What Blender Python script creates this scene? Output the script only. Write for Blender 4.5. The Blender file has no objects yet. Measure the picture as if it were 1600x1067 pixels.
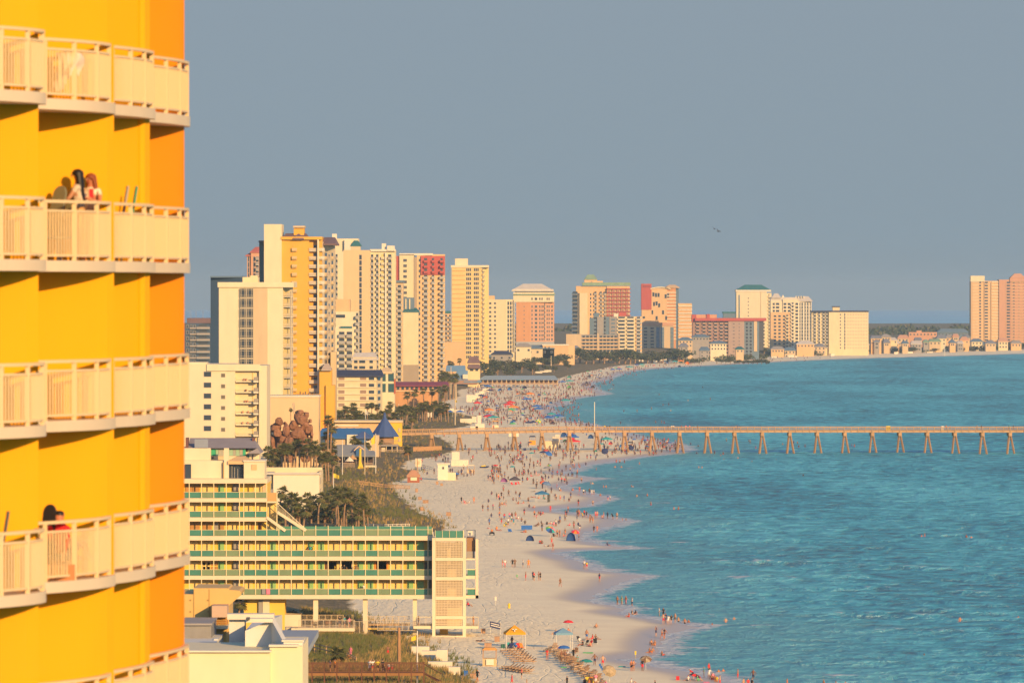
import bpy, math, random
import numpy as np
from mathutils import Vector, Matrix
R=math.radians; rnd=random.Random(7); PI=math.pi
scene=bpy.context.scene; COL=scene.collection
# ------------------------------------------------------------------ camera
F=8900.0; HZ=450.0; CH=55.0            # focal length in photo pixels, eye-level row, camera height in metres
cam_d=bpy.data.cameras.new('camera'); cam=bpy.data.objects.new('camera',cam_d); COL.objects.link(cam)
cam.location=(0,0,CH); cam.rotation_euler=(R(90),0,0)
cam_d.sensor_width=36; cam_d.lens=F/1600*36; cam_d.shift_y=-83.5/1600
cam_d.clip_start=5; cam_d.clip_end=60000
cam_d.dof.use_dof=True; cam_d.dof.focus_distance=1500; cam_d.dof.aperture_fstop=4.0
scene.camera=cam
# ------------------------------------------------------------------ sky and sun (low evening sun behind the camera, to its right)
SKYLO=(.180,.240,.290,1); SKYHI=(.190,.235,.284,1)
SUN_EL=R(16.0); SUN_AZ=R(180-30)        # azimuth clockwise from +Y
w=bpy.data.worlds.new('World'); scene.world=w; w.use_nodes=True
nt=w.node_tree; bg=nt.nodes['Background']; sky=nt.nodes.new('ShaderNodeTexSky')
sky.sky_type='NISHITA'; sky.sun_disc=False; sky.sun_elevation=SUN_EL; sky.sun_rotation=SUN_AZ
sky.altitude=50; sky.air_density=1.0; sky.dust_density=0.8; sky.ozone_density=4.0
bg.inputs[1].default_value=0.15
# grey-blue evening haze thickening towards the horizon, the same all the way round
_g=nt.nodes.new('ShaderNodeTexCoord'); _s=nt.nodes.new('ShaderNodeSeparateXYZ'); _r=nt.nodes.new('ShaderNodeValToRGB'); _m=nt.nodes.new('ShaderNodeMix'); _m.data_type='RGBA'
_h=nt.nodes.new('ShaderNodeValToRGB')
nt.links.new(_g.outputs['Generated'],_s.inputs[0]); nt.links.new(_s.outputs[2],_r.inputs[0]); nt.links.new(_s.outputs[2],_h.inputs[0])
_r.color_ramp.elements[0].color=(.97,.97,.97,1); _r.color_ramp.elements[0].position=.05; _r.color_ramp.elements[1].color=(.1,.1,.1,1); _r.color_ramp.elements[1].position=.30
_h.color_ramp.elements[0].color=SKYLO; _h.color_ramp.elements[0].position=0.0; _h.color_ramp.elements[1].color=SKYHI; _h.color_ramp.elements[1].position=.06
_x=nt.nodes.new('ShaderNodeVectorMath'); _x.operation='SCALE'; _x.inputs[3].default_value=1/.15
nt.links.new(_h.outputs[0],_x.inputs[0]); nt.links.new(_r.outputs[0],_m.inputs[0]); nt.links.new(sky.outputs[0],_m.inputs[6]); nt.links.new(_x.outputs[0],_m.inputs[7]); nt.links.new(_m.outputs[2],bg.inputs[0])
sl=bpy.data.lights.new('sun','SUN'); so=bpy.data.objects.new('sun',sl); COL.objects.link(so)
sl.energy=4.7; sl.angle=R(0.5); sl.color=(1.0,0.625,0.24)
TS=Vector((math.sin(SUN_AZ)*math.cos(SUN_EL),math.cos(SUN_AZ)*math.cos(SUN_EL),math.sin(SUN_EL)))
so.rotation_euler=(-TS).to_track_quat('-Z','Y').to_euler(); so.location=(300,-600,400)
scene.view_settings.view_transform='Standard'; scene.view_settings.look='None'
scene.view_settings.exposure=0.42; scene.view_settings.gamma=1
scene.cycles.max_bounces=6; scene.cycles.diffuse_bounces=3; scene.cycles.glossy_bounces=3
scene.cycles.transparent_max_bounces=8; scene.cycles.volume_bounces=1; scene.cycles.use_denoising=True
scene.cycles.caustics_reflective=False; scene.cycles.caustics_refractive=False
# ------------------------------------------------------------------ helpers
ORG={}
def tag(o,label=None,cat=None,group=None,kind=None):
    if label: o['label']=label
    if cat: o['category']=cat
    if group: o['group']=group
    if kind: o['kind']=kind
    return o
def thing(name,label,cat,loc,group=None):
    o=bpy.data.objects.new(name,None); COL.objects.link(o); o.location=loc; o.empty_display_size=.5
    ORG[o.name]=Vector(loc); return tag(o,label,cat,group)
def org(p):
    while p is not None:
        if p.name in ORG: return ORG[p.name]
        p=p.parent
    return Vector((0,0,0))
def link(name,me,parent=None,loc=(0,0,0)):
    o=bpy.data.objects.new(name,me); COL.objects.link(o); o.location=loc
    if parent is not None: o.parent=parent
    return o
class MB:
    def __init__(s): s.v=[]; s.f=[]; s.m=[]; s.mi=0
    def add(s,vs,fs):
        b=len(s.v); s.v+= [tuple(p) for p in vs]; s.f+=[tuple(b+i for i in f) for f in fs]; s.m+=[s.mi]*len(fs); return s
    def box(s,x0,x1,y0,y1,z0,z1):
        return s.add([(x0,y0,z0),(x1,y0,z0),(x1,y1,z0),(x0,y1,z0),(x0,y0,z1),(x1,y0,z1),(x1,y1,z1),(x0,y1,z1)],
            [(3,2,1,0),(4,5,6,7),(0,1,5,4),(1,2,6,5),(2,3,7,6),(3,0,4,7)])
    def ob(s,o,a,b,c):
        o,a,b,c=Vector(o),Vector(a),Vector(b),Vector(c)
        return s.add([o,o+a,o+a+b,o+b,o+c,o+a+c,o+a+b+c,o+b+c],[(3,2,1,0),(4,5,6,7),(0,1,5,4),(1,2,6,5),(2,3,7,6),(3,0,4,7)])
    def bar(s,p,q,w,h=None):
        p,q=Vector(p),Vector(q); d=(q-p).normalized(); h=h or w
        u=d.cross(Vector((0,0,1)))
        if u.length<1e-3: u=Vector((1,0,0))
        u.normalize(); v=u.cross(d).normalized()
        return s.ob(p-u*w/2-v*h/2,u*w,v*h,q-p)
    def prism(s,poly,z0,z1,ztop=None):
        n=len(poly); vs=[(x,y,z0) for x,y in poly]+[(x,y,(ztop[i] if ztop else z1)) for i,(x,y) in enumerate(poly)]
        return s.add(vs,[tuple(range(n-1,-1,-1)),tuple(range(n,2*n))]+[(i,(i+1)%n,n+(i+1)%n,n+i) for i in range(n)])
    def tube(s,pts,rs,n=6):
        rings=[]; pts=[Vector(p) for p in pts]
        for i,p in enumerate(pts):
            d=(pts[min(i+1,len(pts)-1)]-pts[max(i-1,0)]).normalized()
            u=d.cross(Vector((0,1,0))); 
            if u.length<.1: u=d.cross(Vector((1,0,0)))
            u.normalize(); v=d.cross(u); r=rs[i] if hasattr(rs,'__len__') else rs
            rings+= [p+u*math.cos(2*PI*k/n)*r+v*math.sin(2*PI*k/n)*r for k in range(n)]
        fs=[(i*n+k,i*n+(k+1)%n,(i+1)*n+(k+1)%n,(i+1)*n+k) for i in range(len(pts)-1) for k in range(n)]
        fs+=[tuple(range(n-1,-1,-1)),tuple((len(pts)-1)*n+k for k in range(n))]
        return s.add(rings,fs)
    def cone(s,c,r,h,n=8,r2=0.0,ang=0):
        c=Vector(c)
        if r2<=0:
            vs=[c+Vector((math.cos(2*PI*k/n+ang)*r,math.sin(2*PI*k/n+ang)*r,0)) for k in range(n)]+[c+Vector((0,0,h))]
            return s.add(vs,[(k,(k+1)%n,n) for k in range(n)]+[tuple(range(n-1,-1,-1))])
        vs=[c+Vector((math.cos(2*PI*k/n+ang)*r,math.sin(2*PI*k/n+ang)*r,0)) for k in range(n)]+[c+Vector((math.cos(2*PI*k/n+ang)*r2,math.sin(2*PI*k/n+ang)*r2,h)) for k in range(n)]
        return s.add(vs,[(k,(k+1)%n,n+(k+1)%n,n+k) for k in range(n)]+[tuple(range(n-1,-1,-1)),tuple(range(n,2*n))])
    def mesh(s,name,mats,off=(0,0,0),smooth=False):
        me=bpy.data.meshes.new(name); ox,oy,oz=off
        me.from_pydata([(x-ox,y-oy,z-oz) for x,y,z in s.v],[],s.f)
        for m in (mats if isinstance(mats,(list,tuple)) else [mats]): me.materials.append(m)
        if any(s.m): me.polygons.foreach_set('material_index',s.m)
        if smooth: me.polygons.foreach_set('use_smooth',[True]*len(s.f))
        me.update(); return me
    def build(s,name,mats,parent=None,label=None,kind=None,smooth=False):
        o=link(name,s.mesh(name,mats,org(parent),smooth),parent)
        if parent is not None: ORG[o.name]=org(parent)
        if label: o['label']=label
        if kind: o['kind']=kind
        return o
    def solo(s,name,mats,label,cat,group=None,loc=None,smooth=False,kind=None):
        if loc is None:
            a=np.array(s.v); loc=((a[:,0].min()+a[:,0].max())/2,(a[:,1].min()+a[:,1].max())/2,a[:,2].min())
        o=link(name,s.mesh(name,mats,loc,smooth),None,loc); return tag(o,label,cat,group,kind)
MATS={}
def mat(name,col,rough=.8,var=.08,scale=.35,spec=.3,metal=0,bump=0.0,bscale=3.0,alpha=1.0,trans=0):
    if name in MATS: return MATS[name]
    if min(col[:2])>.3: col=tuple(c*.84 for c in col)
    m=bpy.data.materials.new(name); m.use_nodes=True; t=m.node_tree; b=t.nodes['Principled BSDF']
    b.inputs['Roughness'].default_value=rough; b.inputs['Specular IOR Level'].default_value=spec; b.inputs['Metallic'].default_value=metal
    b.inputs['Base Color'].default_value=(*col,1); b.inputs['Alpha'].default_value=alpha
    if trans: b.inputs['Transmission Weight'].default_value=trans
    if var>0 or bump>0: tc=t.nodes.new('ShaderNodeTexCoord')
    if var>0:
        n=t.nodes.new('ShaderNodeTexNoise'); n.inputs['Scale'].default_value=scale; n.inputs['Detail'].default_value=5
        mp=t.nodes.new('ShaderNodeMapping'); mp.inputs['Scale'].default_value=(1,1,.35)
        t.links.new(tc.outputs['Object'],mp.inputs[0]); t.links.new(mp.outputs[0],n.inputs[0])
        r=t.nodes.new('ShaderNodeValToRGB'); r.color_ramp.elements[0].position=.3; r.color_ramp.elements[1].position=.7
        r.color_ramp.elements[0].color=(*[c*(1-var) for c in col],1); r.color_ramp.elements[1].color=(*[min(c*(1+var),1) for c in col],1)
        t.links.new(n.outputs[0],r.inputs[0]); t.links.new(r.outputs[0],b.inputs['Base Color'])
    if bump>0:
        n=t.nodes.new('ShaderNodeTexNoise'); n.inputs['Scale'].default_value=bscale; n.inputs['Detail'].default_value=6
        t.links.new(tc.outputs['Object'],n.inputs[0]); bp=t.nodes.new('ShaderNodeBump'); bp.inputs['Strength'].default_value=1; bp.inputs['Distance'].default_value=bump
        t.links.new(n.outputs[0],bp.inputs['Height']); t.links.new(bp.outputs[0],b.inputs['Normal'])
    MATS[name]=m; return m
# ------------------------------------------------------------------ ground: shoreline, dunes, height
def drop(X,Y): return (X*X+Y*Y)/1.48e7      # earth curvature
def flat(px,py):
    Y=F*CH/(py-HZ)
    for _ in range(3): Y=F*(CH+Y*Y/1.48e7)/(py-HZ)
    return ((px-800)/F*Y,Y)
SH=[(1330,1150),(1200,1095),(1130,1069),(1112,1059),(1078,1050),(1042,1043),(1016,1039),(975,1031),(985,1026),(1010,1022),(1031,1018),(1029,1005),(1036,998),(1042,993),(1050,987),
(1087,979),(1072,975),(1046,971),(1005,965),(975,960),(956,956),(966,953),(980,951),(956,946),(930,941),(918,937),(925,930),(945,922),(965,912),(985,905),(1006,899),(975,896),(947,893),(922,888),
(902,877),(880,870),(863,864),(872,861),(899,859),(940,858),(988,856),(960,853),(934,851),(915,846),(905,838),(915,831),(934,826),(955,820),(976,814),(955,810),(926,806),(900,803),(882,801),(860,799),(862,795),
(882,793),(909,791),(930,785),(951,779),(940,776),(929,774),(912,769),(890,765),(874,762),(876,758),(892,754),(915,750),(937,747),(920,746),(900,744),(875,740),(870,738),(890,736),(900,730),
(907,727),(925,725),(941,723),(971,718),(1003,713),(1030,710),(1054,707),(1071,703),(1064,697),(1050,692),(1029,689),(1000,684),(985,680),(965,675),(940,668),(919,662),(895,660),(868,656),(862,648),(857,636),
(881,632),(884,624),(910,620),(948,616),(925,607),(922,599),(950,592),(958,588),(975,581),(1020,576),(1060,573.5),(1140,569.5),(1220,565),(1300,561.5),(1380,559),(1478,556.5),(1600,552.5),(1760,549),(2000,546),(2500,543)]
shore=np.array([flat(*p) for p in SH])
shore_poly=np.vstack([[(60,-2000),(60,500)],shore,[(9000,14000),(33000,14000),(33000,33000),(-33000,33000),(-33000,-2000)]])
VG=[(775,1110),(738,1068),(716,1050),(690,1032),(668,1018),(640,1004),(606,992),(585,980),(560,966),(545,950),(560,935),(640,905),(690,850),(697,822),(660,808),(640,792),(622,775),(612,760),
(640,750),(652,741),(628,736),(640,724),(690,716),(712,708),(704,696),(690,688),(668,680),(735,668),(744,655),(700,645),(682,634),(720,622),(716,612),(760,604),(800,600),(870,594),(905,585),(960,574),(1080,563),(1200,557),(1360,552.5),(1600,547),(2000,542)]
veg=np.array([flat(*p) for p in VG])
veg_poly=np.vstack([[(-20,-2000),(-20,500)],veg,[(9000,15500),(33000,15500),(33000,34000),(-34000,34000),(-34000,-2000)]])
def sdist(P,poly):
    P=np.atleast_2d(P); d=np.full(len(P),1e12); inside=np.zeros(len(P),bool); n=len(poly)
    for i in range(n):
        a=poly[i]; b=poly[(i+1)%n]; ab=b-a; L=(ab**2).sum()
        t=np.clip(((P-a)@ab)/L,0,1); q=a+t[:,None]*ab; d=np.minimum(d,((P-q)**2).sum(1))
        c=(a[1]>P[:,1])!=(b[1]>P[:,1])
        if c.any():
            xi=a[0]+(P[:,1]-a[1])*ab[0]/(ab[1] if abs(ab[1])>1e-9 else 1e-9); inside^=c&(P[:,0]<xi)
    d=np.sqrt(d); return np.where(inside,d,-d)
def sm(a,b,x): t=np.clip((x-a)/(b-a),0,1); return t*t*(3-2*t)
def vnoise(x,y,seed=0):
    v=0; rs=np.random.RandomState(seed)
    for k in range(7):
        a=rs.rand()*6.28; f=.6+rs.rand()*1.2; v=v+np.sin(x*f*math.cos(a)+y*f*math.sin(a)+rs.rand()*6.28+1.7*np.sin(.37*x*f+k)+1.3*np.sin(.41*y*f-k))
    return v/7
def heights(P,ss,sv):
    h=np.where(ss<0,np.maximum(ss*.05,-2.5),np.minimum(ss*.045,.35)+.5*sm(8,40,ss))
    n=vnoise(P[:,0]/9,P[:,1]/14,3)*.5+vnoise(P[:,0]/3.3,P[:,1]/5,4)*.22
    pad=sm(-52,-46,P[:,0])*(1-sm(-9,-5,P[:,0]))*sm(868,876,P[:,1])*(1-sm(906,914,P[:,1]))
    h=h+np.where(sv>0,sm(-1,14,sv)*(1.3+.9*n),0)*(1-.85*pad)
    h=h+4.5*sm(20,110,sv)*sm(3700,4300,P[:,1])
    return h-drop(P[:,0],P[:,1])
def _pre(poly):
    a=poly; b=np.roll(poly,-1,0); ab=b-a; return a,b,ab,(ab**2).sum(1)
_PS,_PV=_pre(shore_poly),_pre(veg_poly)
def sd1(p,pre):
    a,b,ab,L=pre; d=p-a; t=np.clip((d*ab).sum(1)/L,0,1); e=d-t[:,None]*ab; dist=math.sqrt((e**2).sum(1).min())
    c=(a[:,1]>p[1])!=(b[:,1]>p[1]); dy=np.where(np.abs(ab[:,1])>1e-9,ab[:,1],1e-9); xi=a[:,0]+(p[1]-a[:,1])*ab[:,0]/dy
    return dist if (np.count_nonzero(c&(p[0]<xi))%2) else -dist
def ground(X,Y):
    p=np.array([X,Y]); return float(heights(p[None,:],np.array([sd1(p,_PS)]),np.array([sd1(p,_PV)]))[0])
def at(px,py,sea=False):
    z=0.0
    for _ in range(5):
        Y=F*(CH-z)/(py-HZ); X=(px-800)/F*Y; z=-drop(X,Y) if sea else .5*z+.5*max(ground(X,Y),-drop(X,Y))
    return Vector((X,Y,(-drop(X,Y) if sea else ground(X,Y))))
def wx(px,Y): return (px-800)/F*Y
def wz(py,Y): return CH+(HZ-py)*Y/F
def fan_rows(parts):
    out=[]
    for a,b,r in parts:
        y=a
        while y<b: out.append(y); y*=1+r
    out.append(parts[-1][1]); return np.array(out)
def fan(name,rows,cols,zf,mats,attrs=None,smooth=True):
    A,Yg=np.meshgrid(cols,rows); X=(A*Yg).ravel(); Y=Yg.ravel(); z,att=zf(X,Y)
    nc,nr=len(cols),len(rows); me=bpy.data.meshes.new(name)
    me.vertices.add(nc*nr); me.vertices.foreach_set('co',np.stack([X,Y,z],1).ravel().astype(np.float32))
    i=np.arange((nr-1)*(nc-1)); r=i//(nc-1); c=i%(nc-1); a=r*nc+c
    q=np.stack([a,a+1,a+nc+1,a+nc],1).ravel(); k=len(i)
    me.loops.add(4*k); me.loops.foreach_set('vertex_index',q.astype(np.int32))
    me.polygons.add(k); me.polygons.foreach_set('loop_start',(np.arange(k)*4).astype(np.int32))
    me.update(calc_edges=True); me.polygons.foreach_set('use_smooth',[True]*k); me.materials.append(mats)
    for nm,val in att.items():
        at_=me.attributes.new(nm,'FLOAT','POINT'); at_.data.foreach_set('value',val.astype(np.float32))
    me.validate(); o=link(name,me); o['kind']='structure'; return o
def N(t,typ,**kw):
    n=t.nodes.new(typ)
    for k,v in kw.items():
        if k in n.inputs: n.inputs[k].default_value=v
        else: setattr(n,k,v)
    return n
# sand + dune material
def ground_mat():
    m=bpy.data.materials.new('beach_ground'); m.use_nodes=True; t=m.node_tree; L=t.links.new; b=t.nodes['Principled BSDF']
    geo=N(t,'ShaderNodeNewGeometry'); wet=N(t,'ShaderNodeAttribute',attribute_name='wet'); vg=N(t,'ShaderNodeAttribute',attribute_name='veg')
    n1=N(t,'ShaderNodeTexNoise',Scale=.12,Detail=6.0); L(geo.outputs['Position'],n1.inputs[0])
    mp=N(t,'ShaderNodeMapping'); mp.inputs['Scale'].default_value=(1,.35,1); L(geo.outputs['Position'],mp.inputs[0])
    n2=N(t,'ShaderNodeTexNoise',Scale=1.0,Detail=5.0); L(mp.outputs[0],n2.inputs[0])
    sand=N(t,'ShaderNodeMix',data_type='RGBA'); sand.inputs[6].default_value=(.80,.645,.42,1); sand.inputs[7].default_value=(.98,.84,.55,1); L(n1.outputs[0],sand.inputs[0])
    wm=N(t,'ShaderNodeMix',data_type='RGBA'); wm.inputs[7].default_value=(.50,.38,.27,1); L(sand.outputs[2],wm.inputs[6]); L(wet.outputs['Fac'],wm.inputs[0])
    # vegetation: patchy grass
    n3=N(t,'ShaderNodeTexNoise',Scale=.16,Detail=8.0,Roughness=.65); L(mp.outputs[0],n3.inputs[0])
    ad=N(t,'ShaderNodeMath',operation='ADD'); L(vg.outputs['Fac'],ad.inputs[0]); L(n3.outputs[0],ad.inputs[1])
    rp=N(t,'ShaderNodeValToRGB'); rp.color_ramp.elements[0].position=.72; rp.color_ramp.elements[1].position=.92; L(ad.outputs[0],rp.inputs[0])
    gr=N(t,'ShaderNodeValToRGB'); e=gr.color_ramp.elements; e[0].position=.3; e[0].color=(.09,.085,.035,1); e[1].position=.75; e[1].color=(.34,.24,.12,1); x=e.new(.52); x.color=(.18,.135,.06,1)
    n4=N(t,'ShaderNodeTexNoise',Scale=.6,Detail=8.0,Roughness=.7); L(mp.outputs[0],n4.inputs[0]); L(n4.outputs[0],gr.inputs[0])
    vm=N(t,'ShaderNodeMix',data_type='RGBA'); L(rp.outputs[0],vm.inputs[0]); L(wm.outputs[2],vm.inputs[6]); L(gr.outputs[0],vm.inputs[7])
    L(vm.outputs[2],b.inputs['Base Color'])
    rr=N(t,'ShaderNodeMapRange'); rr.inputs[3].default_value=.95; rr.inputs[4].default_value=.38; L(wet.outputs['Fac'],rr.inputs[0]); L(rr.outputs[0],b.inputs['Roughness'])
    b.inputs['Specular IOR Level'].default_value=.3
    # footprints and tyre ruts in dry sand
    vo=N(t,'ShaderNodeTexVoronoi',Scale=.9); vo.feature='SMOOTH_F1'; dn=N(t,'ShaderNodeVectorMath',operation='ADD'); sc=N(t,'ShaderNodeVectorMath',operation='SCALE'); sc.inputs[3].default_value=2.5
    n5=N(t,'ShaderNodeTexNoise',Scale=.3,Detail=3.0); L(geo.outputs['Position'],n5.inputs[0]); L(n5.outputs['Color'],sc.inputs[0]); L(geo.outputs['Position'],dn.inputs[0]); L(sc.outputs[0],dn.inputs[1]); L(dn.outputs[0],vo.inputs[0])
    mp2=N(t,'ShaderNodeMapping'); mp2.inputs['Rotation'].default_value=(0,0,.3); mp2.inputs['Scale'].default_value=(1,.14,1); L(geo.outputs['Position'],mp2.inputs[0])
    wv=N(t,'ShaderNodeTexNoise',Scale=.17,Detail=2.0,Roughness=.55,Distortion=.3); L(mp2.outputs[0],wv.inputs[0])
    w1=N(t,'ShaderNodeMath',operation='SUBTRACT'); w1.inputs[1].default_value=.5; L(wv.outputs[0],w1.inputs[0]); w2=N(t,'ShaderNodeMath',operation='ABSOLUTE'); L(w1.outputs[0],w2.inputs[0])
    wp=N(t,'ShaderNodeMapRange'); wp.inputs[1].default_value=0; wp.inputs[2].default_value=.014; wp.inputs[3].default_value=1; wp.inputs[4].default_value=0; L(w2.outputs[0],wp.inputs[0])
    h1=N(t,'ShaderNodeMath',operation='MULTIPLY_ADD'); h1.inputs[1].default_value=-.6; L(wp.outputs[0],h1.inputs[0]); L(vo.outputs['Distance'],h1.inputs[2])
    h2=N(t,'ShaderNodeMath',operation='MULTIPLY_ADD'); h2.inputs[1].default_value=2.0; L(n2.outputs[0],h2.inputs[0]); L(h1.outputs[0],h2.inputs[2])
    dry=N(t,'ShaderNodeAttribute',attribute_name='ruts')
    h3=N(t,'ShaderNodeMath',operation='MULTIPLY'); L(h2.outputs[0],h3.inputs[0]); L(dry.outputs['Fac'],h3.inputs[1])
    h4=N(t,'ShaderNodeMath',operation='MULTIPLY_ADD'); h4.inputs[1].default_value=3.0; 
    mv=N(t,'ShaderNodeMath',operation='MULTIPLY'); L(n4.outputs[0],mv.inputs[0]); L(rp.outputs[0],mv.inputs[1]); L(mv.outputs[0],h4.inputs[0]); L(h3.outputs[0],h4.inputs[2])
    bp=N(t,'ShaderNodeBump',Strength=1.0,Distance=.15); L(h4.outputs[0],bp.inputs['Height']); L(bp.outputs[0],b.inputs['Normal'])
    return m
def land_z(X,Y):
    P=np.stack([X,Y],1); ss=sdist(P,shore_poly); sv=sdist(P,veg_poly); z=heights(P,ss,sv)
    near=(Y>700)&(Y<2300)&(ss>6)
    z=z+np.where(near,(.06*sm(6,25,ss))*vnoise(X/1.1,Y/1.9,9),0)
    wn=vnoise(X/6,Y/20,11)*3
    return z,{'wet':1-sm(2,9,ss+wn),'veg':sm(-3,6,sv),'ruts':sm(6,30,ss+wn)*(1-sm(1,5,sv))}
rows=fan_rows([(60,700,.02),(700,1300,.0016),(1300,2400,.0028),(2400,6500,.006),(6500,8600,.02)])
fan('beach',rows,np.linspace(-.135,.125,340),land_z,ground_mat())
# sea
def sea_mat():
    m=bpy.data.materials.new('sea_water'); m.use_nodes=True; t=m.node_tree; L=t.links.new; b=t.nodes['Principled BSDF']
    geo=N(t,'ShaderNodeNewGeometry'); s=N(t,'ShaderNodeAttribute',attribute_name='shoal'); fo=N(t,'ShaderNodeAttribute',attribute_name='foam')
    def nz(sc,xs,ys,det=4.0):
        mp=N(t,'ShaderNodeMapping'); mp.inputs['Scale'].default_value=(xs,ys,1); mp.inputs['Rotation'].default_value=(0,0,.12); L(geo.outputs['Position'],mp.inputs[0])
        n=N(t,'ShaderNodeTexNoise',Scale=sc,Detail=det,Roughness=.6); L(mp.outputs[0],n.inputs[0]); return n
    big=nz(.012,1,.3,6.0); mid=nz(.2,1,.8,7.0); fine=nz(.5,1,.7,6.0)
    dp=N(t,'ShaderNodeValToRGB'); e=dp.color_ramp.elements; e[0].position=.40; e[0].color=(.0,.15,.22,1); e[1].position=.58; e[1].color=(.13,.74,.84,1); xm=e.new(.49); xm.color=(.015,.44,.56,1); bm=N(t,'ShaderNodeMath',operation='MULTIPLY_ADD'); bm.inputs[1].default_value=.45; L(big.outputs[0],bm.inputs[0]); bn=N(t,'ShaderNodeMath',operation='MULTIPLY'); bn.inputs[1].default_value=.55; L(mid.outputs[0],bn.inputs[0]); L(bn.outputs[0],bm.inputs[2]); L(bm.outputs[0],dp.inputs[0])  # ramp puts lighter and darker wave slopes into the water colour
    mx=N(t,'ShaderNodeMix',data_type='RGBA'); mx.inputs[7].default_value=(.14,.50,.53,1); L(s.outputs['Fac'],mx.inputs[0]); L(dp.outputs[0],mx.inputs[6])
    # foam
    fa=N(t,'ShaderNodeMath',operation='ADD'); L(fo.outputs['Fac'],fa.inputs[0]); L(fine.outputs[0],fa.inputs[1])
    fb=N(t,'ShaderNodeMath',operation='MULTIPLY_ADD'); fb.inputs[1].default_value=.6; L(mid.outputs[0],fb.inputs[0]); L(fa.outputs[0],fb.inputs[2])
    fr=N(t,'ShaderNodeValToRGB'); fr.color_ramp.elements[0].position=.60; fr.color_ramp.elements[1].position=.85
    f0=N(t,'ShaderNodeMath',operation='SUBTRACT'); f0.inputs[1].default_value=.62; L(fb.outputs[0],f0.inputs[0]); L(f0.outputs[0],fr.inputs[0])
    fm=N(t,'ShaderNodeMix',data_type='RGBA'); fm.inputs[7].default_value=(.75,.75,.74,1); L(fr.outputs[0],fm.inputs[0]); L(mx.outputs[2],fm.inputs[6])
    L(fm.outputs[2],b.inputs['Base Color'])
    rr=N(t,'ShaderNodeMapRange'); rr.inputs[3].default_value=.22; rr.inputs[4].default_value=.8; L(fr.outputs[0],rr.inputs[0]); L(rr.outputs[0],b.inputs['Roughness'])
    b.inputs['IOR'].default_value=1.33; b.inputs['Specular IOR Level'].default_value=0.0; gl=N(t,'ShaderNodeBsdfGlossy'); gl.inputs['Color'].default_value=(.93,.95,.95,1); gl.inputs['Roughness'].default_value=.3; mxs=N(t,'ShaderNodeMixShader'); ng=N(t,'ShaderNodeVectorMath',operation='DOT_PRODUCT'); L(geo.outputs['Incoming'],ng.inputs[0]); ng.inputs[1].default_value=(0,0,1); fr_=N(t,'ShaderNodeMapRange'); fr_.inputs[1].default_value=.002; fr_.inputs[2].default_value=.012; fr_.inputs[3].default_value=.95; fr_.inputs[4].default_value=.20; L(ng.outputs['Value'],fr_.inputs[0]); L(fr_.outputs[0],mxs.inputs[0]); L(b.outputs[0],mxs.inputs[1]); L(gl.outputs[0],mxs.inputs[2]); L(mxs.outputs[0],t.nodes['Material Output'].inputs[0])
    a1=N(t,'ShaderNodeMath',operation='MULTIPLY_ADD'); a1.inputs[1].default_value=3.0; L(mid.outputs[0],a1.inputs[0]); L(fine.outputs[0],a1.inputs[2])
    bp=N(t,'ShaderNodeBump',Strength=1.0,Distance=3.0); L(a1.outputs[0],bp.inputs['Height']); L(bp.outputs[0],b.inputs['Normal']); L(bp.outputs[0],gl.inputs['Normal'])
    return m
def sea_z(X,Y):
    P=np.stack([X,Y],1); ss=-sdist(P,shore_poly); step=np.maximum(Y*.0022,Y*.0006)
    z=np.zeros(len(X)); rs=np.random.RandomState(5); damp=sm(0,30,ss)*.85+.15
    for k in range(34):
        lam=3.0*(1.085**k)*1.15; a=R(243)+rs.randn()*.4; kx,ky=math.cos(a)*2*PI/lam,math.sin(a)*2*PI/lam
        amp=.010*lam**.75*(1 if lam<22 else .5)
        ph=kx*X+ky*Y+rs.rand()*6.28; z+=amp*sm(2.2,4.5,lam/step)*(1-np.abs(np.sin(ph/2))*1.6+.3*np.sin(ph))
    zc=(z-z.mean())/z.std(); cap=.42*sm(1.35,2.3,zc)*(1-sm(1500,3200,Y))
    z=np.where(ss>-30,z*.95*damp,0)-drop(X,Y)
    wn=vnoise(X/7,Y/22,21)
    foam=.75*(1-sm(0,10+5*wn,ss))+.42*np.exp(-((ss-16-7*wn)/3.5)**2)*sm(.1,.6,vnoise(X/15,Y/30,22)+.3)+cap
    sho=(1-sm(2,45,ss+wn*10))*.75*(1-sm(2500,5000,Y)*.3)+.18*sm(1700,3500,Y)
    return z,{'shoal':sho,'foam':foam}
rows=fan_rows([(60,650,.03),(650,1400,.0022),(1400,2600,.0032),(2600,6000,.007),(6000,8500,.03)])
SEA=fan('sea',rows,np.linspace(-.02,.135,300),sea_z,sea_mat())
# flat outer sea and land outside the detailed wedge, so that the ground reaches the horizon all round
def outer():
    SEAM=SEA.data.materials[0]; lm=mat('inland_ground',(.10,.11,.06),.95,.25,.01)
    mb=MB(); rr=[200,800,2500,6000,12000,20000,28000,33000]; n=48; vs=[(0,0,-4)]
    for r in rr: vs+=[(r*math.sin(2*PI*k/n),r*math.cos(2*PI*k/n),(-3.2 if r<7000 else -1.0)-r*r/1.48e7) for k in range(n)]
    fs=[(0,1+(k+1)%n,1+k) for k in range(n)]
    for i in range(len(rr)-1): fs+=[(1+i*n+k,1+i*n+(k+1)%n,1+(i+1)*n+(k+1)%n,1+(i+1)*n+k) for k in range(n)]
    mb.add(vs,fs); o=mb.build('outer_sea',SEAM); o['kind']='structure'  # open water surface out to the horizon
outer()
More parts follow.
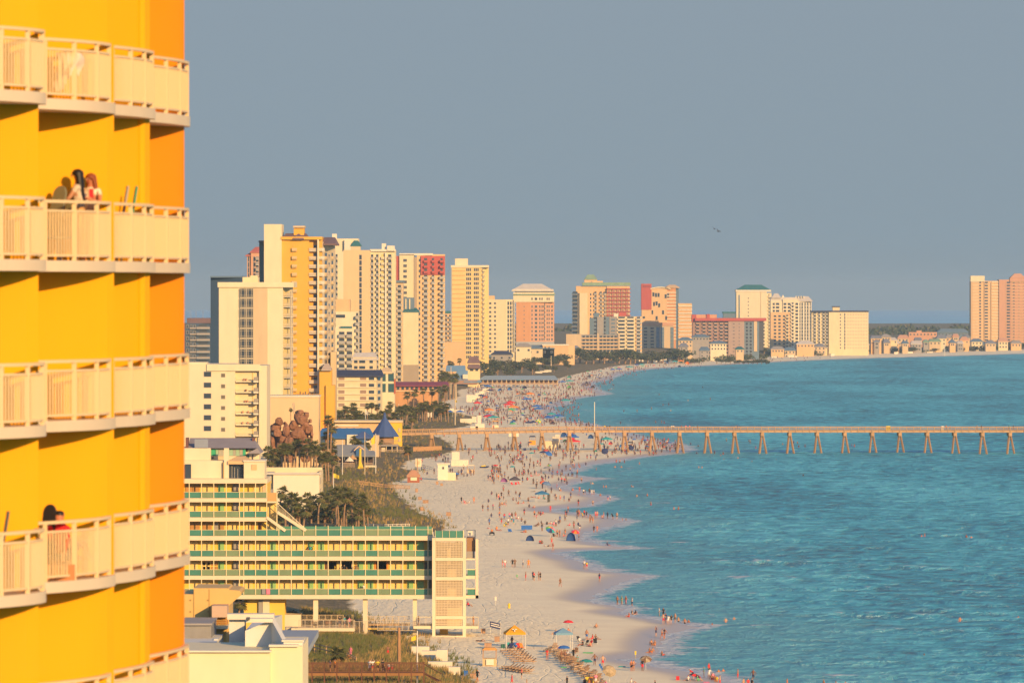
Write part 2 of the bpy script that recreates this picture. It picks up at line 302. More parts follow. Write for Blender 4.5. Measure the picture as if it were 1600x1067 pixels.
# ------------------------------------------------------------------ building kit
GLASS=mat('dark_glass',(.035,.05,.075),.25,0,spec=.6); DOORDK=mat('dark_paint_and_shade',(.07,.07,.08),.5,0); RAILG=mat('grey_rail',(.42,.40,.37),.7,0)  # DOORDK: near-black for dark parts; in openings it stands for shade
WHITE=mat('white_paint',(.80,.72,.58),.75,.04); CREAM=mat('cream_stucco',(.78,.65,.41),.85,.05); CREAM2=mat('pale_cream',(.80,.69,.48),.85,.05)
GOLD=mat('gold_stucco',(.80,.44,.06),.85,.04); TAN=mat('tan_stucco',(.66,.50,.32),.85,.06); PEACH=mat('peach_stucco',(.74,.49,.26),.85,.05)
SALMON=mat('salmon_stucco',(.66,.33,.16),.85,.06); SALM2=mat('pink_stucco',(.64,.35,.22),.85,.05); REDP=mat('coral_red',(.42,.085,.07),.8,.06); BROWNF=mat('brown_facade',(.30,.19,.16),.85,.08)
SAND2=mat('buff_stucco',(.72,.58,.38),.85,.05); TEALR=mat('teal_roof',(.03,.14,.16),.6,.1); NAVYR=mat('navy_roof',(.04,.045,.085),.6,.1); MAUVE=mat('mauve_tile_roof',(.17,.11,.12),.8,.12)
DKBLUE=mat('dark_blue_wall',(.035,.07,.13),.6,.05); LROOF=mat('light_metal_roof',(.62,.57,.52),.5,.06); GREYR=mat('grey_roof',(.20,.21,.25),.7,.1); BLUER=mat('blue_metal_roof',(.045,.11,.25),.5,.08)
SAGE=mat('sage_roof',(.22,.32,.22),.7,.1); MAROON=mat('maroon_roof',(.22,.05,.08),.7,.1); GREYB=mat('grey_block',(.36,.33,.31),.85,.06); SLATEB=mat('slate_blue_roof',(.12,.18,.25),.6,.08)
class Tower:
    def __init__(s,label,Y,pxc,name='tower_block',cat='building',group=None):
        s.Y=Y; X=wx(pxc,Y); s.g=ground(X,Y); s.E=thing(name,label,cat,(X,Y,s.g),group); s.n={}; s.cache={}
    def X(s,px,dy=0): return wx(px,s.Y+dy)
    def Z(s,py,dy=0): return wz(py,s.Y+dy)
    def P(s,p): return (s.X(*p),s.Y+p[1])
    def count(s,k): s.n[k]=s.n.get(k,0)+1; return s.n[k]
    # prism whose front runs through pts = [(px, depth offset)...], D metres deep
    def block(s,pts,top,m,D=18,bot=None,name='wall',label=None,over=0):
        fr=[s.P(p) for p in pts]; d0=min(p[1] for p in pts)
        x0=fr[0][0]; x1=fr[-1][0]; yb=max(max(p[1] for p in pts),d0+D)+s.Y
        poly=list(fr)
        if fr[-1][1]<yb-.1: poly.append((x1,yb))
        poly.append((x0,yb)) if abs(poly[-1][0]-x0)>.01 else None
        mb=MB(); z0=s.g-4 if bot is None else s.Z(bot,pts[0][1])
        mb.prism(poly,z0,s.Z(top,pts[0][1])+over); return mb.build(name,m,s.E,label)
    def hip(s,px0,px1,eave,ridge,m,dy=0,D=16,over=1.0,inset=.35,name='roof'):
        x0,x1=s.X(px0,dy)-over,s.X(px1,dy)+over; y0,y1=s.Y+dy-over,s.Y+dy+D+over; z0,z1=s.Z(eave,dy),s.Z(ridge,dy+D/2)
        w=(x1-x0)*inset; mb=MB(); ym=(y0+y1)/2; q=(y1-y0)*.2
        mb.add([(x0,y0,z0),(x1,y0,z0),(x1,y1,z0),(x0,y1,z0),(x0+w,ym-q,z1),(x1-w,ym-q,z1),(x1-w,ym+q,z1),(x0+w,ym+q,z1)],[(0,1,5,4),(1,2,6,5),(2,3,7,6),(3,0,4,7),(4,5,6,7),(3,2,1,0)])
        mb.box(x0,x1,y0,y1,z0-.5,z0-.002); return mb.build(name,m,s.E)
    def frame(s,a,b):
        A,B=Vector((*s.P(a),0)),Vector((*s.P(b),0)); d=(B-A); L=d.length; d.normalize(); n=Vector((d.y,-d.x,0)); return A,d,n,L
    def inst(s,key,maker,pos,name,mats,lim=290):
        if s.count(name)>lim:
            mb=s.cache.setdefault(('stuff',name,tuple(mats)),MB()); tmp=MB(); maker(tmp); b=len(mb.v); mb.v+=[(v[0]+pos.x,v[1]+pos.y,v[2]+pos.z) for v in tmp.v]; mb.f+=[tuple(b+i for i in f) for f in tmp.f]; mb.m+=tmp.m; return
        if key not in s.cache:
            mb=MB(); maker(mb); s.cache[key]=mb.mesh(name,list(mats))
        link(name,s.cache[key],s.E,pos-org(s.E))
    def finish(s):
        for k,mb in s.cache.items():
            if isinstance(k,tuple) and k[0]=='stuff': mb.build(k[1],list(k[2]),s.E,kind='stuff')
    def rows(s,y0,fp,n): return [y0+fp*i for i in range(n)]
    # window panes with a raised frame: cols = [(px centre, width px)]
    def wins(s,a,b,cols,ys,h,m=None,fm=None,name='window',skip=0):
        A,d,n,L=s.frame(a,b); span=b[0]-a[0]; m=m or GLASS; fm=fm or RAILG
        for (c,wd) in cols:
            u=(c-a[0])/span*L; wm=wd/span*L; dep=a[1]+(b[1]-a[1])*(c-a[0])/span
            hm=h*(s.Y+dep)/F; k=(round(wm,2),round(hm,2),round(d.x,3),m.name)
            def mk(mb,wm=wm,hm=hm):
                mb.mi=0; mb.ob(-d*(wm/2+.12)+Vector((0,0,-hm/2-.12))-n*.05,d*(wm+.24),-(-n*.12),Vector((0,0,hm+.24)))
                mb.mi=1; mb.ob(-d*wm/2+Vector((0,0,-hm/2))+n*.0,d*wm,n*.12,Vector((0,0,hm)))
            for i,y in enumerate(ys):
                if skip and rnd.random()<skip: continue
                s.inst(k,mk,A+d*u+Vector((0,0,s.Z(y,dep))),name,(fm,m))
    # balconies: slab, railing and dark door: cols=[(px centre,width px)], ys = slab rows
    def bals(s,a,b,cols,ys,fp,slab=None,rail=None,door=None,out=1.3,dw=.6,name='balcony'):
        A,d,n,L=s.frame(a,b); span=b[0]-a[0]; slab=slab or WHITE; rail=rail or RAILG; door=door or GLASS
        for (c,wd) in cols:
            u=(c-a[0])/span*L; wm=wd/span*L; dep=a[1]+(b[1]-a[1])*(c-a[0])/span; fm=fp*(s.Y+dep)/F; zv=Vector((0,0,1))
            k=('b',round(wm,2),round(fm,2),round(d.x,3),slab.name,rail.name,door.name,out,dw)
            def mk(mb,wm=wm,fm=fm):
                mb.mi=0; mb.ob(-d*wm/2-n*.2-zv*.25,d*wm,n*(out+.2),zv*.25)
                mb.mi=1; mb.ob(-d*wm/2+n*(out-.08)+zv*.1,d*wm,n*.07,zv*.9); mb.ob(-d*(wm/2)+n*.05+zv*.1,d*.06,n*(out-.15),zv*.9); mb.ob(d*(wm/2-.06)+n*.05+zv*.1,d*.06,n*(out-.15),zv*.9)
                if dw>0: mb.mi=2; mb.ob(-d*wm*dw/2+n*(-.1)+zv*.05,d*wm*dw,n*.16,zv*min(2.2,fm-.5))
            for y in ys: s.inst(k,mk,A+d*u+Vector((0,0,s.Z(y,dep))),name,(slab,rail,door))
    def bands(s,a,b,pa,pb,ys,th,m,out=.35,name='floor_band'):
        A,d,n,L=s.frame(a,b); span=b[0]-a[0]; u=(pa-a[0])/span*L; wm=(pb-pa)/span*L; dep=a[1]; hm=th*(s.Y+dep)/F
        def mk(mb): mb.ob(-n*.2,d*wm,n*(out+.2),Vector((0,0,hm)))
        k=('s',round(wm,2),round(hm,2),m.name,out)
        for y in ys: s.inst(k,mk,A+d*u+Vector((0,0,s.Z(y,dep))),name,(m,))
    def bx(s,px0,px1,py0,py1,dy,D,m,name,label=None):
        mb=MB(); mb.box(s.X(px0,dy),s.X(px1,dy),s.Y+dy,s.Y+dy+D,s.Z(py1,dy),s.Z(py0,dy)); return mb.build(name,m,s.E,label)
def cw(lo,hi,n,wd): return [(lo+(hi-lo)*i/(n-1 if n>1 else 1),wd) for i in range(n)]
# ---- dark blue hotel far left, its shadow put into the colours
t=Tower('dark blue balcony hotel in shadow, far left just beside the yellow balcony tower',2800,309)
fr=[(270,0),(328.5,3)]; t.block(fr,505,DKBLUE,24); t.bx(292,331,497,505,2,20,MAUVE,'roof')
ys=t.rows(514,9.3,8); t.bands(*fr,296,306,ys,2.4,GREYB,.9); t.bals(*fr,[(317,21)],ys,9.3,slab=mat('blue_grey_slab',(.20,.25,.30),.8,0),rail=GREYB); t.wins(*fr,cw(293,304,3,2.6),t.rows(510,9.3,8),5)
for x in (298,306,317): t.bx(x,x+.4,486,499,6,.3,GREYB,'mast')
t.finish()
# ---- slab tower; the shade on it is put into navy walls
t=Tower('plain windowless tower shaded navy blue rising behind the tall cream hotel',1850,365)
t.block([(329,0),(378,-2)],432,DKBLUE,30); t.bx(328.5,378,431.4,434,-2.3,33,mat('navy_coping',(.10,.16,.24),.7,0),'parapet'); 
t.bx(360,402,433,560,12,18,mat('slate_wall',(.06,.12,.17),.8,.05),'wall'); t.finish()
# ---- pink roofed tower
t=Tower('slim peach tower with stepped pink tiled roof peeking out behind the navy tower',2650,400)
PR=mat('pink_tile',(.42,.12,.10),.8,.1)
t.block([(386,0),(413,0)],398,SALM2,16); t.block([(392,-1),(415,-1)],393,SALM2,16); t.hip(385.5,414,399,394,PR,0,14,.6,.25); t.hip(392,416,393.5,386,PR,-1,14,.4,.3)
ys=t.rows(405,8.6,14); t.wins((386,0),(413,0),[(388.5,1.6)],ys,7.4); t.wins((392,-1),(415,-1),[(397,1.8),(402,4.4),(407,1.8)],ys,7.4); t.bals((392,-1),(415,-1),[(402,5)],ys,8.6,rail=GREYB,dw=0); t.finish()
# ---- tall cream hotel
t=Tower('tall cream hotel with a lattice-glazed stair strip and a tan strip down its front',1690,395)
fr=[(342,0),(442,0)]; t.block(fr,447,CREAM2,24); t.block([(441.5,1.5),(455.5,9)],447,CREAM,20,name='balcony_wing')
t.bx(340,459,441,449,-.5,26,CREAM2,'parapet'); t.bx(379,403,433,441,8,10,CREAM,'penthouse'); t.bx(391,402,430.5,433,8,6,CREAM,'penthouse')
t.bx(396,418,450,620,-.22,1,TAN,'tan_panel')
LAT=mat('lattice_bar',(.50,.44,.34),.8,0)
for i in range(12):
    y0=451+i*15.75; mb=MB(); mb.box(t.X(375),t.X(395.6),t.Y-.35,t.Y+.5,t.Z(y0+13.4),t.Z(y0)); mb.mi=1
    for x in (375,384.4,385.6,395.6): mb.box(t.X(x)-.08,t.X(x)+.08,t.Y-.55,t.Y-.352,t.Z(y0+13.4),t.Z(y0))
    for x in (377.3,382.3,388,393.2): mb.box(t.X(x)-.05,t.X(x)+.05,t.Y-.5,t.Y-.352,t.Z(y0+13.4),t.Z(y0))
    for q in (0,2.6,10.6,13.2): mb.box(t.X(375),t.X(395.6),t.Y-.53,t.Y-.354,t.Z(y0+q+.25),t.Z(y0+q-.25))
    mb.build('stair_window',[GLASS,LAT],t.E)
    t.bx(374.6,396,y0+13.6,y0+15.6,-.3,1,LAT,'spandrel')
ys=t.rows(463,15.75,12); t.bals((441.5,1.5),(455.5,9),[(447,9.5)],ys,15.75,slab=WHITE,rail=mat('cream_rail',(.66,.54,.34),.8,0),door=mat('painted_lit_recess',(.74,.60,.28),.8,0),dw=1.0)  # bright yellow door colour stands for sunlight inside the recess
t.bx(453,454.2,455,620,4,.5,GREYB,'pipe'); t.bx(456,457,455,620,7,.5,GREYB,'pipe'); t.finish()
# ---- white hotel near left
t=Tower('low white hotel with one column of dark openings and one of small square windows',1560,350)
fr=[(283,0),(367.5,0)]; t.block(fr,569,CREAM2,22); t.block([(367.4,1.2),(405,1.2)],571,CREAM,20,name='balcony_wing'); t.block([(404.8,0),(417,0)],571,CREAM2,22,name='end_wall')
t.bx(323,406,569,579.5,-.4,3,CREAM2,'parapet'); t.bx(294,323,566,571,2,8,CREAM2,'penthouse')
LITY=mat('painted_lit_yellow',(.80,.62,.25),.85,.04)  # yellow with the sunlight of the recesses put into the colour
t.wins(*fr,[(324.3,10.8)],t.rows(584.5,16.95,6),7.2); t.wins(*fr,[(348.7,5.4)],t.rows(586.3,16.95,6),5,m=mat('brown_screen',(.16,.13,.09),.8,0))
for i in range(6):
    y=596+i*16.9; t.bx(368,403,y-.9,y+1,-.3,1.4,CREAM2,'balcony_slab'); t.bx(368,403,y-5.5,y-5.2,-.25,.1,mat('pale_rail',(.72,.62,.42),.8,0),'rail'); t.bx(368,368.3,y-5,y-1,-.25,.1,WHITE,'rail')
    t.bx(396,403.5,y-1,y+1.4,-1.5,3,WHITE,'side_balcony'); t.bx(396.2,403.4,y-7,y-1.4,-1.5,.1,mat('grey_balusters',(.36,.31,.26),.8,0),'balusters'); t.bx(394.5,396,y-14,y-1,1.02,.2,LITY,'recess_panel')
    if i<5:
        for q in range(2): x=rnd.uniform(378,386)+q*5; t.bx(x,x+1.8,y-4.6,y-1.6,.5,.5,mat('pink_chair',(.55,.25,.15),.8,0),'deck_chair')
t.bx(403,404.2,683,700,-2,.3,WHITE,'post'); t.finish()
# ---- gold tower
t=Tower('tallest gold tower with a windowless white end slab and stacked corner balconies',2046,470)
t.block([(412.5,0),(440,0)],350.5,CREAM2,20,name='white_slab'); t.block([(440,1),(483,1)],374,GOLD,22); t.block([(482.6,2.5),(498,2.5)],371,GOLD,20,name='balcony_bay')
t.block([(497.8,1),(503.5,4)],371,GOLD,18,name='corner'); t.block([(503.3,5),(524,42)],378,SAND2,30,name='side_wall')
t.bx(495.8,498.4,373,700,-.2,1.6,CREAM2,'white_pier')
t.bx(439,503,370,374.5,-.3,24,GOLD,'parapet'); t.hip(440,482,373.8,365,MAUVE,2,20,.3,.15); t.hip(458,474,372.5,365.5,MAUVE,-.4,10,.2,.45); t.hip(503,524,381,371,MAUVE,8,30,.5,.2); t.bx(459,475,356,372,6,10,GOLD,'penthouse'); t.bx(458,476,353,356,5,12,TAN,'penthouse')
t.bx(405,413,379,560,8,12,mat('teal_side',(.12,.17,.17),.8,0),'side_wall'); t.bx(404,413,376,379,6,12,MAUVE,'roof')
ys=t.rows(392,12.87,25)
t.bals((440,1),(483,1),[(460,8)],ys,12.87,slab=mat('gold_slab',(.76,.52,.20),.8,0),rail=mat('gold_rail',(.70,.50,.26),.8,0),door=GOLD,out=.9,dw=.7)
t.bals((482.6,2.5),(498,2.5),[(490,14)],ys,12.87,slab=WHITE,rail=mat('pale_balusters',(.62,.50,.36),.8,0),out=1.8,dw=0)
t.wins((482.6,2.5),(498,2.5),[(493,5.5)],[y-5 for y in ys],7,name='balcony_door')
t.bals((497.8,1),(503.5,4),[(500.7,5)],ys,12.87,slab=WHITE,rail=WHITE,out=1,dw=0)
a,b=(503.3,5),(524,42)
t.bals(a,b,[(509,4.5),(519,3)],ys[1:],12.87,slab=SAND2,rail=TAN,out=.8,dw=.8); t.wins(a,b,[(513.8,1.5)],[y-4 for y in ys[1:]],6)
t.block([(499,-3),(518,-3)],577,GOLD,10,name='podium'); t.block([(509,-4),(523,-4)],602,GOLD,10,name='podium'); t.bx(516.5,525,550,700,20,10,TAN,'wall'); t.hip(504,516,577,568,mat('pale_cupola_roof',(.5,.4,.33),.8,.05),-4,9,.4,.3)
for i in range(7): x=468+i*4+rnd.random()*2; t.bx(x,x+1.6,611+rnd.random()*3,616,-8,.6,DOORDK,'rooftop_unit')
t.block([(448,-9),(500,-9)],616,GOLD,8,name='podium'); t.finish()
# ---- cream twin towers right of gold
t=Tower('white tower with a green pyramid roof and left balcony column behind the gold tower',3050,540)
t.block([(516,0),(560,0)],373,CREAM2,20); t.bx(519,526,365.5,373,3,8,WHITE,'penthouse'); t.bx(538,548,375.5,391,-2,10,WHITE,'penthouse'); t.bx(548,563,383,391,-2,10,SAND2,'penthouse'); t.hip(548.5,563.5,383.5,373,TEALR,-2,10,.3,.45)
t.wins((516,0),(560,0),[(526,2.6)],t.rows(400,8.7,18),5); t.bals((516,0),(560,0),[(526,3)],t.rows(404,8.7,18),8.7,dw=0); t.finish()
t=Tower('broad cream tower with a single dark window line and balcony columns on its right',2960,577)
t.block([(536.5,0),(579,0)],391,mat('honey_stucco',(.76,.55,.31),.85,.04),20); t.block([(578.8,1),(618,1.5)],391,CREAM,20,name='balcony_wing'); t.bx(578,618,389.5,393,0,3,WHITE,'parapet')
t.bx(596.5,603,380.5,391,2,8,WHITE,'penthouse'); t.bx(605,616.5,384,392,-.5,8,WHITE,'penthouse')
t.wins((536.5,0),(579,0),[(563.3,3.4)],t.rows(402,8.7,22),7); ys=t.rows(404.5,8.7,24)
a,b=(578.8,1),(618,1.5); t.bals(a,b,[(581.5,4.5),(589.5,4.5),(609,6.5)],ys,8.7,rail=RAILG,dw=.8); t.bals(a,b,[(598,5)],ys,8.7,rail=CREAM,door=LITY,dw=.9); t.bx(601.5,604,395,620,-.2,1,WHITE,'pier_strip'); t.finish()
t=Tower('narrow tower with a small grey cap squeezed between the cream tower and the red-topped tower',3020,624)
t.block([(617,0),(630,0)],440,TAN,16); t.bx(618,631,438,441.5,-1,14,SLATEB,'roof'); t.bals((617,0),(630,0),[(624,8)],t.rows(452,8.6,18),8.6,dw=.6); t.finish()
# ---- white/dark mid block at 525-560
t=Tower('stepped white building with dark glazed balconies in front of the broad cream tower',2500,543)
t.block([(524.5,0),(546.5,0)],467.5,PEACH,16,name='upper_wall'); t.block([(524.5,-2),(560,-2)],487,CREAM2,18); t.block([(524,-3),(556,-3)],513,CREAM2,8,name='balcony_wing')
t.wins((524.5,-2),(560,-2),[(532,14)],[494],4.5); t.wins((524,-3),(556,-3),[(534,8),(546,8)],t.rows(522,10.3,6),7); t.bals((524,-3),(556,-3),[(534,10),(546,9)],t.rows(526,10.3,6),10.3,dw=0)
t.bals((524.5,-2),(560,-2),[(558,5)],t.rows(497,10.3,8),10.3,out=2); t.wins((524,-3),(556,-3),[(541,18)],[511.5],3,m=TEALR); t.finish()
t=Tower('small house with a pale hipped metal roof in front of the cream towers',2440,570,name='beach_house')
t.block([(551,0),(588,0)],558,SAND2,14); t.hip(550,589,561,551,LROOF,0,14,.4,.12); t.wins((551,0),(588,0),[(556,5),(566,9),(580,5)],[565,574],4); t.finish()
# ---- red topped tower
t=Tower('tall tower with coral red upper right storeys and many small balconies',3130,655)
t.block([(624,0),(647,0)],398,CREAM,18); t.block([(646.9,-.3),(651.5,-.3)],402,mat('brown_strip',(.38,.29,.20),.8,0),3,name='recess_strip'); t.block([(651.4,0),(695,2)],397.5,PEACH,20,name='balcony_wing'); t.bx(618.5,625,400,445,1,10,REDP,'red_side'); t.bx(624,676,396,399,0,18,WHITE,'parapet')
t.block([(657.5,-.5),(695,1.3)],400,REDP,6,bot=429.5,name='red_storeys')
t.wins((624,0),(647,0),[(631.5,2.2),(634.3,2.2)],t.rows(407,8.4,8),4); ys=t.rows(409.8,8.38,25)
a,b=(657.5,-.52),(695,1.28); t.bals(a,b,[(665,7),(676.5,5)],ys[:3],8.38,slab=REDP,rail=REDP,dw=.7); t.bals(a,b,[(690,7)],ys[:3],8.38,slab=REDP,rail=REDP,out=2,dw=.5)
a,b=(651.4,0),(695,2); t.bals(a,b,[(665,8),(676.5,5.5)],ys[3:],8.38,dw=.65); t.bals(a,b,[(690,8)],ys[3:],8.38,out=2.2,dw=.45); t.wins(a,b,[(655.5,2.2)],[y-3 for y in ys],4); t.finish()
# ---- blue-tile slim slab
t=Tower('slim cream slab with a notched teal tile crown in front of the red-topped tower',2880,642)
t.block([(630,0),(653.5,0)],486,CREAM,14); t.block([(630,-.4),(653.5,-.4)],570,mat('grey_brown_base',(.34,.27,.2),.85,.05),4,name='base_wall')
t.hip(629.5,654.5,486.5,481,TEALR,0,12,.3,.2); t.bx(630.5,647,465,483,2,8,SLATEB,'crown')
for x in (634,640): t.bx(x-.8,x+1,467,483,1.6,.5,CREAM,'crown_fin')
t.finish()
t=Tower('low dark-roofed cream motel of four storeys with brown balcony bays',2380,568)
t.block([(525,0),(588,0)],586,CREAM,16); t.block([(587.8,.3),(597.5,14)],586,CREAM,8,name='side_wall'); t.hip(524,597,587,578,NAVYR,-.5,18,.4,.04)
ys=[591.5,602,612.5,622.5,633]
t.wins((525,0),(588,0),[(533.5,9),(567.5,9)],ys,5.4,m=mat('brown_bay',(.30,.2,.14),.8,0)); t.wins((525,0),(588,0),[(580.5,8)],ys,5); t.wins((587.8,.3),(597.5,14),[(592,4)],ys,5); t.bands((525,0),(588,0),525,588,[y+3.8 for y in ys],1.6,CREAM2,.5); t.finish()
t=Tower('modern block framed in cream with tall teal glass panes beside the dark-roofed motel',2450,606)
t.block([(596.5,0),(616.5,0)],581,CREAM2,14); t.wins((596.5,0),(616.5,0),[(599.8,5.5),(611,8.5)],[589,606],13,m=mat('teal_glass',(.03,.09,.11),.3,0)); t.hip(594,612,582,574,TAN,0,14,.3,.3); t.bx(616,617.5,592,615,-.4,10,mat('red_strip',(.5,.12,.06),.8,0),'red_trim'); t.finish()
t=Tower('low terracotta shop row under a long maroon roof behind the palms',2560,653,name='shop_row')
t.block([(616,0),(684,0)],602,mat('terracotta',(.62,.32,.14),.85,.08),14); t.hip(614,700,602,596.5,MAROON,-1,16,.3,.02); t.wins((616,0),(684,0),cw(622,680,9,4),[606.5],4.5); t.bands((616,0),(684,0),616,684,[611.5],1,CREAM,.5)
t.wins((616,0),(684,0),[(645.5,2.6),(655,2.6)],[606.5],6,m=REDP,name='red_door'); t.finish()
# ---- behind between
t=Tower('pale block with a teal roof rim seen in the gap left of the yellow tower',3900,700)
t.block([(692,0),(707,0)],490,PEACH,14); t.bx(692,706,486,490,0,12,TEALR,'roof'); t.bals((692,0),(707,0),[(697,5),(703,4)],t.rows(497,7,7),7); t.finish()
t=Tower('plain peach low annex at the foot of the yellow tower',3500,711,name='annex_block')
t.block([(694,0),(727,0)],534.5,PEACH,16); t.finish()
# ---- yellow tower
t=Tower('square yellow tower with two columns of triple windows and a white rooftop box',3630,735)
YT=mat('yellow_tower_stucco',(.80,.58,.24),.85,.04)
t.block([(705.5,0),(751,0)],417,YT,20); t.block([(750.8,.2),(763.5,5)],417,YT,18,name='side_wall'); t.bx(704.5,764,414.5,418,-.5,20,CREAM2,'parapet'); t.bx(711,731,404,415,3,10,CREAM2,'penthouse')
ys=t.rows(421.5,7.17,20); fr=((705.5,0),(751,0)); t.wins(*fr,cw(729.5,735,3,1.7)+cw(741.5,747,3,1.7),ys,4.2)
t.bands(*fr,707,727,[y+2.2 for y in ys],1.2,mat('yellow_band',(.72,.42,.16),.8,0),.25); t.bals((750.8,.2),(763.5,5),[(754.5,5)],[y+2 for y in ys],7.17,rail=YT,door=GREYB); t.bx(704.6,706.5,420,570,-.6,3,RAILG,'side_balconies'); t.finish()
t=Tower('cream hotel with two window columns stepping down right of the yellow tower',3870,785)
t.block([(763,0),(790.5,0)],468,CREAM,18); t.block([(790.3,.3),(804,7)],468,CREAM,16,name='side_wall'); t.bx(763,773,462,468,2,8,PEACH,'penthouse')
ys=t.rows(474,6.8,12); t.wins((763,0),(790.5,0),[(766,3),(773.5,2.6)],ys,2.6); t.wins((763,0),(790.5,0),[(794.2-5.5,1)],ys[:0],3); t.wins((790.3,.3),(804,7),[(794,2.3),(798,2.3)],ys,5); t.bals((790.3,.3),(804,7),[(801.8,3)],ys,6.8,dw=.5); t.bx(763,802,554,558,-3,8,SLATEB,'canopy_roof'); t.finish()
# ---- salmon tower
t=Tower('salmon tower with a white crown storey and a big white hipped roof',4140,833)
t.block([(806.5,0),(829,0)],471,SALMON,18); t.block([(828.8,.4),(866,3)],471,SALM2,18,name='window_wing'); t.block([(802,-.5),(866,-.3)],457,CREAM2,20,bot=472,name='crown_storey'); t.hip(800,864,453.5,443.5,LROOF,-1,20,.5,.28); t.bx(800.5,865,452,455.5,-1.2,21,WHITE,'eave'); t.hip(803,867,460,455.8,SAGE,-1.2,20,.3,.04)
t.block([(806.5,-.6),(866,-.6)],534,mat('blue_grey_base',(.42,.44,.46),.8,.04),6,name='base_wall')
ys=t.rows(479,6.4,9); a=((828.8,.4),(866,3)); t.wins(*a,[(831.3,1.5),(837.5,3.4),(843.5,1.6),(847,1.6),(855,1.4),(858,1.4),(862.5,2)],ys,3.4); t.wins((806.5,0),(829,0),[(819,1)],ys,1.4); t.wins((828.8,-.45),(866,-.3),[(831.3,1.5),(837.5,3.4),(843.5,1.6),(847,1.6),(855,1.4),(858,1.4)],[467],3.4); t.bals(*a,[(851,1.6)],ys,6.4,dw=.9); t.finish()
for (p0,p1,y0,y1,m,rf,Y,lab) in [(814,866,544,560,SAND2,SLATEB,4000,'low beach shop with a grey roof below the salmon tower'),(806,830,541,556,CREAM2,GREYB,3950,'white gabled beach house left below the salmon tower'),(768,800,553,560,GREYB,NAVYR,3800,'low flat beach pavilion below the cream hotel'),
    (885,907,545,560,PEACH,GREYR,4100,'small peach house beside the blank peach hall')]:
    t=Tower(lab,Y,(p0+p1)/2,name='beach_house'); t.block([(p0,0),(p1,0)],y0,m,12); t.hip(p0,p1,y0,y0-5,rf,0,12,.5,.25); t.wins((p0,0),(p1,0),cw(p0+4,p1-4,max(2,int((p1-p0)/9)),3),[y0+6],3); t.finish()
t=Tower('blank peach hall with a flat white roof edge near the beach',4000,876,name='beach_hall')
t.block([(848,0),(888,0)],539,PEACH,16); t.block([(887.8,.3),(898,5)],540,PEACH,10,name='side_wall'); t.bx(847,888.5,537.8,540,-.3,16,WHITE,'parapet'); t.wins((848,0),(888,0),[(852,2.6),(858,2.6)],[543.5],2.6); t.finish()
# ---- L tower with red grid
t=Tower('stepped peach tower with a red balcony grid and a sage green cupola',4560,940)
t.block([(894.5,3),(903,1)],457,SLATEB,16,name='balcony_side'); t.block([(902.8,0),(918,0)],458,CREAM,18); t.block([(917.8,1.5),(948,1.5)],458,PEACH,16,name='window_wing'); t.block([(948,2),(984,2)],447,PEACH,16,name='grid_wing'); t.block([(900,3),(950,3)],447,PEACH,14,name='upper_wall')
t.bx(910,985,441.5,446.5,1,18,SAGE,'roof'); t.bx(913,933,436,442,4,10,PEACH,'penthouse'); t.hip(914,932,436,429,SAGE,4,10,.4,.25); t.bx(925,942,439,442,3,10,PEACH,'penthouse')
ys=t.rows(460,6.25,13); t.bals((894.5,3),(903,1),[(898.5,8)],ys,6.25,slab=WHITE,rail=SLATEB,dw=.9); t.bx(903.4,905.6,458,560,-.25,1,DOORDK,'dark_strip'); t.wins((917.8,1.5),(948,1.5),[(923,1.6)],ys,3.2); t.bals((917.8,1.5),(948,1.5),[(930.5,5),(939,4.5),(945,4)],ys,6.25)
ys=t.rows(452,5.9,8); fr=((948,2),(984,2)); t.bands(*fr,948,985.5,ys,1.3,REDP,1.6,name='red_slab'); t.wins(*fr,cw(952,980,5,3.4),[y+3.2 for y in ys],2.6,m=BROWNF)
for x in (948.8,957,964,971,978): t.bx(x,x+.7,450,495,.4,.5,REDP,'red_post')
t.finish()
t=Tower('slate and beige tower block standing in front of the red-grid tower',4500,950)
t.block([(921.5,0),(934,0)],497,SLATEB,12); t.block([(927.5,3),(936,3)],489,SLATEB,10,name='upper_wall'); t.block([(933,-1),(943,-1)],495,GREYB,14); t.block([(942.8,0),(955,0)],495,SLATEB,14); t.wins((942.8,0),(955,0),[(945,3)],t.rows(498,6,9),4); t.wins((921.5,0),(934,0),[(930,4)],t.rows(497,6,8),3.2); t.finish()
t=Tower('long low grey parking block of dark galleries before the slate tower',4250,932,name='parking_block')
t.block([(884.5,-.5),(908,-.5)],522,TAN,16,name='end_wall'); t.block([(907.5,0),(966,0)],523,GREYB,16); ys=t.rows(526,5.5,7)
t.bands((907.5,0),(966,0),908,966,[y+3.4 for y in ys],1.7,PEACH,.6); t.wins((907.5,0),(966,0),cw(912,930,4,4)+cw(939,962,5,4),ys,3)
for x in (933,966): t.bx(x,x+2.5,521,562,-.9,1,TAN,'pier')
t.finish()
t=Tower('mid-rise pale block of close horizontal balconies in front of the coral tower',4330,982)
t.block([(952,1),(964.5,0)],495,GREYB,14,name='side_wall'); t.block([(964,0),(992,0)],494.5,CREAM,16); t.block([(991.8,.5),(1003,3)],494.5,PEACH,14,name='side_wall'); t.bx(959,966,490,495,2,6,WHITE,'penthouse'); t.bx(967,978,488,494,6,6,REDP,'penthouse')
ys=t.rows(499.5,5.75,11); t.bals((964,0),(992,0),[(971,12),(985,12)],ys,5.75,rail=CREAM2,dw=.85,out=1); t.bals((991.8,.5),(1003,3),[(997.5,9)],ys,5.75,dw=.6); t.wins((952,1),(964.5,0),[(958,6)],ys,2.4,m=SLATEB); t.finish()
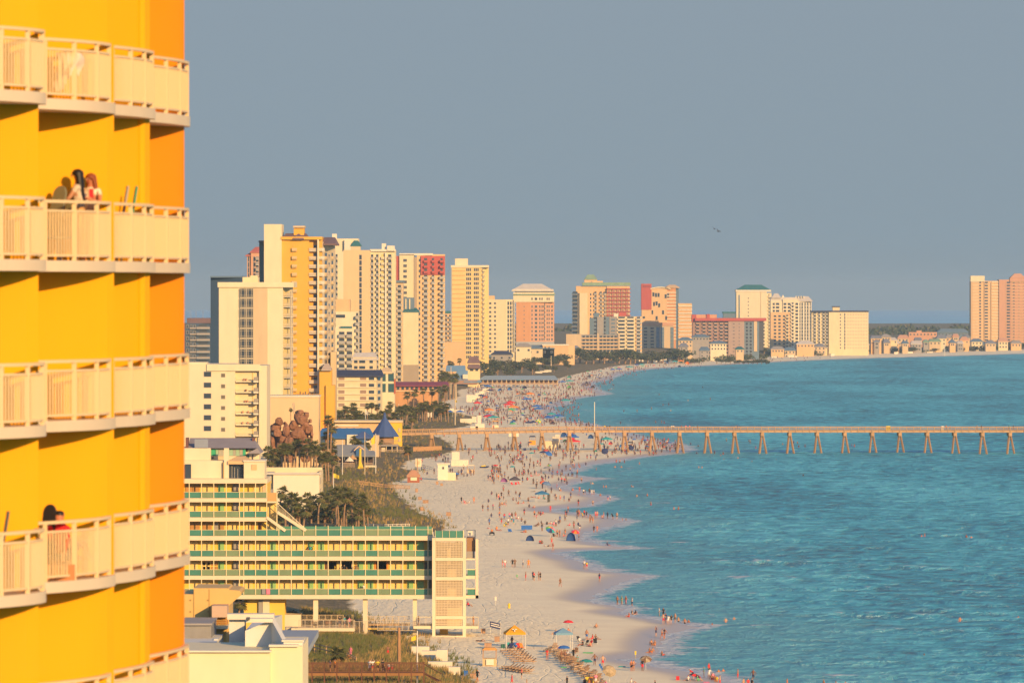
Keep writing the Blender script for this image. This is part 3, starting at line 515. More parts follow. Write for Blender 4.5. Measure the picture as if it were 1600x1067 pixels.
# ---- coral tower
t=Tower('coral and peach tower with a solid red upper left wall and curved cornice',4760,1031)
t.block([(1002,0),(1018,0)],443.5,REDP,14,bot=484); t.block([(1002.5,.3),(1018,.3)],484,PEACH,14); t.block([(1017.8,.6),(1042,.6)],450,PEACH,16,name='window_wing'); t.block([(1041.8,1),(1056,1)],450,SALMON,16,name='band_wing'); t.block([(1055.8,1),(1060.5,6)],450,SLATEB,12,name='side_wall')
mb=MB(); n=12; x0,x1=t.X(1016),t.X(1048)
for i in range(n):
    u0,u1=i/n,(i+1)/n; f=lambda u: t.Z(451)+math.sin(PI*(.15+.7*u))*2.6-1
    mb.add([(x0+(x1-x0)*u0,t.Y-.6,f(u0)-.9),(x0+(x1-x0)*u1,t.Y-.6,f(u1)-.9),(x0+(x1-x0)*u1,t.Y-.6,f(u1)),(x0+(x1-x0)*u0,t.Y-.6,f(u0)),(x0+(x1-x0)*u0,t.Y+14,f(u0)-.9),(x0+(x1-x0)*u1,t.Y+14,f(u1)-.9),(x0+(x1-x0)*u1,t.Y+14,f(u1)),(x0+(x1-x0)*u0,t.Y+14,f(u0))],[(0,1,2,3),(3,2,6,7),(7,6,5,4),(4,5,1,0)])
mb.build('curved_cornice',CREAM2,t.E); t.hip(1040,1061,449,445,PEACH,0,16,.6,.3)
for (x,y) in [(1021,460),(1025,461),(1029,461),(1022,475),(1026,474),(1030,477),(1040,463),(1044,462),(1019,488),(1036,488),(1041,497),(1026,497)]: t.wins((1017.8,.6),(1042,.6),[(x,3)],[y],6)
t.bands((1041.8,1),(1056,1),1042,1056.5,t.rows(458,5.2,15),1.6,CREAM2,.7)
for i,x in enumerate((1004.5,1007.5,1010.5,1013.5)): t.bx(x,x+1.6,446,449,-.3,.5,MAROON,'facade_letter')
t.block([(1002.5,-4),(1052,-4)],505,TAN,4,name='lower_wall'); t.bx(1002,1053,504,509,-4.5,2,SALM2,'cornice'); t.wins((1002.5,-4),(1052,-4),[(1008.5,5),(1019,5)],t.rows(513,5,7),2.6); t.wins((1002.5,-4),(1052,-4),[(1028,5),(1035,5),(1050,5)],t.rows(514,6,6),5.6,m=SLATEB); t.wins((1002.5,.3),(1018,.3),[(1006,3.5)],[496],3); t.finish()
t=Tower('peach block with pale horizontal balcony bands right of the coral tower',4700,1069)
t.block([(1059.5,0),(1081,0)],474,PEACH,16); t.bands((1059.5,0),(1081,0),1060,1081.5,t.rows(479,5.6,10),1.7,WHITE,.8); t.bands((1059.5,0),(1081,0),1060,1080,t.rows(483,5.6,9),1.2,SALMON,.5); t.finish()
# ---- teal flat back block
t=Tower('small teal box building peeking over the maroon-edged complex',5200,1140); t.block([(1130,0),(1150,0)],488,SLATEB,12); t.bx(1129,1150.5,487,489.5,-.4,12,TEALR,'roof'); t.finish()
# ---- dark red roofed complex
t=Tower('long brown condominium with a maroon-red roof fascia near the far beach',4420,1140)
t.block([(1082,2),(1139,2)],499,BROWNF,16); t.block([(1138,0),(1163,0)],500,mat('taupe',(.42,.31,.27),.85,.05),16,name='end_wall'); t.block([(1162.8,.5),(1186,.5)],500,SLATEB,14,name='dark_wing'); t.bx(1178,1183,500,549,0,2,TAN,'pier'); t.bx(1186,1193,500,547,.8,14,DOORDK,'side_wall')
t.bx(1086,1197.5,497,501.5,-1.2,18,REDP,'roof'); t.bx(1082,1120,491.5,497,6,10,SALM2,'penthouse'); t.bx(1081,1088,491.5,503,1.4,12,REDP,'roof'); t.bx(1104,1109,491,497,5,10,REDP,'penthouse')
ys=t.rows(506,5.4,10); t.bals((1082,2),(1139,2),[(1090,5),(1100,5),(1109,5),(1118,5),(1127,5),(1134.5,5)],ys,5.4,slab=mat('brown_slab',(.50,.34,.25),.8,0),rail=mat('brown_rail',(.40,.27,.22),.8,0),dw=.9); t.wins((1138,0),(1163,0),[(1146.5,3),(1155,1.8)],ys,2.2,m=mat('mid_brown',(.2,.14,.14),.7,0)); t.wins((1162.8,.5),(1186,.5),[(1167,3.5),(1173,3.5)],ys,4); t.finish()
# ---- teal hip roof tower
t=Tower('pale cream tower under a dark teal hipped roof',4900,1177)
t.block([(1150.5,0),(1198,0)],455,CREAM2,18); t.block([(1197.8,.4),(1205.5,5)],458,CREAM,14,name='side_wall'); t.hip(1150,1204.5,453.5,445,TEALR,0,18,.4,.27); t.bx(1149.5,1205,453,456,-.5,20,WHITE,'eave'); t.bx(1154,1156,461,498,-.2,1,SLATEB,'glass_strip'); t.bx(1188.5,1189.3,455,500,-.3,.5,TAN,'pilaster')
t.wins((1150.5,0),(1198,0),[(1169.3,1.4)],t.rows(466,5.5,6),1.4); t.bals((1197.8,.4),(1205.5,5),[(1201.5,5)],t.rows(464,5.4,17),5.4,rail=CREAM2,dw=.3); t.bals((1150.5,0),(1198,0),[(1193.5,4)],t.rows(504,5.4,9),5.4,rail=CREAM2,dw=.6); t.finish()
t=Tower('white many-balconied tower group with pale peaked roofs and a small dome',4800,1237)
t.block([(1204,1),(1224,1)],470,CREAM2,16); t.block([(1223,0),(1247,0)],468,CREAM2,18); t.block([(1246,2),(1268,5)],470,WHITE,14,name='east_wing'); t.block([(1204,-4),(1234,-4)],488,PEACH,6,name='front_wing'); t.hip(1206,1220,465,458.5,LROOF,1,12,.3,.3); t.hip(1241,1269,470,463,LROOF,2,14,.3,.2); t.bx(1204,1246,464.5,470,2,14,LROOF,'roof')
mb=MB(); mb.cone((t.X(1223.5),t.Y+5,t.Z(464.5)),1.2,1.2,10,.9); mb.cone((t.X(1223.5),t.Y+5,t.Z(464.5)+1.2),.9,.8,10); mb.build('dome',WHITE,t.E)
for x in (1243,1247,1251,1255): t.bx(x,x+1.6,462.5,466,3,3,WHITE,'chimney')
ys=t.rows(475,5.4,15); fr=((1223,0),(1247,0)); t.wins(*fr,[(1226.5,4),(1233,4),(1245,4)],ys,3); t.bals(*fr,[(1238.5,5)],[y+2 for y in ys],5.4,rail=WHITE); t.wins((1204,1),(1224,1),[(1209,3),(1215,5)],ys[:3],3); t.wins((1246,2),(1268,5),[(1250,1.6),(1253.5,2.6),(1258,2.2),(1262,2.6),(1266,1.6)],ys,4.6); t.wins((1204,-4),(1234,-4),[(1211,3.5),(1218,3.5),(1225,3)],t.rows(494,5.4,11),2.6); t.bals((1204,-4),(1234,-4),[(1230,5)],t.rows(496,5.4,11),5.4,rail=CREAM); t.finish()
# ---- flat broad block
t=Tower('broad flat-roofed sand coloured block, dotted right half, with one rooftop box',4700,1313)
t.block([(1268,2),(1295,2)],487,CREAM,16,name='balcony_wing'); t.block([(1295,0),(1357,0)],487,CREAM,18); t.bx(1268,1357.5,485.3,487.5,-.6,19,NAVYR,'roof'); t.bx(1301,1312,480,486,3,8,CREAM,'penthouse'); t.bx(1300.5,1312.5,478.5,480,2.6,9,NAVYR,'penthouse_roof')
ys=t.rows(491.5,5.2,11); t.wins((1295,0),(1357,0),[(1313.2,1.6)],ys,1.8); t.wins((1295,0),(1357,0),[(1320,1.4)],t.rows(491.5,5.2,11),3.8); t.wins((1295,0),(1357,0),cw(1325,1354,8,2),ys,1.4,m=TAN,name='vent_block'); t.bals((1268,2),(1295,2),[(1273,4),(1280,3),(1287,4),(1292,3)],ys,5.2,dw=.9); t.finish()
# ---- far right tower
t=Tower('tall peach and rose tower at the far right edge with a pale rooftop box',5350,1570)
t.block([(1517,0),(1534,0)],440,PEACH,16); t.block([(1533.8,.5),(1561.5,1.5)],439,PEACH,16,name='mid_wing'); t.block([(1561,0),(1640,0)],437,SALM2,20,name='rose_wing'); t.block([(1578,-1),(1640,-1)],434,SALM2,10,bot=440,name='crown'); t.bx(1516.5,1538.5,431,440,-.6,10,CREAM2,'penthouse'); t.hip(1579,1602,434,427.5,SALM2,-1,10,.3,.3)
ys=t.rows(441.5,4.72,21); fr=((1517,0),(1534,0)); t.wins(*fr,[(1531.5,2.6)],ys,2.2); t.wins((1533.8,.5),(1561.5,1.5),[(1541,5)],ys,2.2); t.bands((1533.8,.5),(1561.5,1.5),1549.5,1561,ys,1.3,CREAM2,.8); t.wins((1561,0),(1640,0),[(1575.5,5),(1584,3)],ys,2.4); t.bands((1561,0),(1640,0),1580,1640,ys,1,PEACH,.7); t.wins((1561,0),(1640,0),[(1592,2),(1600,2),(1608,2)],ys,2,m=BROWNF); t.bands(*fr,1519,1529,ys,.9,CREAM2,.4)
for x in (1519,1538,1549,1572,1580): t.bx(x,x+.5,441,545,-.3,.5,PEACH,'pilaster')
t.finish()
# ---- far low houses along the shore
HS=[(1361,1377,528,4800,PEACH,GREYR),(1377,1392,526,4850,TAN,GREYB),(1388,1402,531,4750,CREAM,LROOF),(1403,1420,528,4700,TAN,SALM2),(1420,1464,519,5100,SALM2,SALM2),(1424,1440,537,4700,GREYB,LROOF),(1452,1470,533,4650,TAN,SAGE),(1464,1478,528,5000,CREAM,GREYR),(1478,1490,527,5050,PEACH,GREYB),(1489,1498,526,5000,TAN,SALM2),(1500,1514,531,4800,PEACH,SALM2),(1518,1535,533,4900,CREAM,SLATEB),(1540,1556,536,5000,TAN,GREYR),(1560,1575,533,4950,CREAM,SALM2),(1465,1513,519,5300,SLATEB,SLATEB),
 (1060,1082,531,4350,TAN,SLATEB),(1082,1108,526,4400,GREYB,SLATEB),(1110,1135,536,4330,CREAM2,SLATEB),(1062,1075,541,4250,GREYB,GREYR),(1094,1108,547,4280,GREYB,SLATEB),(1245,1272,537,4550,PEACH,LROOF),(1308,1330,541,4500,GREYB,SLATEB),(1336,1358,538,4500,PEACH,LROOF),(1340,1360,540,4450,CREAM,SAGE),(1150,1162,545,4300,TAN,TEALR),(1366,1374,534,4780,GREYB,GREYR),(1381,1390,535,4760,TAN,GREYR),(1396,1405,536,4720,PEACH,LROOF),(1410,1419,536,4730,TAN,SLATEB),(1430,1440,531,4900,CREAM,GREYR),(1443,1451,534,4880,GREYB,SAGE),(1458,1466,527,5100,TAN,GREYB),(1484,1493,535,4820,PEACH,SLATEB),(1496,1505,536,4850,GREYB,LROOF),(1506,1516,527,5200,TAN,GREYR),(1528,1540,538,4950,TAN,SLATEB),(1580,1596,536,4950,PEACH,GREYB),(1272,1290,541,4500,TAN,GREYR),(1290,1306,543,4480,CREAM,SLATEB),(1162,1180,548,4290,GREYB,GREYR),(1205,1225,545,4400,PEACH,GREYB),(1226,1243,547,4380,TAN,SLATEB)]
WD=['grey roof','flat roof','light metal roof','orange tile roof','green roof','slate blue roof']
for i,(p0,p1,y,Y,m,rf) in enumerate(HS):
    _m=(p0+p1)/2; Y=max(Y,F*CH/((574-8*(_m-1060)/136 if _m<1196 else 566-13.5*(_m-1196)/404)-450)+(330 if _m>1196 else 200)+(i%4)*25)
    rn={GREYR.name:'dark grey',GREYB.name:'dull grey',LROOF.name:'light metal',SALMON.name:'orange tile',SAGE.name:'green',SLATEB.name:'slate blue',SALM2.name:'pink tile',TEALR.name:'teal'}[rf.name]; wn={PEACH.name:'peach',SALM2.name:'pink',CREAM.name:'cream',GREYB.name:'grey',TAN.name:'tan',SLATEB.name:'blue grey',CREAM2.name:'white'}[m.name]
    wh='wide' if p1-p0>30 else 'narrow' if p1-p0<13 else 'small'
    t=Tower(f'{wh} {wn} house with {rn} roof '+('below the coral tower' if p0<1140 else 'before the brown condominium' if p0<1200 else 'below the pale tower group' if p0<1360 else 'left of the far right tower' if p0<1516 else 'below the far right tower'),Y,(p0+p1)/2,name='beach_house',group='houses along the far shore')
    t.block([(p0,0),(p1,0)],y,m,12)
    if m is SALM2 and p1-p0>30: t.bx(p0+12,p0+20,y-2.5,y,2,6,SALM2,'penthouse')
    else: t.hip(p0,p1,y,y-3.5-rnd.random()*2,rf,0,12,.6,.1+.3*rnd.random())
    t.wins((p0,0),(p1,0),cw(p0+3,p1-3,max(2,int((p1-p0)/5)),1.8),[y+3.5]+([y+9] if i%2 else []),2.2); t.finish()
# ------------------------------------------------------------------ foreground condominium with staggered curved balconies
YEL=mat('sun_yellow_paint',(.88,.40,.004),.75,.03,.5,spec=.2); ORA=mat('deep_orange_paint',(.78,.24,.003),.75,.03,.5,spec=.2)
RAILP=mat('cream_railing_paint',(.78,.59,.35),.55,0); SLABP=mat('pale_slab_paint',(.70,.58,.44),.85,.05,.8)
def pxat(px,Y): return wx(px,Y)
def condo():
    Y0=104.0; base=(wx(150,Y0),Y0,ground(-9,104)); E=thing('balcony_condominium','close bright yellow condominium tower with stacked curved balconies filling the left edge','building',base)
    # bay: wall right edge px, slab left depth, slab right px & depth, wall left px, material, number of posts
    bays=[dict(wl=-190,wr=60,dl=97.3,sr=72,dr=100.0,m=YEL,sl=-60,rr=66),
          dict(wl=40,wr=178,dl=102.4,sr=180.5,dr=105.6,m=YEL,sl=50,rr=170),
          dict(wl=160,wr=234,dl=105.9,sr=243,dr=109.0,m=YEL,sl=170,rr=237),
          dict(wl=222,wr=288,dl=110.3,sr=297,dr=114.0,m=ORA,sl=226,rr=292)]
    SZ=[CH+(450-y)/90.8 for y in (-376.5,-112,157.5,423,686,950,1214,1478)]     # slab undersides, 2.9 m apart
    for bi,b in enumerate(bays):
        # front curve of the slab: turns from oblique to nearly straight away from the camera
        x0,x1=wx(b['sl'],b['dl']),wx(b['sr'],b['dr']); n=14
        def curve(x0,y0,x1,y1,pw):
            out=[]
            for i in range(n+1):
                u=i/n; out.append((x0+(x1-x0)*(1-(1-u)**pw),y0+(y1-y0)*u))
            return out
        fr=curve(x0,b['dl'],x1,b['dr'],1.75)
        wxr=wx(b['wr'],b['dr']+.05); wyr=b['dr']+.05; wxl=wx(b['wl'],b['dr']-.1); 
        # bulging wall behind the slab
        wall=[]
        for i in range(n+1):
            u=i/n; X=wxl+(wxr-wxl)*u; wall.append((X,wyr-(1.45 if bi else 1.0)*(1-u)**.8))
        xr,yr=wall[-1]
        poly=wall+[(xr-.25,yr+.5),(xr-1.2,yr+4.0),(xr-14,yr+4.0),(wall[0][0],wyr+4.0)]
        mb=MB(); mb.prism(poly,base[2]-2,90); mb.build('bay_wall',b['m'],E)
        for f in mb.f: pass
        if bi==2:
            mb=MB(); 
            for px in (221,): mb.tube([(wx(px,wyr),wyr-.32,base[2]),(wx(px,wyr),wyr-.32,90)],.11,12)
            mb.build('rounded_rib',b['m'],E)
        for zi,z0 in enumerate(SZ):
            zt=z0+.20
            mb=MB(); back=[(wall[-1][0]-.02,wall[-1][1]+.25),(wall[0][0],wall[0][1]+.25)]
            mb.prism(fr+[(x1-.02,b['dr']+.28)]+back,z0,zt); sl=mb.build('balcony_slab',SLABP,E)
            if zi in (0,7): continue
            # railing inset .12 m from the slab edge
            rx0,rx1=x0,wx(b['rr'],b['dr']-.12); rc=curve(rx0-.02,b['dl']+.14,rx1,b['dr']-.1,1.75)
            if bi==1: ret=None
            else: ret=(wx(b['wr']-8,b['dr']),b['dr']+.1)
            rt=MB(); 
            for z,h,wd in ((zt+1.07,.055,.09),(zt+.90,.04,.05),(zt+.09,.04,.05)):
                for i in range(n): rt.bar((*rc[i],z),(*rc[i+1],z),wd,h)
                if ret: rt.bar((*rc[-1],z),(*ret,z),wd,h)
            ro=rt.build('railing',RAILP,E); ro['label']='cream railing frame'
            # arc length table
            seg=[math.dist(rc[i],rc[i+1]) for i in range(n)]; L=sum(seg)
            def pt(s):
                for i in range(n):
                    if s<=seg[i] or i==n-1: u=min(s/seg[i],1); return (rc[i][0]+(rc[i+1][0]-rc[i][0])*u,rc[i][1]+(rc[i+1][1]-rc[i][1])*u)
                    s-=seg[i]
            bl=MB(); k=int(L/.088)
            for j in range(k+1): x,y=pt(L*j/k); bl.box(x-.015,x+.015,y-.012,y+.012,zt+.09,zt+.90)
            if ret:
                for j in range(1,5): u=j/5; x,y=rc[-1][0]+(ret[0]-rc[-1][0])*u,rc[-1][1]+(ret[1]-rc[-1][1])*u; bl.box(x-.015,x+.015,y-.012,y+.012,zt+.09,zt+.90)
            o=bl.build('balusters',RAILP,ro); o['kind']='stuff'; 
            for j in range(4):
                x,y=pt(L*(.06+.94*j/3) if bi!=1 else L*(.12+.88*j/3)); p=MB(); p.box(x-.04,x+.04,y-.04,y+.04,zt,zt+1.09); q=p.build('post',RAILP,ro)
    return bays,SZ
BAYS,SZ=condo()
# furniture and towels on the balconies
def sling_chair(px,Y,z,m,label,tilt=.25,face=1):
    X=wx(px,Y); E=thing('patio_chair',label,'chair',(X,Y,z),'high-backed chairs on the yellow balconies')
    mb=MB(); pts=[]
    # rounded tall back
    n=10; fr=[]; 
    for i in range(n+1):
        a=PI*i/n; fr.append((math.cos(a)*.17,1.20+math.sin(a)*.17))
    prof=[(.19,.42)]+fr+[(-.19,.42)]
    f=[(X+x,Y+(h-.42)*tilt,z+h) for x,h in prof]; bk=[(x,y+.03,zz) for x,y,zz in f]; k=len(f)
    mb.add(f+bk,[tuple(range(k)),tuple(range(2*k-1,k-1,-1))]+[(i,k+i,k+(i+1)%k,(i+1)%k) for i in range(k)]); mb.build('backrest',m,E)
    E.rotation_euler=(0,0,R(-42)); mb=MB(); mb.box(X-.25,X+.25,Y-.48,Y+.02,z+.40,z+.44); mb.build('seat',m,E)
    for sx in (-.24,.24):
        for yy in (-.44,.02): mb=MB(); mb.box(X+sx-.015,X+sx+.015,Y+yy-.015,Y+yy+.015,z,z+.42); mb.build('leg',GREYB,E)
GC=mat('grey_green_sling',(.20,.20,.13),.8,0)
z2=SZ[3]+.2; z4=SZ[5]+.2; z1=SZ[2]+.2; z3=SZ[4]+.2
sling_chair(80,104.0,z2,GC,'grey green high-backed chair nearest the left end of the balcony with two women')
sling_chair(104,104.25,z2,GC,'grey green high-backed chair directly behind the woman with long black hair')
def folding(px,Y,z,m,label):
    X=wx(px,Y); E=thing('folding_chair',label,'chair',(X,Y,z),'folded loungers behind the third bay railing'); mb=MB()
    mb.bar((X-.02,Y,z+.3),(X+.16,Y+.1,z+1.42),.05,.04); mb.build('backrest',m,E); mb=MB(); mb.bar((X-.25,Y-.1,z+.32),(X+.05,Y,z+.34),.4,.03); mb.build('seat',m,E)
    for s in (-.2,.05): mb=MB(); mb.bar((X+s,Y,z),(X+s,Y,z+.32),.03); mb.build('leg',GREYB,E)
folding(186,107.2,z2,GREYB,'dark folded chair leaning behind the third bay railing, level with the two women')
folding(200,107.5,z2,mat('green_sling',(.06,.25,.16),.7,0),'green folded chair leaning behind the third bay railing, level with the two women')
folding(-2,99.2,z4,DOORDK,'black folded chair at the lowest left balcony edge')
sling_chair(72,103.75,z4,mat('black_sling',(.03,.03,.04),.8,0),'black high-backed chair beside the seated person on the lower balcony',.1)
def towel():
    T=mat('cream_pink_towel',(.75,.60,.50),.95,.1,4); mb=MB(); n=10; m_=8; vs=[]
    for i in range(n+1):
        for j in range(m_+1):
            u=i/n; v=j/m_; px=88+40*u+4*math.sin(v*5); Y=103.4+.35*u+.06*math.sin(u*13+v*3); z=SZ[2]+.25+.85-(.55+.18*math.sin(u*5+.5))*v - .12*abs(u-.5)
            vs.append((wx(px,Y),Y,z))
    fs=[(i*(m_+1)+j,(i+1)*(m_+1)+j,(i+1)*(m_+1)+j+1,i*(m_+1)+j+1) for i in range(n) for j in range(m_)]
    k=len(vs); vs2=[(x,y+.02,z) for x,y,z in vs]; mb.add(vs+vs2,fs+[tuple(k+i for i in reversed(f)) for f in fs])
    mb.solo('towel',T,'crumpled pale towel heaped behind the top balcony railing','towel',smooth=True)
towel()
# ------------------------------------------------------------------ people kit
SK=[mat('skin_tan',(.42,.20,.11),.6,0),mat('skin_light',(.50,.29,.19),.6,0),mat('skin_deep',(.22,.10,.06),.6,0),mat('skin_sunburnt',(.46,.17,.09),.6,0)]
HR=[mat('hair_black',(.012,.010,.012),.5,0),mat('hair_brown',(.07,.035,.02),.5,0),mat('hair_auburn',(.22,.05,.015),.5,0),mat('hair_fair',(.35,.22,.10),.5,0)]
CL={'red':(.62,.03,.04),'navy':(.03,.04,.12),'black':(.02,.02,.025),'white':(.80,.76,.70),'blue':(.03,.13,.42),'orange':(.75,.22,.03),'green':(.10,.40,.16),'yellow':(.78,.58,.05),'grey':(.25,.25,.26),'teal':(.03,.30,.32),'pink':(.70,.20,.30),'brown':(.18,.10,.06)}
CM={k:mat('cloth_'+k,v,.85,0) for k,v in CL.items()}
def skin_body(name,joints,edges,scale=1.0,lv=1):
    me=bpy.data.meshes.new(name); names=list(joints); idx={n:i for i,n in enumerate(names)}
    me.from_pydata([joints[n][0] for n in names],[(idx[a],idx[b]) for a,b in edges],[])
    ob=bpy.data.objects.new(name,me); COL.objects.link(ob); ob.modifiers.new('skin','SKIN')
    sv=me.skin_vertices[0].data
    for i,n in enumerate(names):
        r=joints[n][1]; sv[i].radius=(r,r) if not isinstance(r,tuple) else r; sv[i].use_root=(n=='pelvis')
    s=ob.modifiers.new('sub','SUBSURF'); s.levels=lv; s.render_levels=lv
    dg=bpy.context.evaluated_depsgraph_get(); out=bpy.data.meshes.new_from_object(ob.evaluated_get(dg)); bpy.data.objects.remove(ob); bpy.data.meshes.remove(me)
    return out
EDG=[('pelvis','waist'),('waist','chest'),('chest','neck'),('neck','head'),('head','crown')]+[e for s in 'lr' for e in [('pelvis','hip'+s),('hip'+s,'knee'+s),('knee'+s,'ankle'+s),('ankle'+s,'toe'+s),('chest','sh'+s),('sh'+s,'el'+s),('el'+s,'wr'+s),('wr'+s,'hand'+s)]]
def pose(kind,i=0):
    r=random.Random(kind+str(i)); J={}
    def P(n,x,y,z,r_): J[n]=((x,y,z),r_)
    if kind in('st','wk','up','bend'):
        st=.0 if kind!='wk' else .24
        P('pelvis',0,0,.93,.135);
        bend=.0 if kind!='bend' else .9
        def T(x,z):     # torso lean forward in -y
            h=z-.93; return (x,-math.sin(bend)*h,.93+math.cos(bend)*h)
        for n,z,rr in (('waist',1.10,.115),('chest',1.33,.135),('neck',1.48,.055),('head',1.58,.092),('crown',1.67,.085)):
            J[n]=(T(0,z),rr)
        for s,sg in (('l',1),('r',-1)):
            P('hip'+s,sg*.09,0,.86,.095); P('knee'+s,sg*.10,-sg*st*.5-.02,.48,.06); P('ankle'+s,sg*.11,-sg*st+.02,.09,.04); P('toe'+s,sg*.12,-sg*st-.13,.04,.035)
            a=T(sg*.17,1.38); J['sh'+s]=(a,.055)
            if kind=='up': P('el'+s,sg*.30,-.12,1.52,.042); P('wr'+s,sg*.16,-.22,1.66,.03); P('hand'+s,sg*.12,-.23,1.74,.035)
            elif kind=='bend': P('el'+s,sg*.2,a[1]-.02,a[2]-.28,.042); P('wr'+s,sg*.14,a[1]-.08,a[2]-.52,.03); P('hand'+s,sg*.13,a[1]-.09,a[2]-.6,.035)
            else:
                f=(.12 if sg>0 else -.12) if kind=='wk' else (-.1 if i%2 and sg>0 else .0); out=.26+.06*(i%3)
                P('el'+s,sg*out,f*.6+.02,1.12,.042); P('wr'+s,sg*(out-.02-.08*(i%2)),f-.10,.90+.14*(i%2),.03); P('hand'+s,sg*(out-.04-.1*(i%2)),f-.14,.82+.16*(i%2),.036)
    elif kind=='si':
        P('pelvis',0,0,.13,.14); P('waist',0,.05,.3,.12); P('chest',0,.07,.52,.135); P('neck',0,.05,.67,.055); P('head',0,.03,.77,.092); P('crown',0,.02,.86,.085)
        for s,sg in (('l',1),('r',-1)):
            P('hip'+s,sg*.1,-.05,.13,.09); P('knee'+s,sg*.14,-.40,.36 if i%2==0 else .12,.06); P('ankle'+s,sg*.12,-.68 if i%2==0 else -.8,.06,.04); P('toe'+s,sg*.13,-.82 if i%2==0 else -.88,.06,.03)
            P('sh'+s,sg*.17,.06,.57,.055); P('el'+s,sg*.24,-.08 if sg>0 else .2,.36,.042); P('wr'+s,sg*.2,-.30 if sg>0 else .28,.32 if sg>0 else .08,.03); P('hand'+s,sg*.2,-.37 if sg>0 else .32,.33 if sg>0 else .05,.033)
    elif kind=='ly':
        P('pelvis',0,0,.13,.13); P('waist',.0,.18,.13,.11); P('chest',0,.40,.15,.13); P('neck',0,.56,.15,.055); P('head',0,.66,.17,.09); P('crown',0,.75,.18,.08)
        for s,sg in (('l',1),('r',-1)):
            P('hip'+s,sg*.09,-.07,.12,.09); P('knee'+s,sg*.12,-.45,.12+(.25 if sg>0 else 0),.06); P('ankle'+s,sg*.12,-.8,.07,.04); P('toe'+s,sg*.13,-.86,.14,.03)
            P('sh'+s,sg*.17,.42,.14,.055); P('el'+s,sg*.32,.28,.08,.042); P('wr'+s,sg*.24,.05,.08,.03); P('hand'+s,sg*.2,-.02,.1,.033)
    return J
def segd(p,a,b):
    ab=b-a; t=max(0,min(1,(p-a).dot(ab)/max(ab.length_squared,1e-9))); return (p-a-ab*t).length
BODY={}
def body(kind,i,style,lv=1):
    key=(kind,i,style,lv)
    if key in BODY: return BODY[key]
    J=pose(kind,i); me=skin_body('person',J,EDG,lv=lv); V={n:Vector(J[n][0]) for n in J}
    me.materials.clear()
    for m in (SK[0],HR[0],CM['red'],CM['navy']): me.materials.append(m)
    back=(V['head']-V['neck']).normalized(); ids=[]
    for p in me.polygons:
        c=p.center; best=min(EDG,key=lambda e: segd(c,V[e[0]],V[e[1]])); s=0
        nm=best[0]+best[1]
        if 'head' in nm and 'neck' not in nm or best==('neck','head'):
            h=(c-V['head']); s=1 if (h.dot(back)>.03 or (h.y>-.02 and kind!='ly')) and best!=('neck','head') or (style in 'fd' and h.y>.02) else 0
        elif best in(('waist','chest'),('chest','neck')) or 'sh' in best[1]: s=2 if style in 'sfd' else 0
        elif best==('pelvis','waist'): s=3 if c.z<V['pelvis'].z+.06 and kind!='ly' or style=='d' else (2 if style=='s' else 0)
        elif best[0].startswith('sh') : s=2 if style=='s' and (c-V[best[0]]).length<.2 else 0
        elif best[0]=='pelvis': s=3
        elif best[0].startswith('hip'): s=3 if style in 'smd' and (c-V[best[0]]).length<(.28 if style!='d' else .36) or (c-V[best[0]]).length<.08 else 0
        ids.append(s)
    me.polygons.foreach_set('material_index',ids); me.polygons.foreach_set('use_smooth',[True]*len(ids)); me.update(); BODY[key]=me; return me
def person(px,py,kind,style,top,bottom,label,group,skin=None,hair=None,rot=None,scale=None,sink=0,loc=None,sea=False):
    p=loc or at(px,py,sea); i=rnd.randrange(3); sk=skin if skin is not None else rnd.choice([0,0,1,3,0,1,3,2]); hr=hair if hair is not None else rnd.choice([0,0,1,1,3,2])
    o=link('person',body(kind,i,style),None,Vector(p)-Vector((0,0,sink+.02)))
    o.rotation_euler=(0,0,rot if rot is not None else rnd.uniform(-PI,PI)); s=scale or rnd.uniform(.94,1.04); o.scale=(s*1.06,s*1.06,s)
    for j,m in enumerate((SK[sk],HR[hr],CM.get(top,SK[sk]),CM.get(bottom,CM['navy']))):
        o.material_slots[j].link='OBJECT'; o.material_slots[j].material=m
    return tag(o,label,'person',group)
# ------------------------------------------------------------------ the two women, built closer
def hand(root,dirv,up,s,m,parent):
    d=dirv.normalized(); side=d.cross(up).normalized(); J={'a':((0,0,0),.024),'palm':(tuple(d*.05),.030)}; E=[('a','palm')]
    for k,(o_,l) in enumerate(((-.027,.060),(-.009,.072),(.009,.068),(.027,.052))):
        b=d*.075+side*o_; J[f'f{k}']=(tuple(b),.010); J[f'g{k}']=(tuple(b+d*l*.5-up*.012),.009); J[f'h{k}']=(tuple(b+d*l*.8-up*.035),.008); E+=[('palm',f'f{k}'),(f'f{k}',f'g{k}'),(f'g{k}',f'h{k}')]
    b=d*.02-side*.03*s; J['t0']=(tuple(b),.012); J['t1']=(tuple(b-side*.025*s+d*.03),.011); J['t2']=(tuple(b-side*.025*s+d*.055-up*.01),.009); E+=[('a','t0'),('t0','t1'),('t1','t2')]
    J={('pelvis' if k=='a' else k):v for k,v in J.items()}; E=[tuple('pelvis' if q=='a' else q for q in e) for e in E]
    me=skin_body('hand',J,E,lv=1); me.materials.clear(); me.materials.append(m); me.polygons.foreach_set('use_smooth',[True]*len(me.polygons)); o=link('hand',me,parent,root); return o
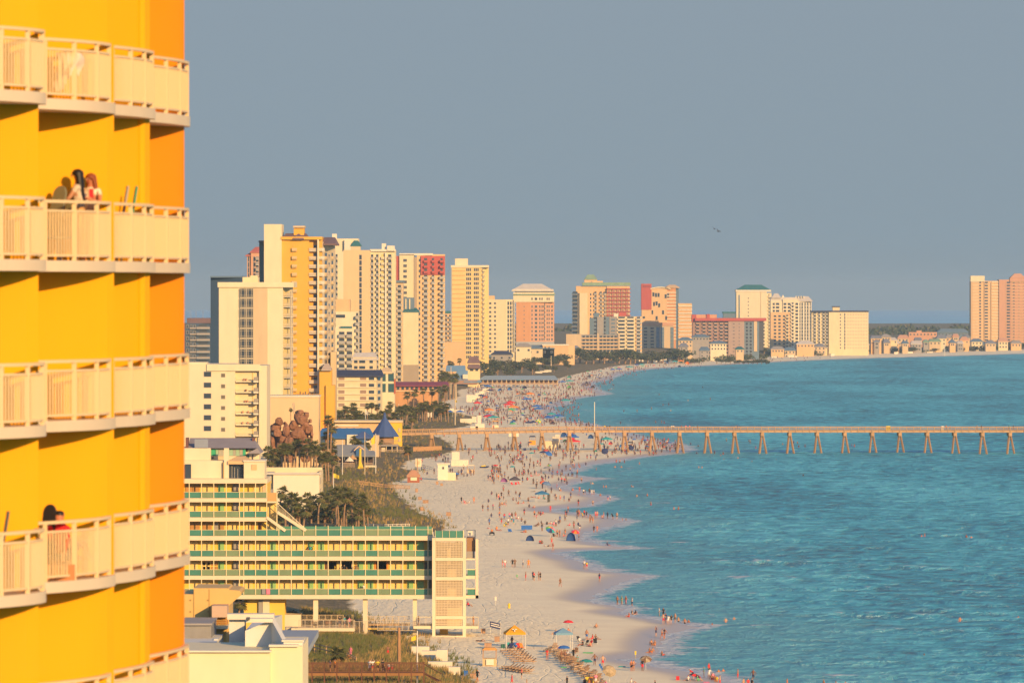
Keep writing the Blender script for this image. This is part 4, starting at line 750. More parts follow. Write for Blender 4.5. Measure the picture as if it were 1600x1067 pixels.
def woman(px,Y,z,rot,label,skin,hair,top,bottom,left_el,left_wr,right_el,right_wr,headturn,hairlen,scale=.98):
    X=wx(px,Y); E=thing('person',label,'person',(X,Y,z)); E.rotation_euler=(0,0,rot); E.scale=(scale,)*3; ORG[E.name]=Vector((0,0,0))
    J=pose('st',0)
    J['chest']=((0,-.03,1.30),.125); J['waist']=((0,0,1.10),.10); J['bust']=((0,-.07,1.27),.10)
    J['ell']=(left_el,.04); J['wrl']=(left_wr,.026); J['elr']=(right_el,.04); J['wrr']=(right_wr,.026)
    J['neck']=((0,-.02,1.47),.048); J['head']=((0,-.045,1.575),.088); J['crown']=((0,-.03,1.65),.082)
    J.pop('handl'); J.pop('handr'); ed=[e for e in EDG if 'hand' not in e[1]]+[('chest','bust')]
    me=skin_body('body',J,ed,lv=2); me.materials.clear(); me.materials.append(skin); me.materials.append(top); me.materials.append(bottom)
    V={n:Vector(J[n][0]) for n in J}; ids=[]
    for p in me.polygons:
        c=p.center; b=min(ed,key=lambda e: segd(c,V[e[0]],V[e[1]])); s=0
        if b in(('waist','chest'),('chest','bust')) or b==('chest','neck') and c.z<1.42 or b[1] in('shl','shr') or b==('pelvis','waist') and c.z>1.0 or (b[0] in('shl','shr') and (c-V[b[0]]).length<.14): s=1
        elif b[0]=='pelvis' or b[0].startswith('hip') and c.z>.62: s=2
        ids.append(s)
    me.polygons.foreach_set('material_index',ids); me.polygons.foreach_set('use_smooth',[True]*len(ids)); bo=link('body',me,E)
    hd=V['head']; ht=Matrix.Rotation(headturn,3,'Z')
    # face: brow, nose, lips, eyes
    def blob(name,c,r,m,par,seg=8):
        mb=MB(); vs=[];n=seg; 
        for i in range(n+1):
            th=PI*i/n
            for k in range(n): ph=2*PI*k/n; vs.append(hd+ht@(Vector(c)+Vector((r[0]*math.sin(th)*math.cos(ph),r[1]*math.sin(th)*math.sin(ph),r[2]*math.cos(th)))))
        fs=[(i*n+k,(i+1)*n+k,(i+1)*n+(k+1)%n,i*n+(k+1)%n) for i in range(n) for k in range(n)]; mb.add(vs,fs); return mb.build(name,m,par,smooth=True)
    blob('nose',(0,-.098,0),(.014,.022,.024),skin,bo); blob('mouth',(0,-.09,-.047),(.024,.012,.009),mat('lips',(.5,.12,.10),.5,0),bo)
    for sx in (-.034,.034):
        blob('eye',(sx,-.082,.022),(.014,.010,.008),CM['white'],bo); blob('iris',(sx,-.091,.022),(.006,.004,.006),HR[0],bo); blob('ear',(sx*2.55,0,.0),(.012,.022,.03),skin,bo)
    # hair: cap plus long fall
    mb=MB(); n=14; rings=[]
    prof=[(0,.115,.0),(.03,.108,.07),(.03,.100,.10)]
    for i in range(9):
        th=PI*.5*i/8; z_=.03+.095*math.cos(th); r=.108*math.sin(th)+.004; rings.append([(r*math.cos(2*PI*k/n)*.93,r*math.sin(2*PI*k/n)*1.02+.012,z_) for k in range(n)])
    L=hairlen
    for i in range(1,11):
        u=i/10; ring=[]
        for k in range(n):
            a=2*PI*k/n; x,y=math.cos(a)*(.102+.05*math.sin(u*PI*.8)),math.sin(a)*(.105-.035*u)+.02+.06*u
            if y<-.03*(1-u)-.0: y=-.0+.03*u
            ring.append((x*(1-.25*u),y,.03-L*u+.012*math.sin(k*2.3+u*9)))
        rings.append(ring)
    vs=[hd+ht@Vector(p) for r in rings for p in r]; fs=[(i*n+k,(i+1)*n+k,(i+1)*n+(k+1)%n,i*n+(k+1)%n) for i in range(len(rings)-1) for k in range(n)]; fs+=[tuple((len(rings)-1)*n+k for k in range(n-1,-1,-1))]
    mb.add(vs,fs); mb.build('hair',hair,E,smooth=True)
    for nm,sg in (('l',1),('r',-1)):
        wv=V['wr'+nm]; d=(wv-V['el'+nm]); hand(wv,d,Vector((0,0,1)),sg,skin,bo)
    return E
zb=SZ[3]+.2
woman(124,104.38,zb,R(-100),'woman with long black hair and pale top leaning on the upper balcony rail',SK[2] if False else SK[0],HR[0],mat('beige_knit',(.62,.50,.38),.9,.1,20),mat('tan_shorts',(.55,.30,.12),.9,0),(.27,-.14,1.14),(.14,-.36,1.10),(-.27,-.14,1.14),(-.12,-.36,1.10),R(15),.52,.99)
woman(143,104.86,zb,R(-25),'woman with auburn hair and a floral top holding a red phone at the balcony rail',SK[3],HR[2],mat('floral_top',(.80,.66,.50),.9,.35,14),mat('pink_skirt',(.60,.20,.10),.9,0),(.24,-.10,1.13),(.08,-.30,1.20),(-.27,-.12,1.12),(-.10,-.30,1.16),R(-20),.44,.95)
mb=MB(); X,Y=wx(143,104.6),104.56; mb.box(X-.04,X+.04,Y-.006,Y+.006,zb+1.16,zb+1.32); mb.solo('phone',CM['red'],'red phone held by the auburn-haired woman','phone')
o=person(0,0,'si','s','red','navy','person with a dark bun and red shirt seated low behind the lower balcony railing',None,skin=3,hair=0,rot=PI*.85,scale=1.15,loc=Vector((wx(94,103.8),103.8,z4+.30)))
mb=MB(); X,Y=wx(94,103.8),103.8; mb.box(X-.28,X+.28,Y-.3,Y+.3,z4,z4+.28); mb.box(X-.28,X+.28,Y+.24,Y+.3,z4+.28,z4+.75); mb.solo('low_armchair',mat('rust_sling',(.5,.22,.1),.9,0),'low rust coloured chair under the seated person on the lower balcony','chair')
# ------------------------------------------------------------------ near parapet building at the lower left
def parapet_building():
    Y=330.0; g=ground(-15,330); E=thing('parapet_building','cream building with a pale blue shaded rooftop parapet and a big duct, lower left corner','building',(wx(380,Y),Y,g))
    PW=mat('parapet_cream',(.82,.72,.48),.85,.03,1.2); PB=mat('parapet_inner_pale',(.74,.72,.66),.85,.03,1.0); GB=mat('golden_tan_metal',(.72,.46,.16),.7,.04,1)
    def bx(px0,px1,py0,py1,y0,D,m,name,z0=None):
        mb=MB(); YY=Y+y0; mb.box(wx(px0,YY),wx(px1,YY),YY,YY+D,wz(py1,YY) if z0 is None else z0,wz(py0,YY)); return mb.build(name,m,E)
    bx(250,422,1018,1100,0,9,PW,'front_wall',g); bx(421.5,473,1009,1100,.4,9,PW,'front_wall',g)
    bx(250,424,1016,1018.6,-.25,.8,WHITE,'coping'); bx(420,466,1007,1010,.2,.8,WHITE,'coping')
    roof_z=wz(1042,Y)
    mb=MB(); mb.box(wx(250,Y),wx(470,Y+5),Y+.5,Y+36,roof_z-.4,roof_z); mb.build('roof_deck',mat('blue_grey_roof_deck',(.30,.33,.36),.8,.05),E)
    # inner volumes standing on the roof: tall parapet walls seen from their shaded left side
    mb=MB(); yy=Y+5; p=[(wx(384,yy),yy),(wx(437,yy+10),yy+10.0),(wx(444,yy+10),yy+10.1),(wx(391,yy),yy-.01)]
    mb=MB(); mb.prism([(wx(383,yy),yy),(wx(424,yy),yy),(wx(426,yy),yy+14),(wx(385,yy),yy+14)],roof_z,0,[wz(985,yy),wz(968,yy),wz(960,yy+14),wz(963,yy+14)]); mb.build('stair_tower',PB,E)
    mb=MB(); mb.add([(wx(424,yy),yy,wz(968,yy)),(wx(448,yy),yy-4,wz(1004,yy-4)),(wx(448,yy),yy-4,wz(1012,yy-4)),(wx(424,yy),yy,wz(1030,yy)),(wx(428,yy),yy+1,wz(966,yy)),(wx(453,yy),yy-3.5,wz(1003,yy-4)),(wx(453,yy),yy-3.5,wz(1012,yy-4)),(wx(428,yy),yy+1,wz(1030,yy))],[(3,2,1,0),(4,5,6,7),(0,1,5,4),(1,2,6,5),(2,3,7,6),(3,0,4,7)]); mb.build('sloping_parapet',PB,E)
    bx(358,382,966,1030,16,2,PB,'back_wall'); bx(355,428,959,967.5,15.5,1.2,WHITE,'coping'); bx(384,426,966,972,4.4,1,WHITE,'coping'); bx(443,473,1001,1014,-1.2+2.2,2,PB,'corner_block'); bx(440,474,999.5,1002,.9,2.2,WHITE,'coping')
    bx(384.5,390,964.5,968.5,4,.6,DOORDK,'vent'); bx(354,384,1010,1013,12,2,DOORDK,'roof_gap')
    # golden duct housing behind
    mb=MB(); yb=Y+22
    pr=[(280,928),(302,928),(303,918.5),(356,918.5),(358,921),(373,922),(377,925),(376,930),(358,945),(358,1010),(280,1010)]
    xs=[(wx(x,yb),wz(y,yb)) for x,y in pr]; k=len(xs); mb.add([(x,yb,z) for x,z in xs]+[(x,yb+5,z) for x,z in xs],[tuple(range(k)),tuple(range(2*k-1,k-1,-1))]+[(i,k+i,k+(i+1)%k,(i+1)%k) for i in range(k)]); mb.build('duct_housing',GB,E)
    mb=MB()
    for x in (303,327): mb.box(wx(x,yb)-.02,wx(x,yb)+.02,yb-.03,yb,wz(1000,yb),wz(920,yb))
    for x,y in ((298,937),(298,955),(325,937),(325,955)): mb.box(wx(x,yb)-.04,wx(x,yb)+.04,yb-.06,yb,wz(y+1,yb),wz(y-1,yb))
    mb.build('seam',mat('seam_brown',(.4,.24,.09),.8,0),E)
    bx(331,355,946,964,20,2,mat('louvre_hood',(.60,.42,.30),.7,0),'vent_hood'); bx(333,354.5,964,976,20.6,1.4,mat('rusty_louvre',(.45,.20,.05),.7,0),'louvre')
    for i in range(4): bx(333,354.5,965+i*3,965.8+i*3,20.4,.3,GB,'louvre_slat')
    bx(331,356,977,982,20,2.2,PW,'ledge'); bx(333,354,982,1012,20.8,2,GB,'riser')
    bx(280,330,976,1003,14,6,mat('galvanised_tank',(.34,.32,.30),.45,.15,1.5,metal=.3),'storage_tank'); bx(279,331,973.5,976.5,13.8,6.4,GREYB,'tank_rim'); bx(279,338,1003,1035,10,8,PB,'plinth'); bx(334,341,998,1014,12,1.5,PB,'plinth')
parapet_building()
# ------------------------------------------------------------------ teal-railed motel on stilts
def motel():
    Y=890.0; t=Tower('long cream motel on stilts with green glass galleries, rear stair tower and lattice screens',Y,600,name='beach_motel'); E=t.E
    GRN=mat('green_rail_glass',(.055,.20,.15),.35,.10,.6,spec=.5); BAND=mat('motel_band_cream',(.80,.68,.48),.85,.05); YW=mat('motel_yellow_wall',(.88,.58,.10),.85,.05); YL=mat('curtain_yellow',(.88,.64,.24),.85,.08,1.5); DG=mat('green_door',(.25,.45,.18),.7,.05); POST=mat('motel_post_cream',(.86,.72,.42),.8,0)
    BR=mat('brown_curtain',(.42,.22,.07),.8,.1,2); GRD=mat('green_rail_glass_muted',(.17,.24,.13),.4,.10,.6,spec=.5); LAT=mat('breeze_block',(.70,.55,.36),.85,.05)
    def bx(px0,px1,py0,py1,dy,D,m,name,label=None): return t.bx(px0,px1,py0,py1,dy,D,m,name,label)
    PX=[276,295.7,314.8,334,353.5,374.2,380.8,399.2,416.8,435.7,455.2,474.2,493.4,512.8,532.5,551.6,570.9,590.6,610.2,629.5,649,668.7,675.5]
    fl=[(778,784.3,417.5),(808,814.3,417.5),(837,844,676),(869,875.4,676),(899,905.2,676),(929,935.5,676)]
    S=Y/F
    # upper roof slab
    bx(270,417.5,748,755,-.2,15,BAND,'floor_band')
    tops=[755,784.3,814.3,844,875.4,905.2]
    for k,(y0,y1,xe) in enumerate(fl):
        bx(262,xe,y0,y1,-.2,15 if k!=2 else 15,BAND,'floor_band')
        ys=tops[k]; nxt=y0
        # rear gallery wall
        bx(262,xe if k<2 else (417.5 if k==2 else xe),ys,nxt,2.0,12.5,YW,'gallery_wall')
        # posts and glass
        last=[p for p in PX if p<=xe+.1]
        for i,p in enumerate(last):
            if k==2 and p>418: bx(p-.55,p+.55,824.5,nxt+.2,-.28,.2,POST,'post')
            elif k<2 or k==2: bx(p-.6,p+.6,ys-.2,nxt+.2,-.28,.2,POST,'post')
            else: bx(p-.6,p+.6,ys-.2,nxt+.2,-.28,.2,POST,'post')
        for i in range(len(last)-1):
            a,b=last[i]+.6,last[i+1]-.6
            if k==2 and last[i]>416: y_=827.5
            else: y_=nxt-9.3
            bx(a,b,y_,nxt-.5,-.16,.06,GRN if rnd.random()<.6 else GRD,'glass_panel'); 
        bx(262,xe,(nxt-9.8) if True else 0,(nxt-9.2),-.22,.1,POST,'handrail') if k!=2 else (bx(262,417,nxt-9.8,nxt-9.2,-.22,.1,POST,'handrail'),bx(417,xe,826.8,827.4,-.22,.1,POST,'handrail'))
    rowsy=[(755,769),(784.3,799),(814.3,829),(844,860),(875.4,890),(905.2,920)]
    for k,(a,b) in enumerate(rowsy):
        upper=k<3
        dz=a+2.2
        def dd(x0,x1,m,nm,y0=dz,y1=b+8): bx(x0,x1,y0,y1,1.86,.1,m,nm)
        if k in (0,1,3,4,5): dd(341,350.3,DG,'door'); 
        if k!=2: bx(364,373,a+.8,b-3 if k else b-1,1.8,.1,GREYB,'shaft_opening'); bx(364,373,b-3,b+1,1.79,.1,DOORDK,'shaft_opening')
        if k==0:
            for x0,x1 in ((290,300),(301,312)): dd(x0,x1,BR,'curtain')
            dd(316,332,YL,'curtain'); dd(334,339.5,mat('amber_wall',(.75,.45,.16),.85,0),'curtain'); dd(396,409,YL,'curtain'); dd(410,416,TAN,'curtain')
        elif k==2:
            for x0,x1 in ((297,304),(305.5,312),(317,323),(324.5,331)): dd(x0,x1,BR,'window_pane')
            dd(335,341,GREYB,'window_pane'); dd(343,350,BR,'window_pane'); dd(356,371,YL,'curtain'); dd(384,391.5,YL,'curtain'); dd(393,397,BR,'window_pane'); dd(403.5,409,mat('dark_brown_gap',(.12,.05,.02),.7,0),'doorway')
        else:
            if k==4:
                for x0 in (317,324,330,336):
                    for yy in (a+2.5,a+9.5): bx(x0,x0+4,yy,yy+5,1.86,.1,BR,'window_pane')
            for x0 in (296,316,382,401): dd(x0,x0+13,YL,'curtain')
        if k>=3:
            for x0,x1 in ((422,431),(481,490),(497,506.4),(558.5,568),(574.5,583.5),(636,646),(652,662)): bx(x0-1,x1+1,a+1.5,b+8,1.9,.1,YL,'door_frame'); dd(x0,x1,DG,'door')
            for x0 in (437,457,514,533,588,610): dd(x0,x0+16,YL,'curtain'); bx(x0+16.4,x0+18.6,dz,b+8,1.87,.1,TAN,'curtain_edge')
            if k==4: dd(508,526,mat('dark_brown_gap',(.12,.05,.02),.7,0),'open_room'); dd(514,518,YL,'curtain'); dd(585,607,mat('orange_brown_curtain',(.62,.24,.05),.85,.05,1),'curtain'); dd(663,668,DOORDK,'open_room'); dd(534,549,mat('tan_curtain',(.65,.42,.12),.85,0),'curtain')
        bx(669,675.5,a,b+9,1.7,.3,DOORDK,'painted_shadow_strip') if k>=3 else None  # dark strip painted for the shade at the gallery end
    # roof deck rear railing
    for i in range(8,len(PX)-1):
        a,b=PX[i]+.5,PX[i+1]-.5; mb=MB(); yy=Y+14.2; z0=wz(840.0,Y)+.05; mb.box(wx(a,yy),wx(b,yy),yy,yy+.06,z0+.05,z0+1.15); mb.build('glass_panel',GRN,E); mb=MB(); mb.box(wx(PX[i],yy)-.05,wx(PX[i],yy)+.05,yy-.05,yy+.1,z0,z0+1.3); mb.build('post',POST,E)
    # under-floor: legs and yellow rooms
    z_leg=lambda x,yy: wz(1060,Y)
    for x0,x1 in ((489.5,497),(567,574.3),(645,651.5)):
        for dy in (.5,9): bx(x0,x1,935.4,1045,dy,.8,BAND,'leg')
    bx(381,405,935.4,1000,2,6,YW,'ground_room'); bx(410,445,935.4,1000,2,6,YW,'ground_room'); bx(404,410.5,935.4,1000,1.5,1,GREYB,'pier'); bx(410.5,421,937,962,1.4,.5,BAND,'pier')
    # stair tower with lattice screens
    for x0,x1 in ((675.3,680.2),(723,728)):
        bx(x0,x1,840,1050,-2.4,.7,BAND,'tower_column'); bx(x0,x1,840,1050,5,.7,BAND,'tower_column')
    by=[(840,845.2),(871,876.2),(901.3,906.5),(931.5,937),(962,967),(977.5,981.8),(993,998)]
    for y0,y1 in by:
        for dy in (-2.45,5.05): bx(680.2,723,y0,y1,dy,.6,BAND,'tower_beam')
    bx(677,727,840,844,-1.9,6.9,BAND,'tower_roof')
    for (y0,y1) in ((845.2,871),(876.2,901.3),(906.5,931.5),(937,962),(967,977.5)):
        mb=MB(); yy=Y-2.3; x0,x1=wx(680.2,yy),wx(723,yy); z0,z1=wz(y1,yy),wz(y0,yy); nx=18; nz=max(4,int((z1-z0)/.235))
        for i in range(nx+1): x=x0+(x1-x0)*i/nx; mb.box(x-.055,x+.055,yy,yy+.22,z0,z1)
        for j in range(nz+1): z=z0+(z1-z0)*j/nz; mb.box(x0,x1,yy+.01,yy+.21,z-.055,z+.055)
        mb.build('lattice_screen',LAT,E)
        mb=MB(); n=10
        mb.ob((x0+.4,Y+.5,z0),(x1-x0-.8,0,(z1-z0)),(0,1.2,0),(0,0,.25)) if y1<970 else None
        if mb.v: mb.build('stair_flight',LAT,E)
    bx(681,722,847,977,3.4,.3,mat('shaft_inner_wall',(.55,.42,.26),.9,0),'tower_back_wall')
    for i in range(4):
        a=680.5+i*11; bx(a,a+10.4,829,839.5,-2.2,.06,GRN,'glass_panel'); bx(a-.6,a,828,840.5,-2.3,.15,POST,'post')
    bx(723.5,725,828,840.5,-2.3,.15,POST,'post')
    # right annex
    bx(743,747.5,842,934.5,-2,1,BAND,'annex_column'); bx(728,747.5,929.5,934.5,-2,7,BAND,'annex_slab'); bx(728,747.5,899,904,-1.9,7,BAND,'annex_slab'); bx(729,741.5,840,861,-1,5,mat('brown_screen_panel',(.30,.17,.09),.8,0),'annex_wall'); bx(729,741.5,861,872,-1.2,5,GREYB,'annex_wall'); bx(728.5,742,872,874.5,-1.9,6,BAND,'annex_slab')
    bx(730.5,742.6,890,898.6,-1.8,.06,GRN,'glass_panel'); bx(730.5,742.6,920,929,-1.8,.06,GRN,'glass_panel'); bx(729,743,888.5,890,-1.9,.2,POST,'handrail'); bx(729,743,918.5,920,-1.9,.2,POST,'handrail')
    bx(741.6,743,828,861,-1.5,.2,DKBLUE,'fire_post'); bx(728.5,743,828,828.8,-1.5,.1,DKBLUE,'rooftop_rail'); bx(731.5,738.5,829,836,0,1.5,WHITE,'rooftop_unit')
    # lower landings
    for a,b in ((646,675.3),(728,747.5)):
        bx(a,b,977.5,981.8,-2,7,BAND,'landing_slab'); bx(a,b,963,963.7,-2,.1,POST,'handrail'); mb=MB(); yy=Y-1.95; n=int((b-a)/1.6)
        for i in range(n+1): x=wx(a+(b-a)*i/n,yy); w_=.07 if i%6==0 else .03; mb.box(x-w_/2,x+w_/2,yy,yy+.05,wz(977.5,yy),wz(963.4,yy))
        mb.build('railing',mat('pale_balusters',(.62,.50,.36),.8,0),E)
    for x in (700,714): bx(x-13,x,983,991,2,1.2,mat('yellow_bin',(.75,.42,.05),.7,0),'storage_box') if x==700 else None
    # exterior stair from landing down to roof deck
    bx(417,433,783,785.5,-.2,3,BAND,'stair_landing'); bx(432,433.4,769,829,-.25,.2,POST,'post'); bx(417.8,432,769.5,783,-.2,.1,mat('stair_balusters',(.62,.38,.15),.8,0),'railing'); bx(418,432,785.5,828,2,.2,YL,'stair_wall')
    mb=MB()
    def P3(x,y,dy): return Vector((wx(x,Y+dy),Y+dy,wz(y,Y+dy)))
    for dy in (-.3,1.1):
        mb.bar(P3(417,808,dy),P3(446,829,dy),.15,.45); mb.bar(P3(433.5,800,dy),P3(478,828.5,dy),.15,.45); mb.bar(P3(433.5,786,dy),P3(478.5,827,dy),.08,.1); 
        for i in range(24): u=i/23; a=P3(433.5+44*u,800+28*u,dy); mb.bar(a,a+Vector((0,0,1.1*(1-u*.75))),.05)
    for i in range(14): u=i/13; a=P3(433.5+44*u,799+28.5*u,-.2); mb.box(a.x-.2,a.x+.2,a.y,a.y+1.3,a.z-.04,a.z+.04)
    mb.build('exterior_stair',BAND,E)
    # rooftop structures
    bx(262,350,719.5,748,3,8,BAND,'penthouse'); bx(262,329,700,720,5,9,BAND,'penthouse'); bx(289,298.5,725,748,2.7,.4,GLASS,'window'); bx(350,357.4,700,748,2.6,1,BAND,'penthouse_pier'); bx(381,413.5,720,748.2,2.2,7,BAND,'penthouse'); bx(380,414,719,721,2,7.3,WHITE,'coping'); bx(393,401.3,725.5,734,2.1,.2,PEACH,'vent_panel'); bx(348.5,350,722,748,2.5,.3,mat('seam_brown',(.4,.24,.09),.8,0),'seam')
    bx(357.4,381,724,748.2,3.4,5,GLASS,'dark_opening'); bx(359,380,720,725,3,3,YL,'lintel'); bx(376,378,722,748,3.1,.4,DOORDK,'post')
    for i,x in enumerate((362,366,371)): bx(x,x+.8,728+2*i,748,3.2,.2,GREYB,'pipe')
    t.hip(359,390,720,712.5,PEACH,2.6,6,.3,.35)
    # mural wall under grey mansard
    bx(328,384,700,722,7,6,BAND,'upper_wall'); bx(384,405,706,722,7.5,6,BAND,'upper_wall'); 
    MUR=[mat('mural_green',(.04,.34,.20),.6,.15,1),mat('mural_grey',(.42,.40,.34),.6,.1,1),mat('mural_pale_green',(.35,.52,.36),.6,.1,1)]
    for i,(a,b,m) in enumerate(((329,337,0),(337.5,341,2),(341.5,349.5,1),(357.8,364,2),(364.5,368,1),(368.5,374,2),(374.5,379,1),(379.5,384,0))): bx(a,b,701.5,712,6.9,.2,MUR[m],'mural_panel')
    bx(329,349.5,712.5,720,6.85,.2,TAN,'sign_board'); bx(331,334,713.5,716.5,6.8,.1,DOORDK,'window'); bx(385,389.5,710,717,7.3,.4,mat('teal_glass',(.03,.09,.11),.3,0),'window'); bx(375,383,711,713,6.8,.1,TEALR,'sign_board'); bx(394,395.5,710,718,7.3,.3,DOORDK,'window')
    mb=MB(); ya=Y+6; x0,x1=wx(294,ya),wx(394,ya); xe=wx(408,ya)
    mb.add([(x0,ya,wz(700,ya)),(x1+.8,ya,wz(700,ya)),(xe,ya-.5,wz(708,ya)),(x1,ya+5,wz(684,ya+5)),(x0,ya+5,wz(684,ya+5)),(x0,ya+9,wz(700,ya)),(xe,ya+9,wz(708,ya)),(wx(386,ya),ya-.3,wz(708,ya))],[(0,1,3,4),(1,2,6,3),(4,3,6,5),(1,7,2)])
    mb.build('mansard_roof',mat('mansard_grey',(.26,.23,.24),.75,.06,.6),E); bx(304,325,686,699,5.2+.5,.2,mat('mansard_blue_grey',(.24,.27,.34),.7,.05),'roof_patch'); bx(290,294,684,700,6,3,mat('brown_recess',(.16,.07,.06),.8,0),'recess')
    bx(394,398,684,700,9.5,2,mat('brown_recess',(.16,.07,.06),.8,0),'recess')
    t.finish()
    # towels over a rail
    for x,c,l in ((412,'grey','grey towel hung over a gallery rail of the motel'),(419,'pink','pink towel hung over a gallery rail of the motel')):
        mb=MB(); yy=Y-.4; mb.box(wx(x-2.8,yy),wx(x+3,yy),yy,yy+.06,wz(928,yy),wz(919.5,yy)); mb.solo('towel',CM[c],l,'towel','towels on the motel rails')
    for x,y,dy,tp,lab in ((485,860,1.0,'teal','person in teal on the top motel gallery beside a person in yellow'),(489.5,860,1.0,'yellow','person in yellow sitting at the top motel gallery rail'),(523,890,1.0,'yellow','person in yellow by the dark open room of the middle gallery'),(568.5,920,1,'white','dark-haired person leaning on the lowest motel gallery rail'),(538,890,1,'black','dark-haired person low behind the middle gallery rail'),(556,890,1,'brown','brown-haired person low behind the middle gallery rail near the doors'),(739.5,977,0,'orange','shirtless person in orange shorts on the right motel landing'),(654,977,0,'black','dark figure on the left motel landing')):
        yy=Y+dy; fz={860:wz(869,Y),890:wz(899,Y),920:wz(929,Y),977:wz(977.5,Y)}[y]+.03
        person(0,0,'st','m' if tp=='orange' else 's',tp,'orange' if tp=='orange' else 'navy',lab,'people on the motel galleries',loc=Vector((wx(x,yy),yy,fz)),hair=0)
    # patio and ramps under the motel
    E2=thing('patio_deck','raised patio with white railing and zigzag wooden ramp beneath the motel','patio',(wx(545,886),886,ground(wx(545,886),886)))
    def b2(px0,px1,py0,py1,dy,D,m,name): 
        mb=MB(); yy=Y+dy; mb.box(wx(px0,yy),wx(px1,yy),yy,yy+D,wz(py1,yy),wz(py0,yy)); return mb.build(name,m,E2)
    b2(455,554,981,986,-2,9,BAND,'deck_slab'); WD_=mat('ramp_wood',(.55,.30,.10),.85,.12,1.5); b2(470,552,986,1012,-1.5,.4,WD_,'skirt_boards'); b2(554,640,992,1012,-.5,.3,WD_,'skirt_boards'); b2(445,470,960,1000,2,5,BAND,'planter_wall')
    PB_=mat('pale_balusters',(.62,.50,.36),.8,0)
    for (a,b,ya,yb,dy) in ((467,554,968,981,-1.9),(575,640,962,975,2),(575,640,968,981,.5),(552,577,970,990,-1),(590,648,972,985,-1.2),(470,552,960,968,6)):
        mb=MB(); yy=Y+dy; n=int((b-a)/1.9)
        for i in range(n+1): x=wx(a+(b-a)*i/n,yy); w_=.10 if i%5==0 else .035; mb.box(x-w_/2,x+w_/2,yy,yy+.06,wz(yb,yy),wz(ya,yy))
        for y in (ya,yb-.8): mb.box(wx(a,yy),wx(b,yy),yy-.02,yy+.08,wz(y+.6,yy),wz(y,yy))
        mb.build('railing',PB_,E2)
    b2(575,640,975,977,2,3,WD_,'ramp_floor'); b2(575,620,981,983,.4,2,YW,'ramp_floor')
    for i,(x,l) in enumerate(((492,'brown slatted bench on the motel patio, left one'),(513,'brown slatted bench on the motel patio, right one'))):
        mb=MB(); yy=Y; z=wz(981,Y-2)
        X=wx(x,yy); 
        for k in range(5): mb.box(X-.5,X+.5,yy+.5,yy+.56,z+.45+k*.1,z+.52+k*.1)
        mb.box(X-.5,X+.5,yy,yy+.5,z+.38,z+.44)
        for sx in (-.46,.42):
            mb.box(X+sx,X+sx+.04,yy,yy+.05,z,z+.4); mb.box(X+sx,X+sx+.04,yy+.5,yy+.54,z,z+.95)
        mb.solo('bench',mat('bench_brown',(.2,.09,.04),.8,0),l,'bench','patio benches')
    for x,tp,l in ((531,'black','dark-haired person standing on the motel patio'),(538.5,'teal','person in teal with pink hair band on the patio'),(546,'pink','person in pink leaning back on the motel patio')):
        person(0,0,'st','s',tp,'navy',l,'people on the motel patio',loc=Vector((wx(x,Y),Y,wz(981,Y-2)+.02)))
motel()
# white low building with balcony end
t=Tower('white low building with a flat parapet behind the motel stair',1340,465,name='low_white_building')
t.block([(427,0),(499,0)],741,mat('chalk_white',(.84,.76,.60),.85,.03),14); t.block([(417,1),(428,1)],738,CREAM,12,name='balcony_end'); t.block([(498.8,.3),(503,5)],736,CREAM,14,name='side_wall'); t.bx(416,503.5,730,740.5,9,.5,CREAM,'rear_parapet'); t.bx(414,502,738.2,741.2,-.3,.8,LROOF,'coping')
t.bx(420,425,744,755,.8,.3,YL if False else LITY,'painted_lit_panel'); t.bx(422,423,742,790,.5,.2,GREYB,'balcony_post'); t.bx(417,427,764,770,.2,.6,GREYB,'balcony_front'); t.bx(500,501.5,746,756,-.1,.2,GREYB,'window'); t.bx(500,501.5,763,770,-.1,.2,GREYB,'window'); t.finish()  # bright panel stands for a sunlit opening
